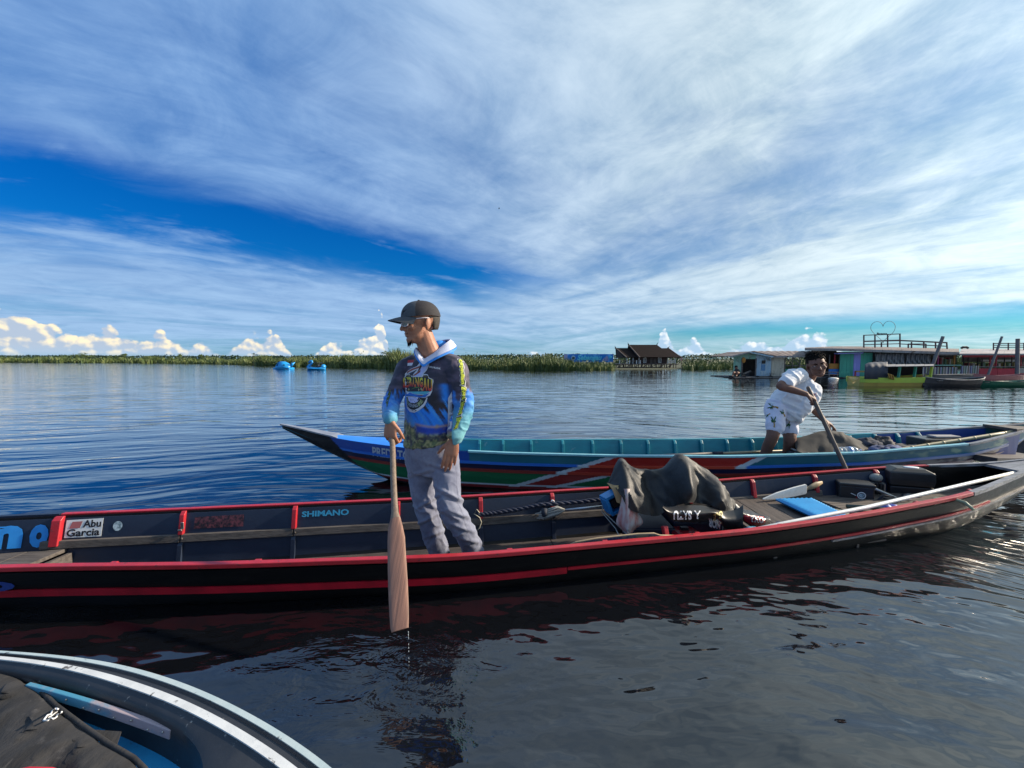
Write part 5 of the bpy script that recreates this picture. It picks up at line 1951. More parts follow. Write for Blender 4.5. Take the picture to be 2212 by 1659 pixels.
# red house at the right edge
red_house = empty('floating_house', vp(2160, 815), 'red walled floating house with pale corrugated roof at the right edge', 'house', 'floating houses')
pale_roof = mat('pale_roof_sheets', (0.36, 0.34, 0.34), .6, col2=(.22, .17, .16), nscale=1.2, stretch=(3, .6, .6), namt=.9, dirt=((.22, .09, .07), 1.3, .58, .7))
for k in range(13):
    xa = 2072 + k * 16; xb = xa + 15.6
    g = [[vp(xa, 765, -.9), vp(xa + 5, 754.2, 2.6)], [vp(xb, 765, -.9), vp(xb + 5, 754.2, 2.6)]]
    build(MB().sheet(g, .03), 'roof_sheet', pale_roof, red_house)
build(MB().beam(vp(2072, 765.5, -.92), vp(2280, 765.5, -.92), .05, .10), 'fascia', fascia_m, red_house)
vbox(red_house, 'lintel', 2080, 2280, 767, 771.5, red_w, dy=-.3)
wall_boards(red_house, 2116.5, 2197, 796, 813, red_w, dy=-.35, wid=.45)
wall_boards(red_house, 2202, 2280, 796, 813, red_w, dy=-.35, wid=.45)
vbox(red_house, 'sill_rail', 2080, 2280, 791.5, 793.3, grey_w, dy=-.38)
for px in (2082, 2092, 2113, 2122, 2139, 2152, 2170, 2186, 2206, 2240):
    vbox(red_house, 'post', px - (1.2 if px in (2139, 2152) else .6), px + (1.2 if px in (2139, 2152) else .6), 768, 812, red_w if px in (2139, 2152, 2206) else dark_w, dy=-.2)
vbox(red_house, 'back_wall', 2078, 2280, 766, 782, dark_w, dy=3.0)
vbox(red_house, 'back_panel', 2120, 2200, 777, 781, mat('pale_back_sheet', (.3, .32, .32), .7), dy=2.8)
for k in range(12):
    vbox(red_house, 'goods', 2086 + k * 11, 2091 + k * 11, 782 + random.uniform(0, 4), 792, mat('goods_%d' % (k % 5), (.2, .2, .2), .6), dy=.6, th=.3)
vbox(red_house, 'panel', 2203, 2280, 795, 806, mat('grey_buff_panel', (.26, .25, .23), .7), dy=-.45)
pier(red_house, 2076, 2290, 814, 4.0, 9, grey_w, front=-1.0)
vbox(red_house, 'deck_beam', 2076, 2290, 815, 819, dark_w, dy=-1.05, th=.1)
for z, t in ((742, .06), (750.3, .06), (746, .05)):
    build(MB().beam(vp(2146, z, 1.6), vp(2290, z - 1, 1.6), .05, t), 'roof_rail', rail_m, red_house)
for px in (2146, 2178, 2212, 2246):
    build(MB().beam(vp(px, 740.5, 1.6), vp(px, 757, 1.6), .05, .05), 'roof_post', rail_m, red_house)
build(MB().tube([vp(2077, 752, .8), vp(2080, 750.2, .8), vp(2088, 750, .8), vp(2091, 752, .8)], .08, 6), 'lamp_bracket', dark_w, red_house)
pole_m = mat('grey_mooring_poles', (.16, .15, .15), .8, col2=(.07, .065, .065), nscale=3)
for a, b, r_, lb in (((2037, 727), (2006, 812), .095, 'thick leaning grey mooring pole in front of the tarps'), ((2164.5, 727), (2132, 816), .065, 'thin leaning pole in front of the red house wall'), ((2198.5, 731.5), (2197, 816), .105, 'upright thick mooring post in front of the red house')):
    p = empty('mooring_pole', vp(*b, -1.4), lb, 'pole', 'mooring poles')
    build(MB().tube([vp(*b, -1.4) + Vector((0, 0, -.6)), vp(*b, -1.4), vp(*a, -1.4)], [r_, r_, r_ * .9], 10), 'pole', pole_m, p)

# ------------------------------------------------------------------ moored boats of the village
def small_hull(o, L, Wd, H, m, parent, name='hull', rake=.18, n=15, sheer=.12, th=.04):
    """open boat along X centred at o, with inner skin"""
    rings = []
    for i in range(n):
        t = i / (n - 1); u = 2 * t - 1
        b = Wd / 2 * (1 - abs(u) ** 3.2) + .02
        zg = H + sheer * u * u
        x = o.x + u * L / 2
        kz = -.12 + rake * max(0, abs(u) - .6) * 2
        bi = max(.006, b - th)
        rings.append([Vector((x, o.y - b, zg)), Vector((x, o.y - b * .86, zg * .4)), Vector((x, o.y - b * .5, kz)), Vector((x, o.y + b * .5, kz)), Vector((x, o.y + b * .86, zg * .4)), Vector((x, o.y + b, zg)),
                      Vector((x, o.y + bi, zg)), Vector((x, o.y + bi * .6, max(kz + .06, .05))), Vector((x, o.y - bi * .6, max(kz + .06, .05))), Vector((x, o.y - bi, zg))])
    return build(MB().loft(rings), name, m, parent, fixn=True)
lime = mat('lime_green_paint', (.36, .48, .05), .5, col2=(.26, .38, .045), nscale=2)
olive_y = mat('ochre_yellow_paint', (.46, .33, .07), .5, col2=(.32, .22, .06), nscale=2)
teal_post = mat('teal_green_posts', (.02, .25, .17), .5)
tarp_blue = mat('slate_blue_tarpaulin', (.030, .040, .062), .7, col2=(.02, .028, .045), nscale=1.5)
ob = PZ(1941, 834.5, 0); ob.y += .5
k_ = ob.y / 864
tb = empty('passenger_boat', ob, 'lime green and yellow passenger boat with dark tarp canopy and green posts', 'boat')
L = 152 * k_
rings = []
for u, b, z in ((-.5, .35, .40), (-.47, .52, .40), (-.3, .62, .38), (0, .66, .37), (.3, .62, .39), (.46, .45, .46), (.5, .1, .50)):
    x = ob.x + u * L
    rings.append([Vector((x, ob.y - b, z)), Vector((x, ob.y - b * .93, .17)), Vector((x, ob.y - b * .8, -.1)), Vector((x, ob.y + b * .8, -.1)), Vector((x, ob.y + b * .93, .17)), Vector((x, ob.y + b, z)), Vector((x, ob.y + b - .05, z)), Vector((x, ob.y, .06)), Vector((x, ob.y - b + .05, z))])
build(MB().loft(rings), 'hull', olive_y, tb, fixn=True)
for s in (-1, 1):
    g = []
    for u, b, z in ((-.5, .35, .40), (-.47, .52, .40), (-.3, .62, .38), (0, .66, .37), (.3, .62, .39), (.46, .45, .46), (.5, .1, .50)):
        x = ob.x + u * L
        g.append([Vector((x, ob.y + s * (b * .94 + .015), .185)), Vector((x, ob.y + s * (b + .015), z + .01)), Vector((x, ob.y + s * (b - .06), z + .015))])
    build(MB().sheet(g if s < 0 else [r[::-1] for r in g], .02), 'strake', lime, tb)
    build(MB().tube([r[0] + Vector((0, s * .01, 0)) for r in g], .018, 6), 'rub_rail', lime, tb)
def bo_(px, py, y=0): return PY(px, py, ob.y + y)
for px in (1943, 1977, 2012):
    for y in (-.5, .5):
        build(MB().beam(bo_(px - 3, 818, y), bo_(px + 1, 792, y), .10 * 1, .05), 'canopy_post', teal_post if px < 2000 else lime, tb)
for k in range(5):
    a = 1915 + k * 20.5
    g = [[bo_(a, 792.5 - .3 * k, -.75), bo_(a, 788, 0), bo_(a, 790, .75)], [bo_(a + 20, 792 - .3 * k, -.75), bo_(a + 20, 787.6, 0), bo_(a + 20, 790, .75)]]
    build(MB().sheet(g, .02), 'canopy_sheet', fascia_m, tb)
g = []
for u in np.linspace(0, 1, 22):
    row = []
    px = 1868 + 48 * u
    bulge = math.sin(math.pi * min(1, u * 1.3 + .12)) * .05
    for t in np.linspace(0, 1, 15):
        a = math.pi * t
        yy = -math.cos(a) * (.62 - .006 * math.sin(u * 19))
        zt = .48 + .62 * (math.sin(a) ** .35) * (1 - .18 * (1 - u) ** 6) + .006 * math.sin(u * 23 + t * 9)
        p = bo_(px, 800, yy)
        row.append(Vector((p.x, p.y, zt if 0 < t < 1 else .34)))
    g.append(row)
build(MB().sheet(g, .012), 'tarp_canopy', tarp_blue, tb, smooth=True)
build(MB().beam(bo_(1915, 818, -.6), bo_(1915, 791, -.6), .06, .06), 'canopy_post', tarp_blue, tb)
g = [[bo_(1917 + 12 * u + 3 * v, 806 + 11 * v + 4 * u, -.72 - .04 * math.sin(u * 14)) for v in np.linspace(0, 1, 6)] for u in np.linspace(0, 1, 12)]
build(MB().sheet(g, .012), 'hanging_cloth', mat('ochre_cloth', (.42, .24, .05), .8), tb, smooth=True)
dk = mat('dark_old_boat', (.028, .024, .024), .6, col2=(.06, .05, .048), nscale=2)
o1 = PZ(2080, 836, 0); o1.y += .4
db = empty('canoe', o1, 'dark wooden canoe with pale gunwale moored beside the lime green boat', 'boat', 'small boats moored at the floating houses')
small_hull(o1, 132 * o1.y / 864, .9, .30, dk, db)
for s in (-1, 1):
    build(MB().tube([Vector((o1.x + u * 66 * o1.y / 864, o1.y + s * (.45 * (1 - abs(u) ** 3.2) + .02), .31 + .12 * u * u)) for u in np.linspace(-1, 1, 15)], .02, 6), 'gunwale', fascia_m, db)
for u in (-.4, 0, .35):
    build(MB().box((o1.x + u * 2.4, o1.y, .28), (.18, .75, .03)), 'thwart', grey_w, db)
o2 = PZ(2190, 836, 0); o2.y += .4
gb = empty('canoe', o2, 'green hulled canoe low in the water at the right edge', 'boat', 'small boats moored at the floating houses')
small_hull(o2, 160 * o2.y / 864, .85, .22, mat('emerald_boat_paint', (.008, .11, .06), .45, col2=(.006, .07, .04), nscale=2), gb)
for u in (-.4, 0, .4):
    build(MB().box((o2.x + u * 2.8, o2.y, .21), (.16, .7, .03)), 'thwart', grey_w, gb)
o3 = PZ(2190, 826, 0); o3.y += .6
rbt = empty('canoe', o3, 'faded red canoe behind the green one at the right edge', 'boat', 'small boats moored at the floating houses')
small_hull(o3, 120 * o3.y / 864, .8, .34, mat('faded_red_boat_paint', (.36, .13, .12), .5, col2=(.25, .10, .09), nscale=2), rbt)
o4 = PZ(2085, 826, 0); o4.y += .8
gbt = empty('canoe', o4, 'grey wooden canoe with boards across it behind the dark one', 'boat', 'small boats moored at the floating houses')
small_hull(o4, 110 * o4.y / 864, .8, .34, mat('grey_old_boat', (.12, .115, .11), .7, col2=(.06, .055, .055), nscale=2), gbt)
for k in range(3):
    build(MB().beam(Vector((o4.x - 1.2 + k * .4, o4.y - .3 + k * .25, .38)), Vector((o4.x + 1.0 + k * .3, o4.y - .2 + k * .25, .40)), .12, .03), 'board', grey_w, gbt)

# dock pieces at the right edge, near the sterns
dockm = mat('dark_wet_dock_timber', (.045, .038, .040), .6, col2=(.10, .085, .085), nscale=3, stretch=(1, 8, 8))
d1 = PZ(2206, 1012, 0.0)
dpost = empty('dock_post', d1, 'dark upright dock post at the right edge between the two sterns', 'post')
build(MB().box(d1 + Vector((.14, .1, -.02)), (.20, .20, .74)), 'post', dockm, dpost, bevel=.01)
build(MB().beam(PY(2160, 946, 4.35) + Vector((0, .1, .05)), PY(2300, 943, 4.35) + Vector((0, .1, .12)), .12, .09), 'cross_beam', dockm, dpost)
d2 = PZ(2200, 1022, .30)
dboard = empty('dock_board', d2, 'dark plank end jutting in at the right edge beside the near stern', 'plank')
build(MB().beam(PY(2176, 1003, 3.55) + Vector((0, .25, 0)), PY(2320, 1006, 3.7) + Vector((0, .3, 0)), .30, .06), 'plank', dockm, dboard)
bl = PZ(2183, 1009, 0.0)
buoy = empty('float_bottle', bl, 'small grey plastic float standing in the water beside the dock post', 'float')
build(MB().ell(bl + Vector((0, 0, .04)), (.035, .035, .085)), 'float', mat('grey_float', (.16, .17, .19), .4), buoy, smooth=True)
# bird
bd = PY(1078, 451, 60)
bird = empty('bird', bd, 'tiny dark bird flying high above the standing man', 'bird')
build(MB().tube([bd + Vector((-.12, 0, 0)), bd, bd + Vector((.14, 0, .02))], [.02, .05, .01], 6), 'body', pedal_dark, bird)
for s in (-1, 1):
    build(MB().add([bd + Vector((-.05, 0, .02)), bd + Vector((.07, 0, .02)), bd + Vector((.05, s * .2, .14)), bd + Vector((-.02, s * .32, .10))], [(0, 1, 2, 3)]), 'wing', pedal_dark, bird)


# ================================================================== CARGO OF THE NEAR BOAT
def W1(px, py, w):
    """point on a view ray at across-boat distance w of the near boat"""
    d = ray(px, py)
    t = w / (-d.x * h1.sa + d.y * h1.ca)
    return Vector((d.x * t, d.y * t, CAM_H + d.z * t))

rubber = mat('black_rubber_sheet', (0.016, 0.0165, 0.018), 0.58, col2=(0.028, 0.028, 0.029), nscale=5, stretch=(2, 2, 2), bump=0.003, bscale=14, rvar=0.2, spec=0.4, dirt=((0.055, 0.052, 0.048), 7, 0.62, 0.8))
vinyl_black = mat('black_vinyl_banner', (0.012, 0.012, 0.014), 0.4, col2=(0.025, 0.025, 0.028), nscale=8, bump=0.0012, bscale=30)
def draped(name, label, cat, grid, m, th=0.004, wr=0.010, freq=9.0, seed=0.0, crease=0.0):
    g = np.array([[tuple(p) for p in r] for r in grid], float)
    # refine the coarse control grid with a smooth spline
    def refine(a, k):
        n = a.shape[0]
        out = []
        for i in range(n - 1):
            p0, p1, p2, p3 = a[max(0, i - 1)], a[i], a[i + 1], a[min(n - 1, i + 2)]
            for j in range(k):
                t = j / k
                out.append(0.5 * ((2 * p1) + (p2 - p0) * t + (2 * p0 - 5 * p1 + 4 * p2 - p3) * t * t + (3 * p1 - p0 - 3 * p2 + p3) * t ** 3))
        out.append(a[-1])
        return np.array(out)
    g = refine(g, 8)
    g = refine(g.transpose(1, 0, 2), 8).transpose(1, 0, 2)
    sh = g.shape
    f = g.reshape(-1, 3)
    d = (fbm(f * freq + seed, 3) - 0.5) * wr + (np.abs(fbm(f * np.array([freq * 0.8, freq * 0.8, freq * 0.25]) + seed + 40, 2) - 0.5)) * wr * 1.6
    if crease:
        q_n = fbm(np.c_[f[:, 0] + .5 * f[:, 2], f[:, 1], f[:, 2] * .6 - .4 * f[:, 0]] * freq * .9 + seed + 7, 2)
        d = d + crease * np.clip(1 - np.abs(q_n - .5) * 9, 0, 1) ** 1.5
    f = f + np.stack([d * 0.2, -d, d * 0.5], 1)
    g = f.reshape(sh)
    mb = MB().sheet([[Vector(p) for p in r] for r in g], th)
    o = build(mb, name, m, None, smooth=60, loc=f.mean(0))
    return tag(o, label, cat), g

# the big rubber sheet over a load: rows run left to right, columns from the back hem over the ridge to the front hem
wb, wr_, wf_ = 2.86, 2.58, 2.32
top_px = [(1312, 1046), (1336, 993), (1362, 1010), (1392, 1016), (1430, 1012), (1463, 982), (1500, 1002), (1540, 1030), (1566, 1066), (1590, 1098)]
cols_ = []
front_px = [(1330, 1056), (1356, 1098), (1390, 1112), (1420, 1114), (1446, 1098), (1482, 1087), (1512, 1087), (1540, 1096), (1566, 1108), (1588, 1104)]
bulge = [0, .55, .5, .05, .25, .85, .15, .75, .45, .2]
for (tx, ty), (fx, fy), b_ in zip(top_px, front_px, bulge):
    T = W1(tx, ty, wr_)
    F = W1(fx, fy, wf_ + (0.06 if b_ < .35 else -0.01))
    B = W1(tx + 6, ty, wb); B.z = max(0.02, T.z - 0.24)
    M1 = T.lerp(F, 0.30) + Vector((0, -0.17 * b_ + .03, 0.05 * b_))
    M2 = T.lerp(F, 0.66) + Vector((0, -0.17 * b_ + .02, 0.025 * b_))
    MBk = T.lerp(B, 0.5) + Vector((0, 0.03, 0.05))
    cols_.append([B, MBk, T, M1, M2, F])
sheet_o, sg = draped('rubber_sheet', 'wrinkled black rubber sheet thrown over the load in the black longboat', 'sheet', cols_, rubber, wr=0.026, freq=9, crease=.016)
# solid load under it
load = empty('covered_load', W1(1450, 1130, 2.6), 'dark boxes of gear hidden under the rubber sheet in the black boat', 'boxes')
for px, py, w, sx, sy, sz in ((1400, 1080, 2.62, .28, .30, .22), (1490, 1072, 2.64, .34, .32, .24)):
    c = W1(px, py, w); c.z = -0.118 + sz / 2
    build(MB().box(c, (sx, sy, sz)), 'box', inner_black, load, bevel=.01)
# printed vinyl showing below the hem
g = [[W1(px, py, wf_ + dw) for py, dw in ((ya, -.04), ((ya + yb) / 2, -.105), (yb, -.07))] for px, ya, yb in ((1432, 1092, 1100), (1448, 1094, 1122), (1480, 1092, 1128), (1515, 1092, 1127), (1545, 1098, 1118), (1565, 1104, 1140), (1590, 1100, 1146), (1605, 1090, 1140))]
vb, vg = draped('vinyl_banner', 'folded black vinyl banner printed with white and yellow letters under the rubber sheet', 'banner', g, vinyl_black, th=.002, wr=.005, freq=10, seed=5)
bv = BVHTree.FromPolygons([tuple(Vector(v.co) + vb.location) for v in vb.data.vertices], [tuple(f.vertices) for f in vb.data.polygons])
def cast(px, py, off=0.010, fallback=wf_):
    d = ray(px, py)
    dn = d.normalized()
    hit = bv.ray_cast(Vector((0, 0, CAM_H)), dn)
    if hit[0] is None:
        return W1(px, py, fallback - 0.02)
    return hit[0] - dn * off
def upside(x0, y0, x1, y1, tilt=0.0):
    """picture-plane box for lettering that hangs upside down"""
    return lambda u, v: cast(x1 - (x1 - x0) * u, y0 + (y1 - y0) * v + tilt * (u - .5))
yellow_print = mat('pale_yellow_print', (0.60, 0.50, 0.20), 0.45)
build(letters('SATU', upside(1455, 1103, 1494, 1123), bold=.04), 'lettering', white_print, vb)
build(letters('A', upside(1499, 1103, 1514, 1121), bold=.04), 'lettering', white_print, vb)
build(letters('GUI', upside(1542, 1106, 1561, 1122, 8), bold=.03), 'lettering', yellow_print, vb)
build(letters('NOR', upside(1530, 1122, 1556, 1141, -7), bold=.04), 'lettering', white_print, vb)
# pale printed corner hanging at the left, with an eyelet
corner_m = mat('printed_banner_corner', (0.52, 0.47, 0.45), 0.45, col2=(0.40, 0.10, 0.09), nscale=9, namt=0.9, stretch=(3, 3, .8), bump=.001)
g = [[W1(px + dx, py, wf_ + dw) for px, dw in ((xa, .06), ((xa + xb) / 2, -.015), (xb, .03))] for (xa, xb, py, dx) in ((1345, 1362, 1056, 0), (1342, 1366, 1080, 0), (1337, 1376, 1105, 0), (1332, 1388, 1128, 0), (1341, 1372, 1142, 0), (1355, 1360, 1156, 0))]
pc, _ = draped('banner_corner', 'pale printed banner corner hanging out of the load at its left end', 'banner', g, corner_m, th=.002, wr=.012, freq=10, seed=9)
build(MB().tube([W1(1357 + 3 * math.cos(a), 1147 + 3 * math.sin(a), wf_ - .02) for a in np.linspace(0, 6.28, 12)], .002, 6), 'eyelet', steel, pc)
tan_m = mat('tan_cloth', (0.42, 0.30, 0.15), .8, col2=(.30, .2, .1), nscale=8)
g = [[W1(px, py, 2.40) + Vector((0, d_, 0)) for px, py, d_ in r] for r in (((1313, 1046, .03), (1322, 1058, 0), (1332, 1085, 0)), ((1326, 1048, 0), (1338, 1062, -.02), (1340, 1088, -.01)), ((1340, 1050, .02), (1350, 1068, .0), (1349, 1100, .02)))]
draped('tan_cloth', 'tan cloth strip between the rubber sheet and the blue bin', 'cloth', g, tan_m, th=.002, wr=.006, freq=14)
crim = mat('crimson_cloth', (0.20, 0.018, 0.035), .7, col2=(.30, .05, .06), nscale=8)
g = [[W1(px, py, 2.385) for px, py in r] for r in (((1346, 1058), (1346, 1080), (1338, 1112)), ((1353, 1060), (1356, 1085), (1346, 1114)), ((1358, 1068), (1362, 1090), (1352, 1116)))]
draped('crimson_cloth', 'crimson cloth fold at the left end of the rubber sheet', 'cloth', g, crim, th=.002, wr=.006, freq=14, seed=3)
# blue bin
bin_m = mat('blue_plastic_bin', (0.012, 0.20, 0.46), .4, col2=(.01, .13, .34), nscale=8)
c = W1(1326, 1083, 2.52)
bin_ = empty('plastic_bin', c, 'small bright blue plastic bin tipped beside the left end of the covered load', 'bin')
Mr = Matrix.Rotation(R(-22), 3, 'Y') @ Matrix.Rotation(R(15), 3, 'Z')
for ox, oz, sx, sz in ((0, .055, .13, .02), (0, -.055, .13, .02), (-.06, 0, .02, .10), (.06, 0, .02, .10)):
    build(MB().box(c + Mr @ Vector((ox, 0, oz)), (sx, .10, sz), Mr), 'side', bin_m, bin_, bevel=.003)
build(MB().box(c + Mr @ Vector((0, .03, 0)), (.11, .03, .10), Mr), 'base', bin_m, bin_)
build(MB().box(c + Mr @ Vector((-.005, -.03, .0)), (.055, .02, .055), Mr), 'label_plate', black_print, bin_)
# red can
c = W1(1491, 1142, 2.36); c.z = -0.118
can = empty('fuel_can', c, 'red plastic fuel can under the black printed vinyl', 'can')
build(MB().box(c + Vector((0, .09, .105)), (.175, .16, .21), Matrix.Rotation(R(8), 3, 'Z')), 'body', red_paint, can, bevel=.018)
build(MB().box(c + Vector((.0, .09, .215)), (.05, .03, .03)), 'cap', black_print, can)
# dark bag left of it
c = W1(1408, 1135, 2.42); c.z = -0.05
bag = empty('dark_bag', c, 'dark blue bag lying under the left part of the rubber sheet', 'bag')
bm_ = MB().ell(c, (.16, .12, .085), nu=20, nv=12)
dark_cloth = mat('dark_navy_cloth', (0.012, 0.016, 0.030), .8, col2=(.03, .035, .05), nscale=12, bump=.003, bscale=22)
build(bm_, 'body', dark_cloth, bag, smooth=True)
c = W1(1436, 1150, 2.26)
pg = empty('red_peg', c, 'small red wooden peg standing inside the near gunwale by the fuel can', 'peg')
build(MB().beam(W1(1439, 1160, 2.2), W1(1435, 1136, 2.22), .03, .03), 'peg', red_paint, pg, bevel=.004)
# grey pole with a rag tied on, and the dark rope over it
alu = mat('aluminium_pole', (.45, .46, .47), .32, metal=.85, col2=(.25, .25, .25), nscale=20)
pa, pb = W1(1175, 1106, 2.86), W1(1320, 1092, 2.80)
mp_ = empty('mop', pa, 'grey rag mop on a metal pole lying against the far side of the black boat', 'mop')
build(MB().tube([pa + (pb - pa) * .3, pb], .009, 10), 'handle', alu, mp_, smooth=True)
rag = mat('grey_rag', (.30, .29, .26), .9, col2=(.16, .16, .14), nscale=30, bump=.003, bscale=40)
mb = MB()
for k in range(16):
    a = random.uniform(-.028, .028); b2 = random.uniform(-.025, .025)
    p0 = pa + (pb - pa) * .32
    mb.tube([p0, p0 + Vector((-.06, b2 - .01, a)), pa + Vector((-.03 + random.gauss(0, .02), b2 - .015, a - .02))], [.006, .009, .006], 6)
build(mb, 'mop_head', rag, mp_, smooth=True)
build(MB().tube([pa + Vector((-.0, -.012, .03)), pa + Vector((0.0, -.03, 0)), pa + Vector((0.0, -.012, -.035))], .022, 8), 'binding', dark_cloth, mp_, smooth=True)
rope_m = mat('dark_blue_rope', (.012, .016, .035), .75, col2=(.035, .045, .085), nscale=60, bump=.002, bscale=90)
mb = MB()
rpts = [W1(px, py, 2.895) for px, py in ((1032, 1112), (1070, 1108), (1120, 1100), (1170, 1090), (1230, 1086), (1290, 1080), (1330, 1076))]
n = 90
for ph in (0, 2.09, 4.19):
    pts = []
    for i in range(n):
        t = i / (n - 1) * (len(rpts) - 1)
        k = min(int(t), len(rpts) - 2)
        p = rpts[k].lerp(rpts[k + 1], t - k)
        a = i * .62 + ph
        pts.append(p + Vector((0, math.cos(a) * .009, math.sin(a) * .009)))
    mb.tube(pts, .0095, 6)
rope = build(mb, 'rope', rope_m, None, smooth=True, loc=rpts[2])
tag(rope, 'thick dark blue twisted rope along the far inside of the black boat', 'rope')
cord_m = mat('pale_cord', (.50, .46, .34), .8, col2=(.3, .28, .22), nscale=60)
mb = MB().tube([W1(px, py, 2.84) for px, py in ((1036, 1108), (1030, 1100), (1024, 1110), (1036, 1118), (1040, 1128), (1036, 1140), (1031, 1146))], .0035, 6)
tag(build(mb, 'cord', cord_m, None, smooth=True, loc=W1(1030, 1110, 2.84)), 'loop of pale yellow cord hanging behind the standing man', 'cord')
mb = MB().tube([W1(1302, 1094, 2.80), W1(1300, 1106, 2.80), W1(1330, 1142, 2.42), W1(1344, 1172, 2.20)], .0035, 6)
mb.tube([W1(1304, 1106, 2.80), W1(1340, 1140, 2.42), W1(1370, 1170, 2.18)], .0035, 6)
tag(build(mb, 'string', mat('grey_string', (.33, .32, .29), .8), None, smooth=True, loc=W1(1330, 1140, 2.42)), 'grey string stretched down from the pole end to the near side', 'string')
# spare paddle along the near gunwale
sp_ = empty('spare_paddle', W1(1340, 1172, 2.17), 'spare wooden paddle with chipped blue blade lying inside the near gunwale', 'paddle')
chip_blue = mat('chipped_blue_paint', (.012, .035, .11), .55, col2=(.30, .24, .13), nscale=16, namt=.7)
tan_wood = mat('tan_wood_edge', (.36, .27, .16), .6, col2=(.22, .16, .1), nscale=14)
a, b = W1(1232, 1180, 2.16), W1(1425, 1165, 2.17)
ax = (b - a).normalized()
rings = []
for t, hw in ((0, .012), (.06, .028), (.3, .045), (.75, .055), (.93, .05), (1, .03)):
    p = a.lerp(b, t)
    rings.append([p + Vector((0, .01, -hw)), p + Vector((0, -.006, -hw)), p + Vector((0, -.006, hw * .75)), p + Vector((0, .01, hw * .75))])
build(MB().loft(rings), 'blade', chip_blue, sp_, bevel=.003)
build(MB().tube([a.lerp(b, t) + Vector((0, 0, hw * .78)) for t, hw in ((0, .012), (.06, .028), (.3, .045), (.75, .055), (.93, .05), (1, .03))] + [b + ax * .25 + Vector((0, .0, .0))], .006, 8), 'edge', tan_wood, sp_, smooth=True)
# crushed bottle bag with red label
bt_m = mat('crushed_dark_plastic', (.025, .022, .022), .25, col2=(.10, .09, .09), nscale=9, bump=.003, bscale=18, spec=.6)
lab_m = mat('red_label', (.42, .02, .04), .35, col2=(.25, .012, .025), nscale=6)
g = [[W1(px, py, 2.33 + dw) for px, py, dw in r] for r in (((1588, 1088, .05), (1586, 1100, .02), (1590, 1115, .03)), ((1602, 1098, .03), (1602, 1112, -.02), (1604, 1126, .02)), ((1622, 1104, .03), (1624, 1118, -.03), (1624, 1136, .01)), ((1645, 1112, .03), (1648, 1124, -.03), (1645, 1141, .01)), ((1662, 1116, .04), (1664, 1126, .0), (1660, 1138, .03)))]
wp, wg = draped('plastic_wrapper', 'crumpled dark plastic wrapper with a red label right of the rubber sheet', 'wrapper', g, bt_m, th=.003, wr=.014, freq=14, seed=2)
bv = BVHTree.FromPolygons([tuple(Vector(v.co) + wp.location) for v in wp.data.vertices], [tuple(f.vertices) for f in wp.data.polygons])
build(shape([(1606, 1112), (1650, 1116), (1654, 1128), (1646, 1137), (1618, 1132), (1607, 1124)], lambda x, y: cast(x, y, .006, 2.33), 4), 'label', lab_m, wp)
build(letters('ONA', lambda u, v: cast(1650 - 30 * u, 1117 + 14 * v - 4 * u, .012, 2.33), bold=.05), 'lettering', white_print, wp)
# blue rag scraps by the near gunwale
for (px, py, lb, m_) in ((1622, 1150, 'teal rag scrap lying inside the near gunwale under the white pole', mat('teal_rag', (.02, .20, .32), .8, col2=(.01, .12, .2), nscale=30, bump=.004, bscale=30)), (1690, 1140, 'crumpled blue grey plastic bag on the floor before the bench', mat('blue_grey_bag', (.05, .07, .13), .4, col2=(.16, .19, .26), nscale=20, bump=.004, bscale=26))):
    c = W1(px, py, 2.24)
    g = [[c + Vector(((i - 2) * .022, (j - 1) * .03, .02 * random.random() + .02 * (j == 1))) for j in range(3)] for i in range(6)]
    draped('rag' if px < 1650 else 'plastic_bag', lb, 'rag' if px < 1650 else 'bag', g, m_, th=.002, wr=.03, freq=22)
# blue foam seat on the bench
foam = mat('blue_foam_mat', (.010, .26, .58), .55, col2=(.006, .18, .46), nscale=10)
def bench(px, py, z): return PZ(px, py, z)
fc = [bench(1676, 1082, .105), bench(1752, 1081, .105), bench(1838, 1124, .105), bench(1780, 1131, .105)]
seat_ = empty('foam_seat', (fc[0] + fc[2]) / 2, 'bright blue moulded foam mat lying on the bench of the black boat', 'seat mat')
g = []
for i in range(33):
    u = i / 32
    row = []
    for j in range(17):
        v = j / 16
        p = fc[0] * (1 - u) * (1 - v) + fc[3] * u * (1 - v) + fc[1] * (1 - u) * v + fc[2] * u * v
        e = min(u, 1 - u, v, 1 - v)
        row.append(p + Vector((0, 0, .010 * min(1, e * 14) + .006 * ((i + j) % 2) * (e > .05))))
    g.append(row)
build(MB().sheet(g, .018), 'mat', foam, seat_, smooth=50)
g = [[bench(px, py, z) for px, py, z in r] for r in (((1790, 1098, .095), (1782, 1118, .10), (1800, 1132, .10)), ((1815, 1100, .10), (1822, 1118, .14), (1826, 1134, .11)), ((1836, 1108, .095), (1842, 1122, .11), (1836, 1136, .095)))]
draped('grey_cloth', 'olive grey cloth bundled beside the blue foam mat', 'cloth', g, mat('olive_grey_cloth', (.16, .165, .125), .85, col2=(.09, .09, .07), nscale=14, bump=.002), th=.003, wr=.02, freq=14, seed=4)
# white pole lying over the boat
wpole = empty('white_pole', W1(1800, 1110, 2.3), 'long white pole lying slantwise across the stern of the black boat', 'pole')
white_pole_m = mat('white_pole_paint', (.72, .72, .68), .4, col2=(.55, .54, .5), nscale=30)
p0, p1, p2 = W1(1522, 1166, 2.14), W1(1872, 1096, 2.22) + Vector((0, 0, .0)), W1(2230, 1012, 2.55)
build(MB().tube([p0, p0.lerp(p1, .5) + Vector((0, 0, .004)), p1, p1.lerp(p2, .5), p2], [.010, .012, .013, .013, .013], 10), 'pole', white_pole_m, wpole, smooth=True)
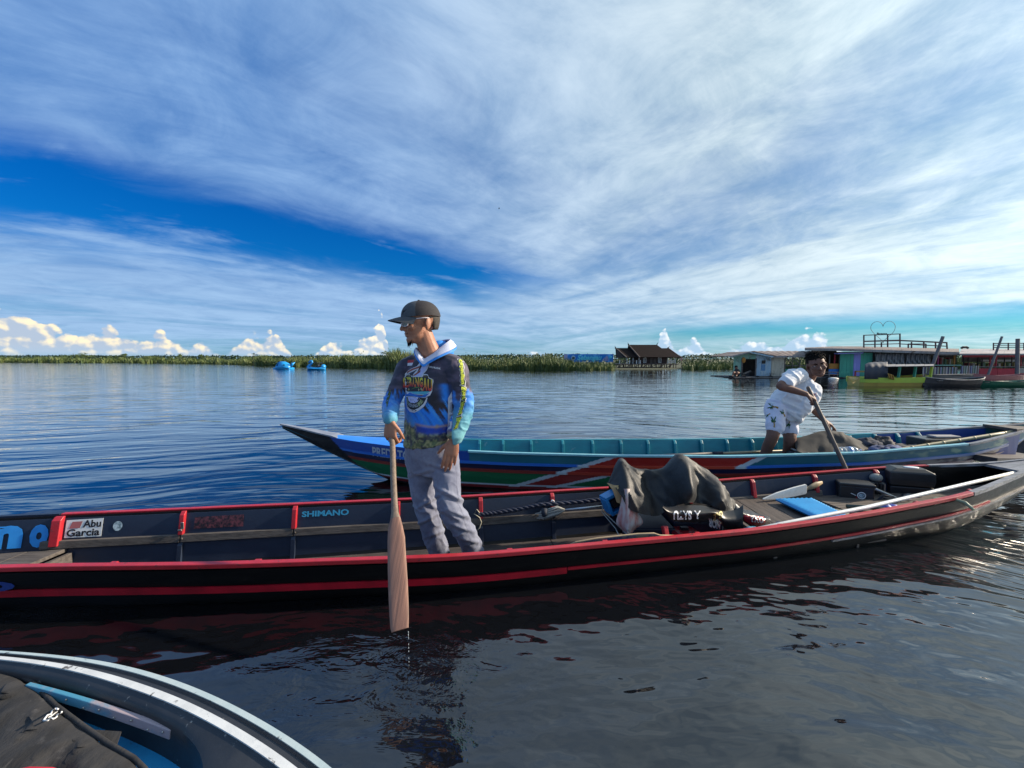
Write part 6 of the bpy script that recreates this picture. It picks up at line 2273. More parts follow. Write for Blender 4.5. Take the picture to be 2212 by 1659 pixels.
# white bladed paddle with wooden grip against the far side
wk = empty('white_paddle', W1(1690, 1065, 2.9), 'white paddle blade with brown wooden tip leaning on the far side behind the bench', 'paddle')
a, b, c2_ = W1(1648, 1078, 2.86), W1(1742, 1056, 2.90), W1(1776, 1042, 2.92)
mb = MB()
rings = []
for t, hw in ((0, .004), (.3, .028), (.7, .040), (.97, .042), (1, .030)):
    p = a.lerp(b, t)
    rings.append([p + Vector((0, .008, -hw)), p + Vector((0, -.008, -hw)), p + Vector((0, -.008, hw)), p + Vector((0, .008, hw))])
build(MB().loft(rings), 'blade', white_pole_m, wk, bevel=.003)
build(MB().tube([b, b.lerp(c2_, .3), b.lerp(c2_, .6), c2_], [.012, .022, .028, .012], 10, flat=.5), 'grip', tan_wood, wk, smooth=True)
# engine group
grey_dark = mat('black_engine_casing', (.022, .022, .024), .38, col2=(.045, .044, .042), nscale=7, rvar=.2, dirt=((.12, .11, .10), 16, .62, .8), spec=.5)
z0 = 0.055
c = PZ(1955, 1062, 0.12)
eng = empty('boat_engine', c, 'black engine with a boxy sloped cover standing in the stern of the black boat', 'engine')
rotz = Matrix.Rotation(R(-16), 3, 'Z')
def eb(dx, dy, dz): return c + rotz @ Vector((dx, dy, dz))
rings = []
for sx, sy, z in ((.15, .085, .07), (.158, .09, .12), (.154, .088, .185), (.10, .055, .215)):
    rings.append([eb(-sx, -sy, z), eb(sx, -sy, z), eb(sx, sy, z), eb(-sx, sy, z)])
build(MB().loft(rings), 'cover', grey_dark, eng, bevel=.008)
build(MB().ell(eb(.02, -.02, .217), (.055, .026, .008), rotz), 'badge', white_print, eng, smooth=True)
build(MB().box(eb(.0, 0, .0), (.30, .17, .13), rotz), 'block', black_print, eng, bevel=.01)
build(MB().box(eb(-.28, -.02, .02), (.20, .16, .14), rotz), 'motor_housing', grey_dark, eng, bevel=.02)
for k in range(7):
    build(MB().box(eb(-.36 + k * .025, -.11, .02), (.010, .04, .13), rotz), 'cooling_fin', steel if k % 3 == 0 else grey_dark, eng)
build(MB().tube([eb(-.38, -.08, .08), eb(-.30, -.16, .05), eb(-.14, -.18, -.02), eb(.10, -.16, -.04)], .014, 8), 'pipe', steel, eng, smooth=True)
build(MB().tube([eb(-.1, -.14, 0), eb(.05, -.2, -.02), eb(.22, -.24, -.04)], .025, 10), 'drive_shaft', grey_dark, eng, smooth=True)
build(MB().lathe([(.05, -.02), (.055, 0), (.05, .02), (.02, .03)], eb(-.06, -.17, -.02), 16, Matrix.Rotation(R(90), 3, 'X')), 'pulley', steel, eng, smooth=40)
build(MB().ell(eb(-.24, -.06, .12), (.05, .04, .035)), 'air_filter', rag, eng, smooth=True)
red_pl = mat('red_plastic', (.36, .012, .018), .35, col2=(.25, .01, .012), nscale=10)
jc = PZ(1868, 1078, .09)
jf = empty('plastic_carrier', jc, 'open red plastic carrier with a triangular handle lying before the engine', 'carrier')
build(MB().tube([jc + Vector(q) for q in ((-.07, 0, .09), (-.075, 0, -.02), (-.06, 0, -.03), (.05, -.01, -.03), (.075, -.01, -.005), (.0, 0, .08), (-.07, 0, .09))], .013, 8), 'frame', red_pl, jf, smooth=True)
bc = W1(1846, 1084, 2.83)
bb_box = empty('battery_box', bc, 'black battery box with a pale emblem beside the far side of the black boat', 'box')
Mz = Matrix.Rotation(R(-22), 3, 'Z')
build(MB().box(bc + Vector((0, .02, .07)), (.24, .15, .16), Mz), 'case', grey_dark, bb_box, bevel=.014)
build(MB().box(bc + Vector((0, .02, .155)), (.25, .16, .03), Mz), 'lid', grey_dark, bb_box, bevel=.01)
ec = bc + Mz @ Vector((.03, -.077, .0)) + Vector((0, .02, .075))
build(MB().tube([ec + Mz @ Vector((.026 * math.cos(a), -.002, .026 * math.sin(a))) for a in np.linspace(0, 6.283, 18)], .004, 6), 'emblem', white_print, bb_box)
build(MB().ell(ec + Vector((0, -.002, 0)), (.018, .003, .018), Mz, 12, 8), 'emblem', globe, bb_box)
build(MB().beam(ec + Mz @ Vector((-.07, 0, .012)), ec + Mz @ Vector((-.035, 0, -.004)), .003, .005), 'emblem', white_print, bb_box)
wires = MB()
for k in range(9):
    q = PZ(1870 + random.uniform(0, 70), 1055 + random.uniform(-4, 40), .09)
    e_ = q + Vector((random.uniform(.05, .2), random.uniform(-.05, .1), random.uniform(-.02, .06)))
    wires.tube([q, q.lerp(e_, .4) + Vector((0, 0, random.uniform(.01, .05))), e_], .006, 6)
build(wires, 'wiring', dark_cloth, eng, smooth=True)
# blue cloth bag and green hose
bgc = PZ(1905, 1107, .06)
bbag = empty('blue_bag', bgc, 'crumpled bright blue bag inside the near gunwale by the engine', 'bag')
m2 = MB().ell(bgc + Vector((.03, 0, .02)), (.10, .07, .05), nu=28, nv=18)
blue_bag_m = mat('bright_blue_fabric', (.02, .05, .30), .5, col2=(.06, .12, .45), nscale=22, bump=.004, bscale=26)
co = np.array(m2.v); dd_ = (fbm(co * 26, 3) - .5) * .05
ctr = np.array(bgc); dirn = (co - ctr) / np.linalg.norm(co - ctr, axis=1)[:, None]
m2.v = [tuple(p) for p in co + dirn * dd_[:, None]]
build(m2, 'body', blue_bag_m, bbag, smooth=True)
hose_m = mat('olive_green_hose', (.07, .085, .055), .5, col2=(.04, .05, .035), nscale=20)
hz = [PZ(1830, 1094, .12), PZ(1880, 1096, .12), PZ(1930, 1104, .12), PZ(1968, 1109, .20)]
tag(build(MB().tube(hz, .017, 10), 'hose', hose_m, None, smooth=True, loc=hz[1]), 'olive green hose lying over the blue bag', 'hose')
hz = [W1(1998, 1102, 2.24), W1(2020, 1084, 2.26) + Vector((0, 0, .02)), W1(2060, 1078, 2.24), W1(2085, 1086, 2.18), W1(2104, 1102, 2.13)]
hose2_m = mat('pale_green_hose', (.24, .27, .17), .5, col2=(.14, .16, .1), nscale=20)
tag(build(MB().tube(hz, [.015, .014, .012, .011, .009], 10), 'hose', hose2_m, None, smooth=True, loc=hz[1]), 'pale green hose arching over the near gunwale at the stern', 'hose')

# ================================================================== CARGO OF THE SECOND BOAT
def Y2(px, py, y): return PY(px, py, y)
grey_sheet = mat('dark_grey_rubber', (.030, .029, .028), .85, col2=(.045, .044, .042), nscale=5, bump=.0014, bscale=40, rvar=.15)
top_px = [(1714, 948), (1738, 942), (1774, 931), (1806, 932), (1830, 940), (1856, 952), (1886, 966)]
fr_px = [(1716, 964), (1724, 976), (1760, 984), (1800, 988), (1840, 986), (1868, 982), (1888, 974)]
cols_ = []
for k, ((tx, ty), (fx, fy)) in enumerate(zip(top_px, fr_px)):
    T, F = Y2(tx, ty, 4.02), Y2(fx, fy, 3.80 + (.10 if k in (0, 6) else 0))
    B = Y2(tx, ty, 4.25); B.z = max(.06, T.z - .26)
    b_ = (.1, .0, .6, .1, .5, .0, .1)[k]
    cols_.append([B, T.lerp(B, .5) + Vector((0, 0, .04)), T, T.lerp(F, .4) + Vector((0, -.06 * b_, .02)), F])
draped('rubber_sheet', 'dark grey rubber sheet covering a mound in the second boat by the bending man', 'sheet', cols_, grey_sheet, wr=.024, freq=6, seed=7, crease=.018)
tub2 = empty('round_tub', Y2(1760, 985, 3.95), 'round black tub with pale rim edge under the grey rubber sheet', 'tub')
rimp = [Y2(1700 + 8, 968, 3.98), Y2(1716, 972, 3.86), Y2(1748, 980, 3.80), Y2(1790, 986, 3.78), Y2(1830, 990, 3.79)]
build(MB().tube(rimp, .010, 8), 'rim', mat('pale_tub_rim', (.30, .30, .29), .5), tub2, smooth=True)
build(MB().tube([p + Vector((0, -.015, -.028)) for p in rimp], .010, 8), 'rim', mat('pale_tub_rim', (.30, .30, .29), .5), tub2, smooth=True)
build(MB().tube([p + Vector((0, .01, -.05)) for p in rimp], .035, 8), 'wall', black_plastic, tub2, smooth=True)
# water bottle
a, b = Y2(1806, 975, 3.72), Y2(1856, 974, 3.74)
bot = empty('water_bottle', a, 'clear plastic water bottle with blue label lying on the second boat', 'bottle')
clear_pl = mat('clear_bottle_plastic', (.80, .86, .90), .08, trans=.75, col2=(.7, .78, .84), nscale=8, bump=.002, bscale=30)
ax = (b - a)
prof = [(.004, -.02), (.030, 0), (.041, .05), (.041, .14), (.037, .17), (.041, .20), (.041, .32), (.036, .36), (.041, .40), (.041, .62), (.036, .66), (.041, .70), (.040, .80), (.018, .93), (.014, 1.0)]
q = ax.to_track_quat('Z', 'Y').to_matrix()
build(MB().lathe([(r_ * 1.0, z * ax.length) for r_, z in prof], a, 18, q), 'body', clear_pl, bot, smooth=50)
build(MB().lathe([(.0425, .46 * ax.length), (.0425, .62 * ax.length)], a, 18, q), 'label', mat('blue_bottle_label', (.06, .16, .40), .4, col2=(.4, .5, .6), nscale=30), bot, smooth=True)
build(MB().lathe([(.001, 1.0 * ax.length), (.017, 1.0 * ax.length), (.017, 1.06 * ax.length), (.001, 1.06 * ax.length)], a, 14, q), 'cap', mat('blue_bottle_cap', (.03, .12, .4), .4), bot)
# clothes and bundles
for k, (px, py, rx, rz, cc, lb) in enumerate(((1872, 962, .14, .07, (.012, .014, .022), 'dark clothes heap behind the grey rubber sheet'), (1905, 958, .12, .06, (.02, .018, .018), 'black bundle against the teal side of the second boat'), (1915, 972, .16, .05, (.02, .03, .07), 'navy cloth bundle with straps on the near gunwale'), (1962, 970, .13, .045, (.05, .045, .04), 'grey brown net heap beside the small engine'))):
    c = Y2(px, py, 4.02 if k != 2 else 3.80)
    m2 = MB().ell(c, (rx, .10, rz), nu=26, nv=16)
    co = np.array(m2.v); ctr = np.array(c)
    dirn = (co - ctr); dirn /= np.linalg.norm(dirn, axis=1)[:, None]
    m2.v = [tuple(p) for p in co + dirn * ((fbm(co * 22 + k * 5, 4) - .5) * .09)[:, None]]
    o = build(m2, 'clothes_bundle', mat('bundle_cloth_%s' % 'abcd'[k], cc, .85, col2=tuple(x * 4 + .02 for x in cc), nscale=16, namt=.8, bump=.004, bscale=30), None, smooth=True, loc=c)
    tag(o, lb, 'bundle')
e2 = Y2(2020, 955, 4.08)
eng2 = empty('boat_engine', e2, 'small dark engine with pale top in the stern of the second boat', 'engine')
build(MB().box(e2 + Vector((-.06, 0, .0)), (.30, .20, .10)), 'block', grey_dark, eng2, bevel=.012)
build(MB().box(e2 + Vector((.09, 0, .0)), (.16, .16, .11)), 'tank', mat('dark_maroon_tank', (.06, .018, .02), .35), eng2, bevel=.015)
build(MB().box(e2 + Vector((.06, -.02, .063)), (.26, .10, .022)), 'tank_top', fascia_m, eng2, bevel=.008)
build(MB().box(e2 + Vector((-.08, -.105, .01)), (.14, .012, .03)), 'plate', steel, eng2)
bam = mat('bamboo_pole', (.38, .32, .18), .55, col2=(.26, .21, .12), nscale=4, stretch=(6, 6, 6))
bp = empty('bamboo_pole', Y2(1800, 975, 4.1), 'long bamboo pole lying along the second boat and out over its stern', 'pole')
P0, P1, P2 = Y2(1640, 977, 4.12), Y2(1935, 972, 3.90), Y2(2235, 926, 4.00)
pts = [P0, P0.lerp(P1, .5), P1, P1.lerp(P2, .33), P1.lerp(P2, .66), P2]
build(MB().tube(pts, [.012, .014, .016, .018, .019, .020], 10), 'pole', bam, bp, smooth=True)
for k in range(1, 9):
    t = k / 9
    p = P1.lerp(P2, t)
    build(MB().tube([p - (P2 - P1).normalized() * .006, p + (P2 - P1).normalized() * .006], .0205, 10), 'node', bam, bp, smooth=True)
op = empty('oar', Y2(1500, 985, 4.0), 'pale wooden oar lying along the second boat left of the bending man', 'oar')
P0, P1 = Y2(1385, 986, 4.05), Y2(1690, 974, 4.14)
grey_pole = mat('grey_pole_wood', (.17, .155, .14), .7, col2=(.09, .08, .075), nscale=10)
build(MB().tube([P0, P0.lerp(P1, .55)], [.014, .016], 10), 'shaft', grey_pole, op, smooth=True)
build(MB().tube([P0.lerp(P1, .5), P1], [.013, .012], 10), 'shaft', bam, op, smooth=True)
build(MB().tube([P0.lerp(P1, .50), P0.lerp(P1, .57)], .020, 8), 'lashing', dark_cloth, op, smooth=True)

# ================================================================== THINGS IN THE TUB
bagm = mat('faded_black_canvas', (.030, .029, .030), .9, col2=(.012, .0115, .012), nscale=5, stretch=(3, 1.2, 1), namt=.9, bump=.0022, bscale=45, dirt=((.075, .07, .068), 18, .60, .78))
def tz(px, py, z): return PZ(px, py, z)
edge_b = [(-60, 1428), (10, 1447), (70, 1474), (120, 1525), (180, 1570), (235, 1608), (290, 1640), (312, 1662), (330, 1690)]
g = []
for k, (px, py) in enumerate(edge_b):
    zc = .272 - .004 * k
    E0 = tz(px, py, zc)
    inn = Vector((-.62, -.55, 0)).normalized()
    g.append([E0 + Vector((.004, .006, -.030)), E0, E0 + inn * .06 + Vector((0, 0, .012)), E0 + inn * .14 + Vector((0, 0, -.01 + .01 * math.sin(k * 2.1))), E0 + inn * .24 + Vector((0, 0, -.055)), E0 + inn * .42 + Vector((0, 0, -.09))])
bag_o, _ = draped('canvas_bag', 'crumpled faded black canvas bag with a white print lying in the black plastic boat', 'bag', g, bagm, th=.004, wr=.045, freq=12, seed=1, crease=.012)
bv = BVHTree.FromPolygons([tuple(Vector(v.co) + bag_o.location) for v in bag_o.data.vertices], [tuple(f.vertices) for f in bag_o.data.polygons])
hem = MB().tube([cast(px - 5, py + 3, .002, 1.2) if False else tz(px, py, .275 - .004 * k) + Vector((0, 0, .002)) for k, (px, py) in enumerate(edge_b)], .006, 8)
build(hem, 'seam', bagm, bag_o, smooth=True)
def emb(pts, r_=.0022):
    mb = MB().tube([cast(x, y, .003, 1.2) for x, y in pts], r_, 6)
    build(mb, 'print', white_print, bag_o, smooth=True)
emb([(94, 1556), (102, 1545), (110, 1543), (112, 1536), (120, 1530), (125, 1532)])
emb([(94, 1556), (104, 1556), (110, 1550), (116, 1553), (122, 1549), (124, 1544), (132, 1541), (133, 1538)])
emb([(104, 1550), (112, 1546), (118, 1541), (124, 1537)], .0014)
fl_bag = [tz(190, 1575, .262), tz(262, 1580, .255), tz(252, 1600, .25), tz(246, 1626, .24)]
mb = MB().sheet([[fl_bag[0], fl_bag[0].lerp(fl_bag[3], .6)], [fl_bag[1], fl_bag[3]]], .003)
build(mb, 'flap', bagm, bag_o)
rc = tz(60, 1672, .27)
rb_ = empty('red_strap', rc, 'bright red strap at the bottom edge of the canvas bag', 'strap')
build(MB().tube([tz(20, 1674, .26), tz(60, 1667, .27), tz(110, 1668, .27), tz(140, 1678, .26)], .012, 8, flat=.5), 'strap', mat('bright_red_webbing', (.55, .015, .03), .6), rb_, smooth=True)
for k, (px, py, rr_) in enumerate(((392, 1580, .004), (378, 1560, .003), (150, 1448, .004), (500, 1560, .003), (540, 1600, .003))):
    pass


# ================================================================== PEOPLE
def spline(pts, k=6):
    out = []
    n = len(pts)
    P_ = [np.array(p, float) for p in pts]
    for i in range(n - 1):
        p0, p1, p2, p3 = P_[max(0, i - 1)], P_[i], P_[i + 1], P_[min(n - 1, i + 2)]
        for j in range(k):
            t = j / k
            out.append(0.5 * ((2 * p1) + (p2 - p0) * t + (2 * p0 - 5 * p1 + 4 * p2 - p3) * t * t + (3 * p1 - p0 - 3 * p2 + p3) * t ** 3))
    out.append(P_[-1])
    return out
def limb(mb, stations, n=14, k=5):
    """stations: (point, radius) -> smooth tapered limb with rounded ends"""
    s = spline([tuple(p) + (r,) for p, r in stations], k)
    mb.tube([Vector(q[:3]) for q in s], [max(.003, q[3]) for q in s], n, round_ends=True)
def body_rings(mb, st, n=28):
    """st: (centre, half width, half depth, yaw, tilt axis offset) elliptical slices"""
    s = spline([tuple(c) + (a, b, y) for c, a, b, y in st], 5)
    rings = []
    for i, q in enumerate(s):
        c = Vector(q[:3]); a, b, y = q[3:]
        d = Vector(s[min(i + 1, len(s) - 1)][:3]) - Vector(s[max(i - 1, 0)][:3])
        d.normalize()
        ex = Vector((math.cos(y), math.sin(y), 0)); ex = (ex - d * ex.dot(d)).normalized()
        ey = d.cross(ex)
        rings.append([c + ex * (a * math.copysign(abs(math.cos(t)) ** .85, math.cos(t))) + ey * (b * math.copysign(abs(math.sin(t)) ** .85, math.sin(t))) for t in np.linspace(0, 2 * math.pi, n, endpoint=False)])
    mb.loft(rings)

def hand(mb, wrist, palm_dir, normal, side, curl, scale=1.0, spread=.10, thumb_out=.9, thumb_curl=.5):
    """palm and five bent fingers. palm_dir: wrist -> knuckles, normal: out of the back of the hand,
    side: direction of the thumb"""
    f = Vector(palm_dir).normalized()
    nn = Vector(normal); nn = (nn - f * nn.dot(f)).normalized()
    sd = Vector(side); sd = (sd - f * sd.dot(f) - nn * sd.dot(nn)).normalized()
    k = scale
    w = Vector(wrist)
    M = Matrix((sd, f, nn)).transposed()
    # palm: a flattened loft
    rings = []
    for t, hw, hd in ((-.012, .026, .019), (.02, .034, .017), (.05, .041, .015), (.080, .042, .013), (.092, .036, .010)):
        c = w + f * t * k
        rings.append([c + sd * (hw * k * math.cos(a)) + nn * (hd * k * math.sin(a)) for a in np.linspace(0, 2 * math.pi, 14, endpoint=False)])
    mb.loft(rings)
    L = [(.046, .026, .020), (.050, .031, .021), (.046, .029, .020), (.036, .021, .018)]
    tips = []
    for i in range(4):
        off = (.031, .0105, -.0105, -.030)[i]
        base = w + (f * (.082, .089, .085, .075)[i] + sd * off) * k
        cu_ = curl[i] if hasattr(curl, '__len__') else curl
        ang = 0.0
        d0 = (f + sd * (off / .031 * spread)).normalized()
        pts = [base - d0 * .014 * k, base]
        p = base
        for j in range(3):
            ang += cu_ * (.55, 1.0, .75)[j]
            d = d0 * math.cos(ang) - nn * math.sin(ang)
            p = p + d * L[i][j] * k
            pts.append(p)
        rr = (.0104, .0104, .0096, .0089, .0074)
        mb.tube(pts, [r * k * (1.0 if i < 3 else .88) for r in rr], 10, round_ends=True)
        tips.append((p, d, nn * math.cos(ang) + d0 * math.sin(ang)))
    b0 = w + (f * .022 + sd * .026) * k
    d = (sd * thumb_out + f * .75 - nn * .35).normalized()
    p1 = b0 + d * .038 * k
    d2 = (d * math.cos(thumb_curl) + (f * .7 - nn * .5 - sd * .3).normalized() * math.sin(thumb_curl)).normalized()
    p2 = p1 + d2 * .032 * k
    d3 = (d2 * .85 + (f * .6 - nn * .6).normalized() * math.sin(thumb_curl)).normalized()
    p3 = p2 + d3 * .024 * k
    mb.tube([b0 - d * .012 * k, b0, p1, p2, p3], [.013 * k, .0135 * k, .0110 * k, .0100 * k, .0072 * k], 10, round_ends=True)
    return tips

def head_solids(mb, H, neck=True):
    """H maps head coordinates (face towards -y, up z) to the place"""
    def e(c, r, rot=None):
        m2 = MB().ell(Vector(c), r, rot, 24, 16)
        mb.add([H(Vector(p)) for p in m2.v], m2.f)
    def tb(pts, r, n=10):
        m2 = MB().tube(pts, r, n, round_ends=True)
        mb.add([H(Vector(p)) for p in m2.v], m2.f)
    e((0, .020, .035), (.077, .094, .085))
    e((0, -.020, .022), (.069, .074, .075))
    e((0, -.032, -.030), (.061, .066, .075))
    e((0, -.030, -.068), (.055, .060, .044))
    e((0, -.072, -.094), (.025, .022, .020))
    e((0, -.055, -.085), (.042, .040, .028))
    tb([(0, -.089, .018), (0, -.100, -.004), (0, -.112, -.026)], [.0075, .0085, .0125])
    for q in (-1, 1):
        e((q * .0125, -.102, -.030), (.0085, .010, .0078))
        e((q * .040, -.066, -.020), (.026, .024, .022))
        e((q * .034, -.083, .030), (.024, .012, .008))
        e((q * .079, .018, -.010), (.0075, .019, .032), Matrix.Rotation(R(q * 24), 3, 'Z') @ Matrix.Rotation(R(-8), 3, 'X'))
        e((q * .080, .010, -.034), (.0065, .010, .012))
    e((0, -.093, -.056), (.021, .0085, .0052))
    e((0, -.091, -.0655), (.018, .0085, .0058))
    e((0, -.022, -.092), (.046, .052, .026))
    if neck: tb([(0, .004, -.06), (0, .018, -.12), (0, .030, -.17)], [.054, .056, .062], 16)

def carve_head(co, Hinv, rows=None):
    """eye sockets, mouth line and the hollow under the lower lip pressed into the fused skin"""
    L = np.array([tuple(Hinv @ Vector(p).to_4d())[:3] for p in co]) if rows is None else rows
    d = np.zeros_like(L)
    for q in (-1, 1):
        g = np.exp(-(((L[:, 0] - q * .031) / .017) ** 2 + ((L[:, 2] - .010) / .011) ** 2)) * (L[:, 1] < -.03)
        d[:, 1] += g * .011
    g = np.exp(-((L[:, 0] / .026) ** 2 + ((L[:, 2] + .0605) / .0024) ** 2)) * (L[:, 1] < -.05)
    d[:, 1] += g * .006
    g = np.exp(-((L[:, 0] / .03) ** 2 + ((L[:, 2] + .078) / .006) ** 2)) * (L[:, 1] < -.05)
    d[:, 1] += g * .004
    return L + d

def crease(co, freq, seed, w=8.0):
    return np.clip(1 - np.abs(fbm(co * np.array(freq) + seed, 2) - .5) * w, 0, 1) ** 1.5
def fold_noise(co, freq, seed):
    a = fbm(co * np.array(freq) + seed, 3)
    return 1.0 - np.abs(a - .5) * 4.0

skin_m = mat('tan_skin', (0.36, 0.165, 0.10), 0.5, col2=(0.27, 0.115, 0.068), nscale=22, namt=.6, bump=.0006, bscale=160, sss=.12, spec=.35)
skin_d = mat('brown_skin', (0.175, 0.084, 0.058), 0.62, col2=(0.125, 0.058, 0.04), nscale=18, namt=.6, bump=.0006, bscale=150, sss=.08, spec=.35)
hair_m = mat('black_hair', (0.010, 0.009, 0.009), 0.9, spec=.1, col2=(0.022, 0.019, 0.017), nscale=60, bump=.004, bscale=90)
nail_m = mat('finger_nail', (0.46, 0.27, 0.22), .35)
white_eye = mat('eye_white', (.60, .57, .54), .3)
dark_eye = mat('dark_iris', (.02, .012, .01), .2)

# ------------------------------------------------------------------ the man standing in the near boat
man = empty('person', h1.P(-.13, 2.48, -.118), 'man in a dark cap glasses and blue printed fishing shirt standing with a paddle', 'person')
def J(px, py, y): return PY(px, py, y)
hc = J(909, 697, 2.44)
YAW, PIT = R(-62), R(7)
Hm = Matrix.Translation(hc) @ Matrix.Rotation(YAW, 4, 'Z') @ Matrix.Rotation(PIT, 4, 'X') @ Matrix.Rotation(R(2), 4, 'Y') @ Matrix.Scale(1.06, 4)
Hf = lambda p: Hm @ p
Hi = Hm.inverted()
mb = MB()
head_solids(mb, Hf)
ty = R(-27)
# torso under the shirt
nb = J(931, 766, 2.50)
body_rings(mb, [(J(931, 764, 2.50), .055, .055, ty), (J(933, 790, 2.51), .13, .075, ty), (J(933, 830, 2.51), .150, .100, ty), (J(932, 880, 2.51), .142, .105, ty), (J(931, 930, 2.51), .138, .105, ty), (J(931, 965, 2.51), .15, .11, ty), (J(931, 1000, 2.51), .145, .105, ty)])
sR, eR, wR = J(880, 796, 2.57), J(846, 868, 2.48), J(843, 908, 2.265)
sL, eL, wL = J(984, 802, 2.43), J(1003, 880, 2.42), J(982, 948, 2.34)
limb(mb, [(sR, .052), (sR.lerp(eR, .5), .045), (eR, .038), (eR.lerp(wR, .45), .036), (wR, .026)])
limb(mb, [(sL, .052), (sL.lerp(eL, .5), .046), (eL, .039), (eL.lerp(wL, .45), .037), (wL, .027)])
hipR, kR, aR = J(905, 990, 2.56), J(922, 1100, 2.52), J(954, 1214, 2.55)
hipL, kL, aL = J(960, 990, 2.46), J(972, 1094, 2.36), J(1030, 1204, 2.46)
zf = -.112
for (hp_, kn, an, fx) in ((hipR, kR, aR, -.35), (hipL, kL, aL, -.25)):
    limb(mb, [(hp_, .082), (hp_.lerp(kn, .5), .070), (kn, .052), (kn.lerp(an, .4), .050), (an, .036)])
    an2 = Vector((an.x, an.y, zf + .07))
    limb(mb, [(an, .036), (an2, .036)])
    fd = Vector((fx - .1, -.85, 0)).normalized()
    base = Vector((an.x, an.y, zf))
    for (t, wdt, h) in ((-.05, .03, .034), (0, .036, .045), (.06, .042, .036), (.12, .045, .024), (.17, .040, .016)):
        m2 = MB().ell(base + fd * t + Vector((0, 0, h)), (.055, wdt, h), Matrix.Rotation(math.atan2(fd.y, fd.x), 3, 'Z'), 16, 10)
        mb.add(m2.v, m2.f)
    for i in range(5):
        s_ = Vector((-fd.y, fd.x, 0)) * (.032 - .016 * i)
        p = base + fd * (.185 - .006 * abs(i - 1)) + s_ + Vector((0, 0, .013))
        mb.tube([p, p + fd * .032], [.011, .010], 8, round_ends=True)
# right hand round the paddle shaft, seen from its back; left hand hanging, back to the camera
pad_top, pad_tip = J(834, 880, 2.425), J(864, 1362, 1.56)
pad_ax = (pad_tip - pad_top).normalized()
gpt = J(846, 942, 2.262)
t_ = (gpt - pad_top).dot(pad_ax)
grip = pad_top + pad_ax * t_
tipsR = hand(mb, wR + Vector((0, 0, -.004)), (Vector((.0, -.10, -.95))), Vector((-.35, -.93, .05)), Vector((.95, -.25, 0)), (1.25, 1.2, 1.15, 1.15), 1.04, spread=.04, thumb_out=.55, thumb_curl=.6)
tipsL = hand(mb, wL + Vector((-.004, -.004, -.006)), Vector((-.20, -.10, -.97)), Vector((.15, -.97, .12)), Vector((-.97, -.12, .10)), (.22, .24, .26, .34), 1.04, spread=.05, thumb_out=.6, thumb_curl=.25)
me = fuse(mb, .0042, 3, .5)
co, _ = mesh_np(me)
Lh = np.c_[co, np.ones(len(co))] @ np.array(Hi).T
Lh = Lh[:, :3]
sel = (np.abs(Lh[:, 0]) < .1) & (Lh[:, 1] < 0) & (np.abs(Lh[:, 2]) < .13)
rows = carve_head(None, None, Lh[sel])
co[sel] = (np.c_[rows, np.ones(len(rows))] @ np.array(Hm).T)[:, :3]
put_mesh(me, 'body', skin_m, man, co=co)
# nails
mb = MB()
for tips in (tipsL,):
    for p, d, n_ in tips:
        q = p + n_ * .0048 - d * .001
        sdv = d.cross(n_).normalized()
        M3 = Matrix((sdv, d, n_)).transposed()
        m2 = MB().ell(q, (.0048, .0062, .0018), M3, 10, 6)
        mb.add(m2.v, m2.f)
build(mb, 'nails', nail_m, man, smooth=True)

# shirt: torso, two sleeves, one cloth skin
mb = MB()
body_rings(mb, [(J(933, 763, 2.505), .060, .055, ty), (J(935, 772, 2.51), .105, .075, ty), (J(935, 790, 2.51), .155, .098, ty), (J(933, 830, 2.505), .168, .122, ty), (J(930, 880, 2.50), .162, .126, ty), (J(929, 930, 2.50), .162, .128, ty), (J(930, 958, 2.505), .166, .130, ty)])
limb(mb, [(J(893, 789, 2.57), .066), (J(877, 800, 2.575), .068), (sR.lerp(eR, .5), .056), (eR, .048), (eR.lerp(wR, .5), .043), (eR.lerp(wR, .93), .040)])
limb(mb, [(J(970, 788, 2.45), .068), (J(986, 800, 2.43), .070), (sL.lerp(eL, .5), .063), (eL, .058), (eL.lerp(wL, .5), .053), (eL.lerp(wL, .93), .047)])
me = fuse(mb, .0062, 6, .5)
co, no = mesh_np(me)
def px_of(c):
    """picture position of points, used only to lay the shirt's print out on the chest"""
    r_ = c - np.array([0, 0, CAM_H])
    cp, sp = math.cos(PITCH), math.sin(PITCH)
    zc = r_[:, 1] * cp - r_[:, 2] * sp
    yc = r_[:, 1] * sp + r_[:, 2] * cp
    return 1106 + 864 * r_[:, 0] / zc, 829.5 - 864 * yc / zc
ux, uy = px_of(co)
# folds: drag lines from the arms across the chest and rings on the sleeves
arm = ((ux < 868) | (ux > 978)) & (uy > 775)
f1 = fold_noise(co, (9, 9, 16), 3.0) * .0032
f2 = fold_noise(co, (10, 10, 34), 11.0) * .0042
f3 = fold_noise(co + co[:, [2, 0, 1]] * .5, (14, 14, 9), 21.0) * .0030
f2 = f2 * .6 + crease(np.c_[co[:, 0] + .4 * co[:, 2], co[:, 1], co[:, 2]], (14, 14, 20), 8.) * .006
f1 = f1 + crease(np.c_[co[:, 0] - .7 * co[:, 2], co[:, 1], co[:, 2]], (9, 9, 7), 2.) * .005
disp = np.where(arm, f2 * sst(uy, 800, 850) + f1 * .5, f1 + f3 * sst(uy, 860, 930) + f3 * .4)
cut = sst(uy, 966 - (ux - 878) * .28 + 2, 974 - (ux - 878) * .28 + 2) * (~arm)
co2 = co + no * disp[:, None]
co2[:, 2] += np.where((~arm), 0, 0)
# slanting hem: lift the right part of the hem
hemlift = sst(uy, 930, 975) * np.clip((ux - 900) / 85, -.3, 1) * .045
co2[:, 2] += np.where(arm, 0, hemlift)
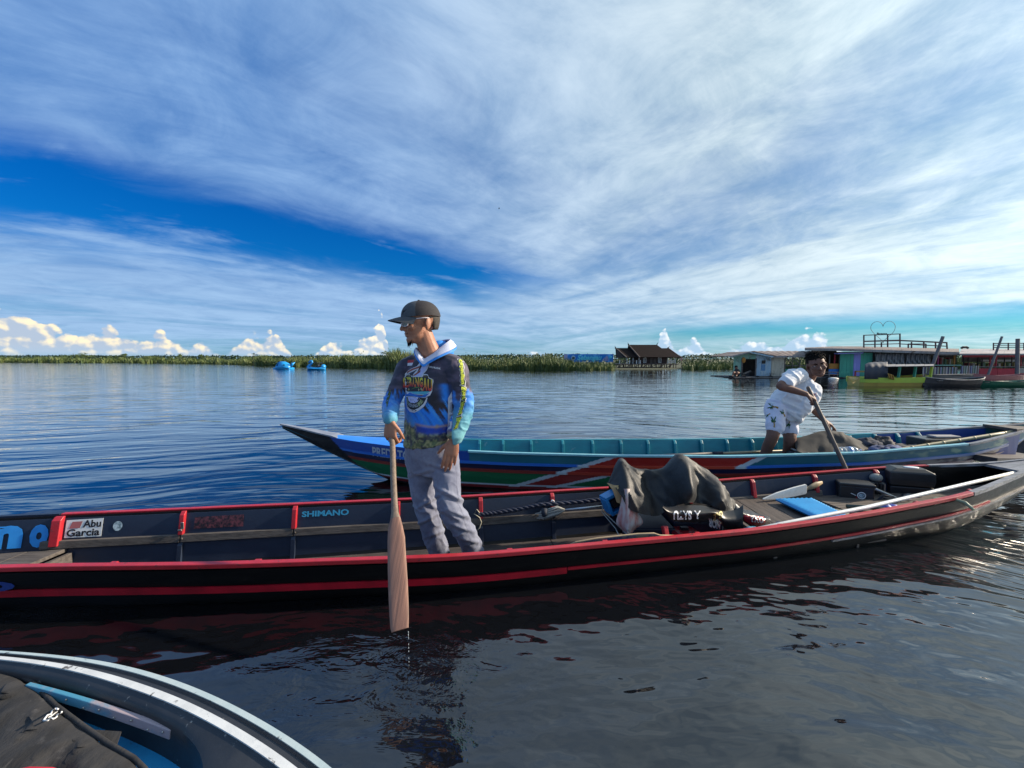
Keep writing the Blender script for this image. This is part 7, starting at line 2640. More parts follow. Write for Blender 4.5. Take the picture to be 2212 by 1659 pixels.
# print colours
dark = np.array([.032, .030, .050]); purple = np.array([.075, .060, .095]); blue = np.array([.014, .20, .72]); sky_ = np.array([.05, .27, .66]); tealc = np.array([.075, .27, .36])
moss = np.array([.10, .135, .07]); olive = np.array([.29, .30, .15]); navy_ = np.array([.016, .028, .14]); ink = np.array([.012, .012, .018]); rust = np.array([.20, .13, .10])
n_a = fbm(co * np.array([14, 14, 40.]), 4); n_b = fbm(co * 26, 4); n_c = fbm(co * 60, 3)
streak_ = fbm(np.c_[(ux * .55 + uy * .83) * .012, (ux * .83 - uy * .55) * .16, ux * 0], 4)
C = dark * (1 - sst(n_a, .42, .68)[:, None]) + purple * sst(n_a, .42, .68)[:, None]
def over(C, m_, c): return C * (1 - m_[:, None]) + np.asarray(c) * m_[:, None]
tor = ~arm
lo = sst(uy + (n_b - .5) * 22, 842, 858)
C = over(C, lo * tor * .75, ink)
bl = sst(uy - (ux - 880) * .34 + (streak_ - .5) * 105 + 8, 862, 874) * tor
bl2 = np.exp(-(((ux - 962 - (uy - 850) * .12) / 9) ** 2)) * sst(uy, 826, 834) * (1 - sst(uy, 862, 872)) * tor
C = over(C, np.clip(bl + bl2, 0, 1), blue * 1.0)
C = over(C, bl * sst(streak_, .44, .62) * .8, sky_)
C = over(C, bl * sst(1 - streak_, .60, .68) * .5, navy_)
cam_line = uy - (ux - 872) * .02 - 18 * np.sin((ux - 872) * .028)
mo = sst(cam_line + (n_b - .5) * 30, 905, 914) * tor
spk = sst(n_c, .42, .58)
mosc = moss * (1 - spk[:, None]) + olive * spk[:, None]
spk2 = sst(fbm(co * 44 + 9, 3), .52, .60)
mosc = mosc * (1 - spk2[:, None] * .8) + np.array([.014, .018, .05]) * spk2[:, None] * .8
C = over(C, mo, mosc)
bb2 = np.exp(-(((uy - 922 - 9 * np.sin((ux - 890) * .033)) / 8) ** 2)) * sst(ux, 893, 905) * tor
C = over(C, np.clip(bb2 * 1.2, 0, 1), np.array([.014, .05, .36]))
bb3 = np.exp(-(((uy - 913 - 9 * np.sin((ux - 890) * .033)) / 2.2) ** 2)) * sst(ux, 893, 905) * tor
C = over(C, np.clip(bb3, 0, 1) * .8, rust * 2)
C = over(C, sst(n_c, .55, .7) * mo * sst(ux, 930, 975) * .7, rust)
hem = np.abs(uy - (962 - (ux - 878) * .26)) < 2.2
# sleeves: dark, then blue brush strokes, then teal towards the cuff
armL = arm & (ux > 960)
sl = np.where(armL, uy, uy - 6)
jag_ = (fbm(np.c_[ux * .10, uy * .03, ux * 0], 3) - .5) * 60
s1 = sst(sl + jag_, 846, 856)
A_ = over(C * 0 + 0, np.ones(len(C)), 0)
A_ = dark * (1 - sst(n_a, .40, .66)[:, None]) + purple * 1.15 * sst(n_a, .40, .66)[:, None]
A_ = over(A_, s1, np.array([.028, .185, .60]))
A_ = over(A_, s1 * sst(n_b, .5, .65) * .7, np.array([.09, .30, .66]))
A_ = over(A_, sst(sl, 862, 905), tealc)
A_ = over(A_, sst(sl, 905, 945) * .8, np.array([.15, .38, .42]))
C[arm] = A_[arm]
wp_ = arm & (ux > 971) & (ux < 985) & (uy > 855) & (uy < 905)
C = np.clip(C * (.85 + .3 * fbm(co * 90, 2))[:, None], 0, 1)
shirt_m = mat('printed_polyester', (1, 1, 1), .62, attr='Col', bump=.0006, bscale=300, sheen=.15, spec=.3)
shirt = put_mesh(me, 'shirt', shirt_m, man, co=co2, cols=C)
sb = BVHTree.FromPolygons([tuple(p) for p in co2], [tuple(f.vertices) for f in me.polygons])
def onshirt(px, py, off=.004, fb=2.38):
    d = ray(px, py).normalized()
    h_ = sb.ray_cast(Vector((0, 0, CAM_H)), d)
    if h_[0] is None or h_[0].y > 2.75:
        n_ = sb.find_nearest(PY(px, py, fb))
        return n_[0] + n_[1] * off
    return h_[0] - d * off
def decal(poly, m_, off=.004, div=5, name='print', parent=None):
    return build(shape(poly, lambda x, y: onshirt(x, y, off), div), name, m_, parent or shirt)
# chest print: 4032-scale crop (1560,1390), 6.635 px per pixel -> 2212-scale
def q_(cx, cy): return (942 + ((1560 + cx / 6.635) * .5486 - 942) * .92, (1390 + cy / 6.635) * .5486)
def qp(*pts): return [q_(a, b) for a, b in pts]
p_white = mat('shirt_white_ink', (.62, .62, .66), .6)
p_lilac = mat('shirt_lilac_ink', (.40, .42, .68), .6, col2=(.55, .58, .76), nscale=40)
p_black = mat('shirt_black_ink', (.012, .012, .016), .6)
p_red = mat('shirt_red_ink', (.42, .02, .025), .6)
p_beak = mat('shirt_beak_ink', (.30, .07, .045), .6, col2=(.2, .04, .03), nscale=50)
p_teal = mat('shirt_teal_ink', (.08, .38, .48), .6)
p_blue = mat('shirt_blue_ink', (.02, .13, .48), .6)
decal(qp((240, 180), (415, 178), (395, 250), (232, 265)), p_red)
decal(qp((232, 262), (390, 252), (360, 325), (228, 335)), p_white)
# pelican: outline, head and neck, beak halves
decal(qp((640, 180), (700, 148), (770, 145), (825, 190), (850, 260), (830, 350), (770, 460), (700, 530), (640, 615), (410, 615), (350, 640), (420, 520), (505, 430), (160, 580), (155, 550), (230, 470), (350, 400), (500, 345), (560, 270), (620, 215)), p_white, .0035)
decal(qp((655, 190), (720, 165), (790, 190), (825, 260), (805, 350), (745, 440), (680, 510), (620, 600), (430, 606), (520, 520), (600, 420), (640, 340)), p_lilac, .0048)
decal(qp((600, 240), (640, 200), (645, 330), (600, 410), (545, 470), (500, 520), (540, 430), (590, 340)), p_black, .0058)
decal(qp((540, 350), (590, 330), (560, 390), (400, 440), (200, 535), (230, 480), (350, 410)), p_beak, .0058)
decal(qp((545, 480), (600, 430), (590, 500), (480, 570), (370, 615), (420, 560)), p_beak, .0058)
decal(qp((180, 560), (500, 440), (430, 510), (340, 590), (240, 545)), mat('shirt_dark_ink', (.03, .03, .05), .6), .0055)
# lettered plate
decal(qp((150, 600), (210, 555), (270, 535), (330, 560), (360, 610), (640, 610), (680, 560), (740, 550), (810, 565), (838, 640), (960, 690), (968, 740), (945, 860), (930, 1000), (870, 1110), (760, 1150), (180, 1090), (165, 900)), p_white, .0035)
decal(qp((160, 625), (215, 575), (300, 560), (345, 625), (650, 628), (690, 585), (770, 575), (815, 600), (822, 655), (940, 705), (925, 860), (910, 990), (860, 1010), (180, 1005)), p_black, .0050)
grad_m = bpy.data.materials.new('shirt_gold_to_red_ink')
grad_m.use_nodes = True
an = grad_m.node_tree.nodes.new('ShaderNodeAttribute'); an.attribute_name = 'Col'
grad_m.node_tree.links.new(an.outputs[0], grad_m.node_tree.nodes['Principled BSDF'].inputs['Base Color'])
grad_m.node_tree.nodes['Principled BSDF'].inputs['Roughness'].default_value = .6
slots = [(105, 165, 640, 905), (165, 250, 632, 900), (245, 350, 632, 885), (350, 440, 630, 880), (440, 560, 632, 890), (570, 665, 640, 900), (665, 790, 650, 985), (800, 935, 685, 1000)]
for ch, (a, b, t, d) in zip('SEBANGAU', slots):
    vs_, fs_, _ = text2d(ch, bold=.05)
    mbl = MB(); cc = []
    for u, v in vs_:
        x, y = q_(a + (b - a) * u, d + (t - d) * v)
        mbl.v.append(tuple(onshirt(x, y, .0064)))
        k = np.clip((v - .15) / .6, 0, 1)
        c0, c1, c2 = np.array([.50, .025, .03]), np.array([.55, .20, .03]), np.array([.55, .50, .05])
        cc.append(c0 * (1 - k * 2) + c1 * k * 2 if k < .5 else c1 * (2 - 2 * k) + c2 * (2 * k - 1))
    mbl.f = [tuple(f) for f in fs_]
    build(mbl, 'print', grad_m, shirt, attr=cc)
decal(qp((330, 945), (470, 880), (590, 890), (560, 905), (450, 915)), mat('shirt_green_ink', (.07, .16, .03), .6), .0068)
for x, y in ((265, 950), (550, 960), (615, 940), (645, 965)):
    decal(qp((x - 20, y), (x, y - 45), (x + 22, y), (x, y + 40)), mat('shirt_tan_ink', (.42, .32, .16), .6), .0068, 4)
for x, y in ((215, 590), (255, 580), (300, 585), (690, 600), (735, 595), (785, 608)):
    decal(qp((x - 22, y + 25), (x - 10, y - 22), (x + 14, y - 22), (x + 22, y + 25)), mat('shirt_brown_ink', (.13, .09, .04), .6), .0068, 4)
decal(qp((190, 1010), (870, 1003), (740, 1085), (420, 1070), (330, 1030)), p_teal, .0056)
decal(qp((185, 1015), (300, 1030), (420, 1075), (640, 1100), (860, 1050), (740, 1150), (560, 1165), (330, 1125), (190, 1110)), p_blue, .0054)
decal(qp((460, 1088), (670, 1100), (640, 1128), (540, 1110)), mat('shirt_maroon_ink', (.16, .03, .04), .6), .0062)
decal(qp((190, 1130), (800, 1165), (770, 1290), (700, 1400), (560, 1500), (430, 1560), (300, 1540), (210, 1430)), p_white, .0030)
decal(qp((195, 1150), (770, 1175), (745, 1280), (660, 1390), (540, 1480), (430, 1530), (310, 1500), (225, 1400)), p_black, .0040)
decal(qp((220, 1380), (300, 1460), (420, 1490), (540, 1440), (680, 1330), (770, 1180), (790, 1180), (760, 1290), (650, 1420), (520, 1500), (420, 1530), (300, 1495)), p_white, .0050)
decal(qp((235, 1145), (580, 1180), (520, 1270), (430, 1310), (320, 1300), (260, 1240)), p_lilac, .0050)
decal(qp((205, 1170), (225, 1170), (265, 1290), (265, 1370), (230, 1330)), mat('shirt_grey_green_ink', (.20, .24, .16), .6), .0052)
def arcmap(a0, a1, cx, cy, r0, r1):
    def fn(u, v):
        a = a0 + (a1 - a0) * u; r_ = r0 + (r1 - r0) * v
        x, y = q_(cx + r_ * math.cos(a), cy + r_ * math.sin(a))
        return onshirt(x, y, .0054)
    return fn
build(letters('FISHING', arcmap(2.2, 1.15, 410, 1130, 300, 205), bold=.04), 'print', mat('shirt_grey_ink', (.30, .33, .36), .6), shirt)
build(letters('SPORT', arcmap(1.08, .40, 410, 1130, 300, 205), bold=.04), 'print', mat('shirt_pale_green_ink', (.40, .46, .22), .6), shirt)
build(letters('Borneo', lambda u, v: onshirt(*q_(310 + 105 * u, 1235 - 28 * v), .0058)), 'print', p_black, shirt)
build(letters('WKU MUARAK', lambda u, v: onshirt(*q_(840 + 330 * u, 382 - 50 * v + 50 * u), .004), bold=.03), 'print', p_white, shirt)
# zip line
decal(qp((630, 10), (655, 10), (625, 190), (600, 190)), p_black, .003, 4)
# sleeve lettering: crop (1740,1380) 4.364 px per pixel
def s_(cx, cy): return ((1740 + cx / 4.364) * .5486, (1380 + cy / 4.364) * .5486)
path = [s_(330, 140), s_(345, 350), s_(357, 590), s_(378, 650), s_(362, 850), s_(372, 870), s_(330, 1010), s_(288, 1140), s_(292, 1180), s_(225, 1355)]
lenp = [0]
for a, b in zip(path, path[1:]): lenp.append(lenp[-1] + math.dist(a, b))
def along(t, w):
    d = t * lenp[-1]
    k = max(i for i in range(len(lenp) - 1) if lenp[i] <= d + 1e-9)
    a, b = path[k], path[k + 1]
    f = (d - lenp[k]) / (lenp[k + 1] - lenp[k])
    dx_, dy_ = b[0] - a[0], b[1] - a[1]
    n_ = math.hypot(dx_, dy_)
    return (a[0] + dx_ * f - w * -dy_ / n_ * -1, a[1] + dy_ * f - w * dx_ / n_)
p_yel = mat('shirt_yellow_ink', (.48, .52, .03), .6, col2=(.30, .42, .03), nscale=50)
p_dgreen = mat('shirt_dark_green_ink', (.03, .06, .012), .6)
words = [('Sebangau', 0.0, .36), ('River', .385, .575), ('Fishing', .595, .79), ('Boat', .82, 1.0)]
for w_, t0, t1 in words:
    for (grow, hgt, m_, off, bold) in ((.012, 7.6, p_white, .0030, 0), (.006, 6.2, p_dgreen, .0042, 0)):
        pts = []
        N_ = 14
        for i in range(N_ + 1): pts.append(along(min(1, max(0, t0 - grow + (t1 - t0 + 2 * grow) * i / N_)), hgt * (.80 + .2 * math.sin(i * 2.3)) * (1.15 if i < 3 else .82)))
        for i in range(N_, -1, -1): pts.append(along(min(1, max(0, t0 - grow + (t1 - t0 + 2 * grow) * i / N_)), -hgt * (.85 + .15 * math.sin(i * 1.7)) * (1.05 if i > N_ - 3 or i < 3 else .8)))
        decal(pts, m_, off, 4)
    build(letters(w_, lambda u, v, t0=t0, t1=t1: onshirt(*along(t0 + (t1 - t0) * u, -5.2 + 10.4 * v), .0056), bold=.05, shear=.25), 'print', p_yel, shirt)
# right sleeve lettering, small
decal([(833, 868), (838, 850), (842, 843), (844, 850), (839, 868), (836, 880)], p_dgreen, .003, 4)
build(letters('Sebangau', lambda u, v: onshirt(845 - 12 * u - 2 * v, 842 + 46 * u + (v - .5) * 5, .004), bold=.05), 'print', p_yel, shirt)
# white side panel with dark emblem under the arm
decal([(968, 860), (976, 846), (978, 900), (975, 925), (967, 930)], p_white, .003, 5)

# hood and collar
col_w = mat('white_hood_lining', (.58, .60, .72), .7, col2=(.46, .50, .66), nscale=14, bump=.0015, bscale=40)
col_b = mat('blue_hood_edge', (.02, .22, .70), .65)
def collar(rows, m_, name, th=.006):
    g = [[p for p in r] for r in rows]
    return build(MB().sheet(g, th), name, m_, man, smooth=60)
def arc3(pts, k=8): return [Vector(p) for p in spline([tuple(p) for p in pts], k)]
outer_c = arc3([J(896, 757, 2.44), J(902, 772, 2.39), J(914, 787, 2.375), J(926, 781, 2.38), J(950, 768, 2.39), J(975, 756, 2.44), J(984, 748, 2.53), J(972, 742, 2.62), J(945, 745, 2.66)])
inner_c = arc3([J(900, 752, 2.47), J(906, 764, 2.43), J(916, 776, 2.405), J(925, 772, 2.42), J(944, 758, 2.44), J(962, 744, 2.475), J(972, 735, 2.53), J(962, 735, 2.58), J(945, 740, 2.60)])
low_c = [p + Vector((0, -.004, -.014)) for p in outer_c]
collar([[a, a.lerp(b, .5) + Vector((0, -.010, .006)), b] for a, b in zip(outer_c, inner_c)], col_w, 'collar')
collar([[a, b] for a, b in zip(low_c, outer_c)], col_b, 'collar_edge')
hood = MB()
hs_ = []
for k, t in enumerate(np.linspace(0, 1, 9)):
    c = J(957, 752, 2.60).lerp(J(968, 772, 2.66), t)
    hs_.append((c, .075 - .045 * t * t))
limb(hood, [(J(948, 752, 2.56), .05), (J(962, 758, 2.62), .055), (J(955, 785, 2.655), .05), (J(945, 812, 2.645), .03)])
build(hood, 'hood', col_b, man, smooth=True)

# trousers
mb = MB()
body_rings(mb, [(J(931, 930, 2.50), .145, .112, ty), (J(931, 960, 2.50), .158, .120, ty), (J(930, 990, 2.505), .165, .122, ty), (J(930, 1015, 2.51), .150, .110, ty)])
limb(mb, [(J(908, 985, 2.56), .088), (hipR.lerp(kR, .4), .082), (kR, .069), (kR.lerp(aR, .5), .062), (J(951, 1194, 2.55), .055)])
limb(mb, [(J(958, 985, 2.46), .090), (hipL.lerp(kL, .4), .083), (kL, .070), (J(1003, 1148, 2.41), .062), (J(1024, 1188, 2.455), .053)])
me = fuse(mb, .0062, 5, .5)
co, no = mesh_np(me)
ux, uy = px_of(co)
sk_ = np.c_[co[:, 0] + .55 * co[:, 2], co[:, 1] - .3 * co[:, 2], co[:, 2]]
fA = fold_noise(sk_, (9, 9, 6.5), 2.0)
fB = fold_noise(np.c_[co[:, 0] - .6 * co[:, 2], co[:, 1], co[:, 2]], (16, 16, 12), 31.0)
kneez = sst(uy, 1040, 1085) * (1 - sst(uy, 1120, 1150)) * .6 + sst(uy, 1120, 1190)
disp = fA * .0058 + fB * .0044 * (.25 + kneez) + crease(np.c_[co[:, 0] + .7 * co[:, 2], co[:, 1], co[:, 2] - .3 * co[:, 0]], (13, 13, 9), 5.) * .0075 * (.3 + kneez)
# crisp slanting folds behind and below the knees
for (cx, cy, sl_, w_, a_) in ((975, 1070, .55, 5, .014), (950, 1100, .5, 5, .009), (990, 1110, .45, 4, .008), (1000, 1140, .35, 4, .007), (930, 1080, -.6, 4, .008), (925, 1120, -.5, 4, .007), (955, 1010, .35, 4, .007), (910, 1020, -.3, 4, .006), (1010, 1165, .3, 4, .006), (945, 1150, -.4, 4, .006)):
    dl = (uy - cy) - sl_ * (ux - cx)
    env = np.exp(-((ux - cx) / 30) ** 2)
    disp += a_ * env * (np.exp(-(dl / w_) ** 2) - .7 * np.exp(-((dl - w_ * 1.8) / w_) ** 2))
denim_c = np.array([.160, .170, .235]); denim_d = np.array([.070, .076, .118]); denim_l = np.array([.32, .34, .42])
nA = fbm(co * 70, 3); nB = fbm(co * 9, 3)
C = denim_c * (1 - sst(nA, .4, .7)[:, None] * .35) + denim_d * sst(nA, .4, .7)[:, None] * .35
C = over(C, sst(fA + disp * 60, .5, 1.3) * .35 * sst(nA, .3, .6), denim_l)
seam = np.exp(-((ux - (983 + (uy - 960) * .03 + (uy > 1080) * (uy - 1080) * .30)) / 1.0) ** 2) * (uy > 965)
C = over(C, seam * .6, denim_d)
denim_m = mat('faded_grey_blue_denim', (1, 1, 1), .82, attr='Col', bump=.0008, bscale=320, sheen=.2, spec=.2)
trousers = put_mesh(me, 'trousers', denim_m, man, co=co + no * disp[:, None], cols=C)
for (a, r_) in ((J(952, 1197, 2.55), .054), (J(1026, 1189, 2.455), .052)):
    build(MB().tube([a + Vector((r_ * math.cos(t), r_ * .95 * math.sin(t), .004 * math.sin(3 * t))) for t in np.linspace(0, 6.283, 26)], .006, 8), 'cuff', denim_m if False else mat('denim_hem', (.12, .12, .165), .85, bump=.001, bscale=200), man, smooth=True)
# pocket wallet corner showing at the hip
build(MB().beam(J(1000, 928, 2.52), J(1003, 912, 2.52), .035, .05), 'pouch', black_print, man, bevel=.006)

# cap, hair, glasses, beard
cap_dark = mat('black_cap_cloth', (.017, .015, .018), .85, col2=(.03, .027, .03), nscale=40, bump=.0008, bscale=220)
cap_grey = mat('grey_cap_front', (.060, .066, .076), .8, col2=(.045, .05, .058), nscale=40, bump=.0008, bscale=220)
def dome(a0, a1, m_, name, grow=0.0, n=20):
    rings = []
    for t in np.linspace(0, 1, 12):
        ph = t * math.pi / 2
        r_ = math.cos(ph) ** .75
        z = .036 + math.sin(ph) ** 1.05 * .084
        row = []
        for a in np.linspace(a0, a1, n):
            x = math.sin(a) * (.0865 + grow) * r_
            y = -math.cos(a) * (.108 + grow) * r_ + .006
            row.append(Hf(Vector((x, y, z + grow * .4 + .010 * (-math.cos(a)) * 0 - (.012 if True else 0) * (1 - t) * (math.cos(a) < -.2) * min(1, (-.2 - math.cos(a)) * 1.6)))))
        rings.append(row)
    return MB().sheet(rings, -.003)
cap = build(dome(R(-62), R(62), cap_grey, 'cap', .002), 'cap', cap_grey, man, smooth=50)
build(dome(R(62), R(298), cap_dark, 'x', .0015, 30), 'cap_back', cap_dark, cap, smooth=50)
build(MB().ell(Hf(Vector((0, .004, .124))), (.008, .008, .005)), 'button', cap_dark, cap, smooth=True)
g = []
for u in np.linspace(-1, 1, 21):
    a = u * R(66)
    row = []
    for v in np.linspace(0, 1, 8):
        x = math.sin(a) * (.086 + .004 * v) * (1 - .10 * v * abs(u))
        y = -math.cos(a) * .108 + .004 - v * .078 * (max(0.0, math.cos(u * 1.45)) ** .55)
        z = .042 - .036 * u * u * (.4 + .6 * v) - .008 * v - .006 * v * v
        row.append(Hf(Vector((x, y, z))))
    g.append(row)
build(MB().sheet(g, .004), 'brim', cap_grey, cap, smooth=50)
emb_m = mat('cap_emblem_thread', (.012, .014, .018), .7)
def capf(x, z):
    a = x / .09
    t = (z - .030) / .090
    ph = math.asin(min(1, max(0, t)))
    r_ = math.cos(ph) ** .75
    return Hf(Vector((math.sin(a) * .0905 * r_, -math.cos(a) * .1125 * r_ + .006, z)))
mb = MB().tube([capf(x, z) for x, z in ((.012, .050), (.018, .064), (.026, .070), (.036, .070), (.046, .076), (.060, .078))], [.002, .005, .007, .005, .003, .001], 6)
mb.tube([capf(x, z) for x, z in ((.026, .070), (.024, .056), (.028, .048))], [.004, .003, .001], 6)
mb.tube([capf(x, z) for x, z in ((.034, .070), (.038, .058))], [.004, .001], 6)
build(mb, 'emblem', emb_m, cap, smooth=True)
# short hair below the cap: a thin shell around the back and sides
mb = MB()
g = []
for a in np.linspace(R(96), R(264), 30):
    row = []
    for v in np.linspace(0, 1, 6):
        zb = -.048 + .030 * abs(math.cos((a - math.pi) * 1.0)) * 0 + (.05 if abs(a - math.pi) > R(62) else 0)
        z = .030 + (zb - .030) * v
        k = 1.0 - .20 * v * v
        row.append(Hf(Vector((math.sin(a) * .0785 * k, -math.cos(a) * .1005 * k + .014, z))))
    g.append(row)
build(MB().sheet(g, .004), 'hair', mat('short_dark_brown_hair', (.030, .024, .020), .8, col2=(.06, .05, .04), nscale=90, bump=.002, bscale=200), man, smooth=True)
# goatee
mb = MB()
for k in range(260):
    x = random.gauss(0, .016); z = -.092 + random.gauss(0, .010)
    b0_ = Vector((x, -.086 + abs(x) * .5, z))
    mb.tube([Hf(b0_), Hf(b0_ + Vector((x * .1, -.006, -.010 - random.random() * .010)))], [.0022, .0008], 4)
build(mb, 'goatee', hair_m, man)
mb = MB()
for k in range(70):
    x = random.uniform(-.024, .024)
    b0_ = Vector((x, -.0965 + abs(x) * .28, -.0475 - abs(x) * .12))
    mb.tube([Hf(b0_), Hf(b0_ + Vector((x * .12, -.001, -.006)))], [.0015, .0007], 4)
build(mb, 'moustache', hair_m, man)
for q in (-1, 1):
    mb = MB().tube([Hf(Vector((q * x, y, z))) for x, y, z in ((.014, -.095, .024), (.030, -.093, .030), (.046, -.082, .027))], [.003, .0042, .002], 6)
    build(mb, 'eyebrow', hair_m, man, smooth=True)
    ew = build(MB().ell(Hf(Vector((q * .031, -.077, .010))), (.0115, .0115, .0115), None, 16, 10), 'eye', white_eye, man, smooth=True)
    build(MB().ell(Hf(Vector((q * .031 , -.0855, .007))), (.0052, .0052, .0052), None, 12, 8), 'iris', dark_eye, ew, smooth=True)
    lid = MB()
    m2 = MB().ell(Vector((q * .031, -.0765, .0125)), (.0135, .0130, .0095), None, 16, 10)
    lid.add([Hf(Vector(p)) for p in m2.v], m2.f)
    build(lid, 'eyelid', skin_m, man, smooth=True)
frame_w = mat('pale_glasses_frame', (.60, .55, .58), .3, col2=(.5, .46, .5), nscale=20)
lens_m = bpy.data.materials.new('glasses_lens')
lens_m.use_nodes = True
nt = lens_m.node_tree
nt.nodes.clear()
o_ = nt.nodes.new('ShaderNodeOutputMaterial'); tr = nt.nodes.new('ShaderNodeBsdfTransparent'); gl = nt.nodes.new('ShaderNodeBsdfGlossy'); mx = nt.nodes.new('ShaderNodeMixShader')
tr.inputs[0].default_value = (.72, .78, .80, 1); gl.inputs['Roughness'].default_value = .05; mx.inputs[0].default_value = .16
nt.links.new(tr.outputs[0], mx.inputs[1]); nt.links.new(gl.outputs[0], mx.inputs[2]); nt.links.new(mx.outputs[0], o_.inputs[0])
glasses = None
for q in (-1, 1):
    ring = []
    for a in np.linspace(0, 2 * math.pi, 26):
        ca_, sa_2 = math.cos(a), math.sin(a)
        x = q * .034 + math.copysign(abs(ca_) ** .5, ca_) * .026
        z = .006 + math.copysign(abs(sa_2) ** .5, sa_2) * .0185
        ring.append(Hf(Vector((x, -.108 + abs(x) ** 2 * 5.0, z))))
    f_ = build(MB().tube(ring, .0034, 6), 'glasses_rim', frame_w, man, smooth=True)
    build(MB().add(ring[:-1], [tuple(range(25))]), 'lens', lens_m, f_)
    build(MB().tube([Hf(Vector(p)) for p in ((q * .061, -.088, .018), (q * .072, -.050, .022), (q * .080, .0, .024), (q * .082, .028, .020))], [.0030, .0032, .0032, .0024], 6), 'glasses_temple', frame_w, f_, smooth=True)
build(MB().tube([Hf(Vector(p)) for p in ((-.009, -.107, .012), (0, -.110, .014), (.009, -.107, .012))], .002, 6), 'glasses_bridge', frame_w, man, smooth=True)

# paddle in his right hand
paddle = empty('paddle', pad_top, 'tall wooden paddle with a long worn blade held upright by the standing man', 'paddle')
pw = mat('worn_reddish_paddle_wood', (.27, .135, .092), .6, col2=(.15, .078, .058), nscale=4, stretch=(20, .8, .6), namt=.9, bump=.0014, bscale=8, dirt=((.34, .22, .15), 9, .60, .8))
ps = mat('grey_brown_shaft_wood', (.20, .145, .105), .6, col2=(.11, .075, .055), nscale=5, stretch=(14, 14, 1.6), namt=.9, bump=.001, bscale=40, dirt=((.42, .27, .09), 6, .66, .8))
blade_w = Vector((1, 0, 0)); blade_w = (blade_w - pad_ax * blade_w.dot(pad_ax)).normalized()
blade_n = pad_ax.cross(blade_w).normalized()
Lp = (pad_tip - pad_top).length
def on_pad(py):
    """distance down the paddle where it crosses picture height py"""
    lo_, hi_ = 0.0, Lp
    for _ in range(40):
        m_ = (lo_ + hi_) / 2
        p = pad_top + pad_ax * m_
        y_ = px_of(np.array([tuple(p)]))[1][0]
        if y_ < py: lo_ = m_
        else: hi_ = m_
    return lo_
prof = [(877, 13, 12), (900, 11, 12), (960, 12, 12), (1040, 13, 13), (1085, 14, 13), (1108, 16, 13), (1120, 22, 11), (1140, 32, 9), (1165, 38, 8), (1200, 40, 7), (1260, 43, 7), (1320, 43, 6), (1350, 41, 6), (1361, 38, 5)]
def px_w(py, w):
    p = pad_top + pad_ax * on_pad(py)
    return w * (p.y) / 864.0
cxs = [(877, 832), (900, 836), (960, 848), (1040, 850), (1085, 852), (1108, 853), (1120, 854), (1140, 854), (1165, 856), (1200, 857), (1260, 859.5), (1320, 862), (1350, 863), (1361, 864)]
def ring_at(py, w, th):
    t = on_pad(py)
    p = pad_top + pad_ax * t
    cx = float(np.interp(py, [a for a, _ in cxs], [b for _, b in cxs]))
    p = PY(cx, py, p.y)
    hw, ht = px_w(py, w) / 2, px_w(py, th) / 2
    return [p + blade_w * (hw * math.copysign(abs(math.cos(a)) ** .8, math.cos(a))) + blade_n * (ht * math.sin(a)) for a in np.linspace(0, 2 * math.pi, 14, endpoint=False)]
build(MB().loft([ring_at(*q) for q in prof[:7]]), 'shaft', ps, paddle, smooth=50)
build(MB().loft([ring_at(*q) for q in prof[6:]]), 'blade', pw, paddle, smooth=40)
build(MB().ell(PY(833, 880, 2.42), (.020, .018, .018)), 'knob', black_print, paddle, smooth=True)
mb = MB()
for i in range(16):
    t = i / 15
    p = PY(882 + 2 * t, 1366 + 112 * t ** 1.1, 1.56)
    if i % 4 == 3: continue
    mb.ell(p, (.0016, .0016, .0016 + .006 * (1 - t) * .8), None, 8, 6)
dr_m = mat('water_drops', (.75, .8, .85), .05, trans=.6)
tag(build(mb, 'water_drops', dr_m, None, smooth=True, loc=PY(883, 1400, 1.56)), kind='stuff')

# ------------------------------------------------------------------ the man bending over a pole in the second boat
man2 = empty('person', Vector((2.75, 4.0, .06)), 'barefoot young man in white shirt and palm print shorts bending over a pole', 'person')
hc = J(1764, 789, 3.95)
Hm2 = Matrix.Translation(hc) @ Matrix.Rotation(R(-25), 4, 'Z') @ Matrix.Rotation(R(-10), 4, 'Y') @ Matrix.Rotation(R(6), 4, 'X') @ Matrix.Scale(0.96, 4)
Hf2 = lambda p: Hm2 @ p
Hi2 = Hm2.inverted()
mb = MB()
head_solids(mb, Hf2, False)
limb(mb, [(J(1758, 800, 3.98), .048), (J(1746, 822, 4.02), .050), (J(1734, 842, 4.04), .058)])
ty2 = R(-20)
body_rings(mb, [(J(1736, 824, 4.03), .09, .07, ty2), (J(1728, 842, 4.03), .15, .10, ty2), (J(1712, 868, 4.03), .14, .10, ty2), (J(1694, 890, 4.03), .14, .11, ty2)])
sR2, eR2, wR2 = J(1712, 815, 3.86), J(1686, 834, 3.76), J(1740, 851, 3.70)
sL2, eL2, wL2 = J(1752, 850, 4.18), J(1752, 878, 4.28), J(1778, 906, 4.20)
limb(mb, [(sR2, .05), (sR2.lerp(eR2, .5), .043), (eR2, .038), (eR2.lerp(wR2, .4), .036), (wR2, .026)])
limb(mb, [(sL2, .05), (eL2, .040), (eL2.lerp(wL2, .4), .038), (wL2, .026)])
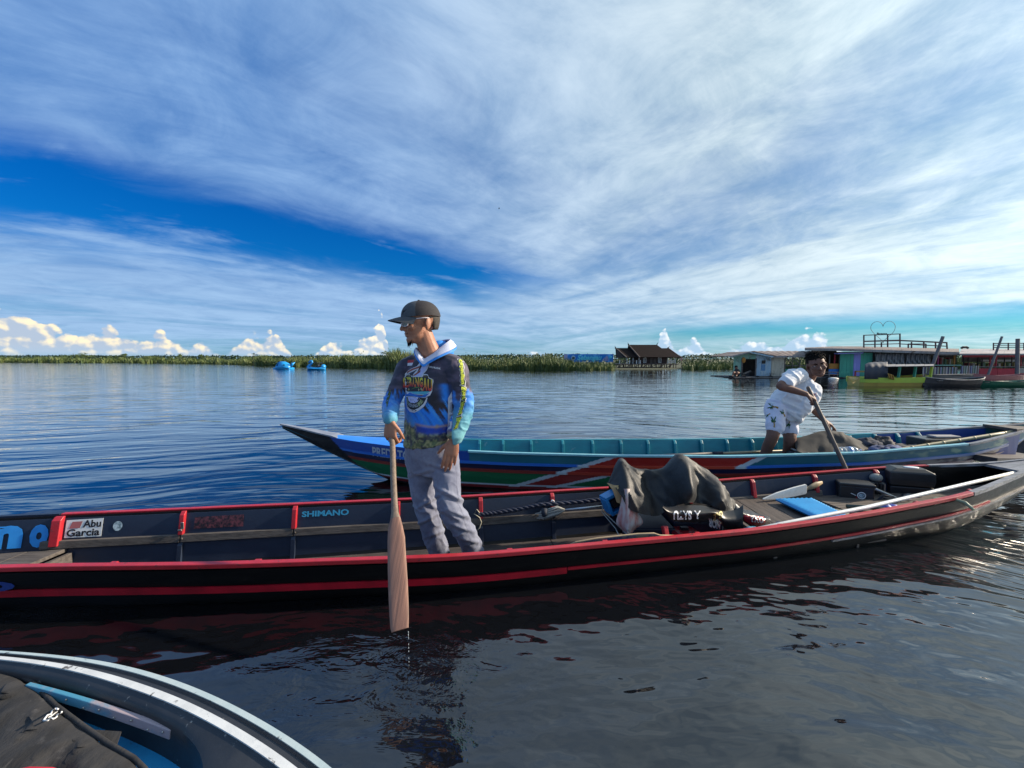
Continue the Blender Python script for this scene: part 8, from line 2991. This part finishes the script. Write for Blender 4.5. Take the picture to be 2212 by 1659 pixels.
for st in ([(J(1678, 890, 3.98), .085), (J(1672, 925, 3.92), .066), (J(1668, 944, 3.90), .055), (J(1656, 972, 3.97), .050), (J(1645, 1012, 4.02), .034), (J(1644, 1026, 4.02), .034)],
           [(J(1697, 900, 4.08), .085), (J(1704, 930, 4.02), .066), (J(1706, 952, 3.98), .055), (J(1702, 980, 4.05), .050), (J(1697, 1015, 4.10), .034), (J(1696, 1026, 4.10), .034)]):
    limb(mb, st)
    an = st[-1][0]
    base = Vector((an.x, an.y, .062))
    fd = Vector((.55, -.8, 0)).normalized()
    for (t, wdt, h) in ((-.045, .03, .034), (0, .034, .042), (.06, .040, .032), (.12, .042, .022), (.16, .036, .015)):
        m2 = MB().ell(base + fd * t + Vector((0, 0, h)), (.05, wdt, h), Matrix.Rotation(math.atan2(fd.y, fd.x), 3, 'Z'), 14, 8)
        mb.add(m2.v, m2.f)
hand(mb, wR2, Vector((.75, -.1, -.35)), Vector((.1, -.6, .9)), Vector((.2, -.8, -.5)), (1.2, 1.2, 1.2, 1.2), 1.0, spread=.02, thumb_out=.6, thumb_curl=.9)
hand(mb, wL2, Vector((.62, -.15, -.45)), Vector((.35, -.35, .8)), Vector((-.2, -.9, -.2)), (.45, .5, .55, .6), 1.05, spread=.25)
me = fuse(mb, .0055, 3, .5)
co, _ = mesh_np(me)
Lh = (np.c_[co, np.ones(len(co))] @ np.array(Hi2).T)[:, :3]
sel = (np.abs(Lh[:, 0]) < .1) & (Lh[:, 1] < 0) & (np.abs(Lh[:, 2]) < .13)
rows = carve_head(None, None, Lh[sel])
co[sel] = (np.c_[rows, np.ones(len(rows))] @ np.array(Hm2).T)[:, :3]
put_mesh(me, 'body', skin_d, man2, co=co)
# hair: a lumpy cap of short curls
mb = MB()
m2 = MB().ell(Vector((0, .022, .050)), (.081, .098, .076), None, 40, 26)
hv = np.array([tuple(p) for p in m2.v])
keep_ = ~((hv[:, 1] < -.03) & (hv[:, 2] < .062)) & ~(hv[:, 2] < .0 + .0)
nz_ = (hv - np.array([0, .022, .052])); nz_ /= np.linalg.norm(nz_, axis=1)[:, None]
hv2 = hv + nz_ * ((fbm(hv * 70, 3) - .45) * .022)[:, None]
m3 = MB(); m3.v = [tuple(Hf2(Vector(p))) for p in hv2]
m3.f = [f for f in m2.f if all(keep_[i] for i in f)]
for k in range(170):
    a = random.uniform(0, 6.28); t = random.uniform(.15, 1.35)
    p = Vector((math.sin(t) * math.cos(a) * .086, .022 + math.sin(t) * math.sin(a) * .102, .052 + math.cos(t) * .084))
    if p.y < -.055 and p.z < .07: continue
    q = p + Vector((p.x * .10 + random.gauss(0, .008), (p.y - .02) * .10 + random.gauss(0, .008), .005 + random.gauss(0, .005)))
    m3.tube([Hf2(p * .97), Hf2(p.lerp(q, .6) + Vector((0, 0, .002))), Hf2(q)], [.007, .006, .002], 5)
build(m3, 'hair', hair_m, man2, smooth=True)
for q in (-1, 1):
    build(MB().tube([Hf2(Vector((q * x, y, z))) for x, y, z in ((.012, -.096, .022), (.030, -.094, .030), (.048, -.082, .026))], [.0034, .0048, .002], 6), 'eyebrow', hair_m, man2, smooth=True)
    ew = build(MB().ell(Hf2(Vector((q * .031, -.0785, .010))), (.0108, .0108, .0095), None, 14, 8), 'eye', white_eye, man2, smooth=True)
    build(MB().ell(Hf2(Vector((q * .031 + .002, -.0868, .010))), (.0055, .005, .0055), None, 10, 8), 'iris', dark_eye, ew, smooth=True)
    m2 = MB().ell(Vector((q * .031, -.0775, .0135)), (.0138, .0132, .0090), None, 14, 8)
    build(MB().add([Hf2(Vector(p)) for p in m2.v], m2.f), 'eyelid', skin_d, man2, smooth=True)
build(MB().tube([Hf2(Vector(p)) for p in ((-.019, -.092, -.0605), (0, -.099, -.0600), (.019, -.092, -.0605))], .0016, 6), 'mouth_line', mat('dark_lip_line', (.04, .015, .012), .5), man2)
# shirt
mb = MB()
body_rings(mb, [(J(1741, 818, 4.02), .070, .062, ty2), (J(1737, 824, 4.02), .11, .080, ty2), (J(1732, 838, 4.02), .165, .115, ty2), (J(1718, 860, 4.02), .172, .130, ty2), (J(1702, 878, 4.02), .170, .135, ty2), (J(1690, 893, 4.02), .175, .14, ty2)])
limb(mb, [(J(1726, 812, 3.92), .07), (J(1712, 815, 3.87), .072), (J(1699, 826, 3.80), .064)])
limb(mb, [(J(1742, 835, 4.12), .07), (J(1752, 852, 4.18), .066)])
limb(mb, [(J(1752, 850, 3.98), .05), (J(1740, 868, 3.93), .075), (J(1722, 888, 3.93), .078), (J(1708, 897, 3.95), .06)])
me = fuse(mb, .0085, 6, .5)
co, no = mesh_np(me)
ux, uy = px_of(co)
disp = fold_noise(co + co[:, [2, 0, 1]] * .5, (7, 7, 9), 4.0) * .007 + crease(np.c_[co[:, 0] + .6 * co[:, 2], co[:, 1], co[:, 2]], (9, 9, 6), 3.) * .011
for (cx, cy, sl_, w_, a_) in ((1720, 862, .35, 4, .014), (1712, 878, .45, 4, .014), (1735, 846, -3.2, 9, .010), (1742, 855, -2.6, 9, .010), (1750, 850, -2.2, 8, .010), (1700, 872, .5, 4, .010), (1715, 890, .3, 3.5, .010)):
    dl = (uy - cy) - sl_ * (ux - cx)
    env = np.exp(-((ux - cx) / 22) ** 2 - ((uy - cy) / 22) ** 2)
    disp += a_ * env * (np.exp(-(dl / w_) ** 2) - .6 * np.exp(-((dl - w_ * 1.8) / w_) ** 2))
tee_m = mat('white_tee_cotton', (.66, .67, .70), .85, col2=(.58, .60, .64), nscale=12, bump=.0008, bscale=220, sheen=.2, spec=.2)
tee = put_mesh(me, 'tee_shirt', tee_m, man2, co=co + no * disp[:, None])
co_t = co + no * disp[:, None]
sb2 = BVHTree.FromPolygons([tuple(p) for p in co_t], [tuple(f.vertices) for f in me.polygons])
def ontee(px, py, off=.004, tree=None, fb=3.9):
    tree = tree or sb2
    d = ray(px, py).normalized()
    h_ = tree.ray_cast(Vector((0, 0, CAM_H)), d)
    if h_[0] is None: h_ = tree.find_nearest(PY(px, py, fb))
    return h_[0] - d * off
sk = mat('red_shirt_print', (.45, .03, .06), .6)
for pts in (((1752, 853), (1755, 847), (1757, 853), (1762, 851)), ((1755, 858), (1758, 851), (1761, 858), (1764, 855)), ((1752, 856), (1764, 849))):
    build(MB().tube([ontee(*p) for p in pts], .0028, 6), 'print', sk, tee)
# shorts with palm prints
mb = MB()
body_rings(mb, [(J(1694, 872, 4.02), .150, .120, ty2), (J(1688, 888, 4.02), .150, .115, ty2), (J(1686, 900, 4.02), .140, .108, ty2)])
limb(mb, [(J(1678, 888, 3.97), .088), (J(1675, 905, 3.94), .082), (J(1674, 920, 3.92), .086)])
limb(mb, [(J(1698, 895, 4.08), .084), (J(1702, 912, 4.04), .080), (J(1705, 928, 4.02), .080)])
me = fuse(mb, .0085, 4, .5)
co, no = mesh_np(me)
ux, uy = px_of(co)
disp = fold_noise(co + co[:, [2, 0, 1]] * .4, (9, 9, 13), 8) * .006
shorts_m = mat('white_palm_print_cotton', (.64, .64, .74), .8, col2=(.54, .55, .66), nscale=10, bump=.0008, bscale=200)
co_s = co + no * disp[:, None]
shorts = put_mesh(me, 'shorts', shorts_m, man2, co=co_s)
sb3 = BVHTree.FromPolygons([tuple(p) for p in co_s], [tuple(f.vertices) for f in me.polygons])
leaf_g = mat('palm_leaf_ink', (.02, .10, .03), .7)
trunk_i = mat('palm_trunk_ink', (.36, .20, .03), .7)
def palm(px, py, s_, rot=0.0):
    def P2(x, y):
        c_, s2 = math.cos(rot), math.sin(rot)
        return ontee(px + (x * c_ - y * s2) * s_, py + (x * s2 + y * c_) * s_, .004, sb3)
    mb = MB()
    for a in (-160, -115, -30, 10, 60, 130):
        ca_, sa_2 = math.cos(R(a)), math.sin(R(a))
        L_ = 6.5 + 2 * math.sin(a * 1.7)
        pts = [P2(ca_ * r_ * L_, sa_2 * r_ * L_ + 2.2 * r_ * r_) for r_ in (0, .4, .75, 1)]
        mb.tube(pts, [.003 * s_, .007 * s_, .006 * s_, .001 * s_], 6, flat=.3)
    build(mb, 'print', leaf_g, shorts)
    build(MB().tube([P2(*q) for q in ((0, -1), (-1, -6), (0, -11))], [.006 * s_, .007 * s_, .009 * s_], 6, flat=.4), 'print', trunk_i, shorts)
palm(1668, 879, 1.2, R(100)); palm(1671, 910, 1.2, R(175)); palm(1704, 917, .9, R(20)); palm(1691, 892, .8, R(150)); palm(1658, 897, .6, R(60))
pole2 = empty('punting_pole', J(1748, 848, 3.70), 'dark wooden punting pole held slanting over the side by the bending man', 'pole')
pole_d = mat('dark_punting_pole', (.085, .062, .05), .6, col2=(.16, .12, .095), nscale=8, stretch=(8, 8, 1), namt=.8)
a, b = J(1746, 838, 3.72), J(1833, 1026, 3.46)
build(MB().tube([a, a.lerp(b, .5), b, b + (b - a) * .12], [.017, .018, .018, .018], 10, round_ends=True), 'pole', pole_d, pole2, smooth=True)

# ------------------------------------------------------------------ person sitting on the landing of the shed
man3 = empty('person', PY(1590, 811, YV - .6), 'small figure in black sitting on the landing at the left end of the shed', 'person')
def J3(px, py, y=-.6): return PY(px, py, YV + y)
mb = MB()
m2 = MB().ell(J3(1590.5, 794.5), (.085, .10, .115), None, 14, 10); mb.add(m2.v, m2.f)
limb(mb, [(J3(1590.5, 797), .05), (J3(1591, 800), .06)])
limb(mb, [(J3(1591, 799.5), .10), (J3(1591.5, 804), .15), (J3(1592, 808.5), .15)])
for s_ in (-1, 1):
    limb(mb, [(J3(1592 + s_ * 3, 800), .06), (J3(1593 + s_ * 4.2, 804.5, -.75), .05), (J3(1590 + s_ * 2.5, 806, -.95), .04)])
    limb(mb, [(J3(1592 + s_ * 2, 808.5), .09), (J3(1589 + s_ * 4, 804.5, -1.0), .07), (J3(1587 + s_ * 4, 811, -1.05), .05), (J3(1586 + s_ * 4, 812, -1.2), .04)])
me = fuse(mb, .02, 2, .5)
put_mesh(me, 'body', skin_d, man3)
mb = MB()
limb(mb, [(J3(1591, 799.2), .115), (J3(1591.5, 804), .17), (J3(1592, 808.5), .17)])
for s_ in (-1, 1): limb(mb, [(J3(1592 + s_ * 3, 800), .075), (J3(1593 + s_ * 4, 803.8, -.73), .065)])
me = fuse(mb, .02, 2, .5)
put_mesh(me, 'shirt', mat('black_cotton', (.012, .012, .014), .85), man3)
m2 = MB().ell(J3(1590.5, 793.6) + Vector((0, .02, .03)), (.095, .105, .10), None, 14, 10)
build(m2, 'hair', hair_m, man3, smooth=True)
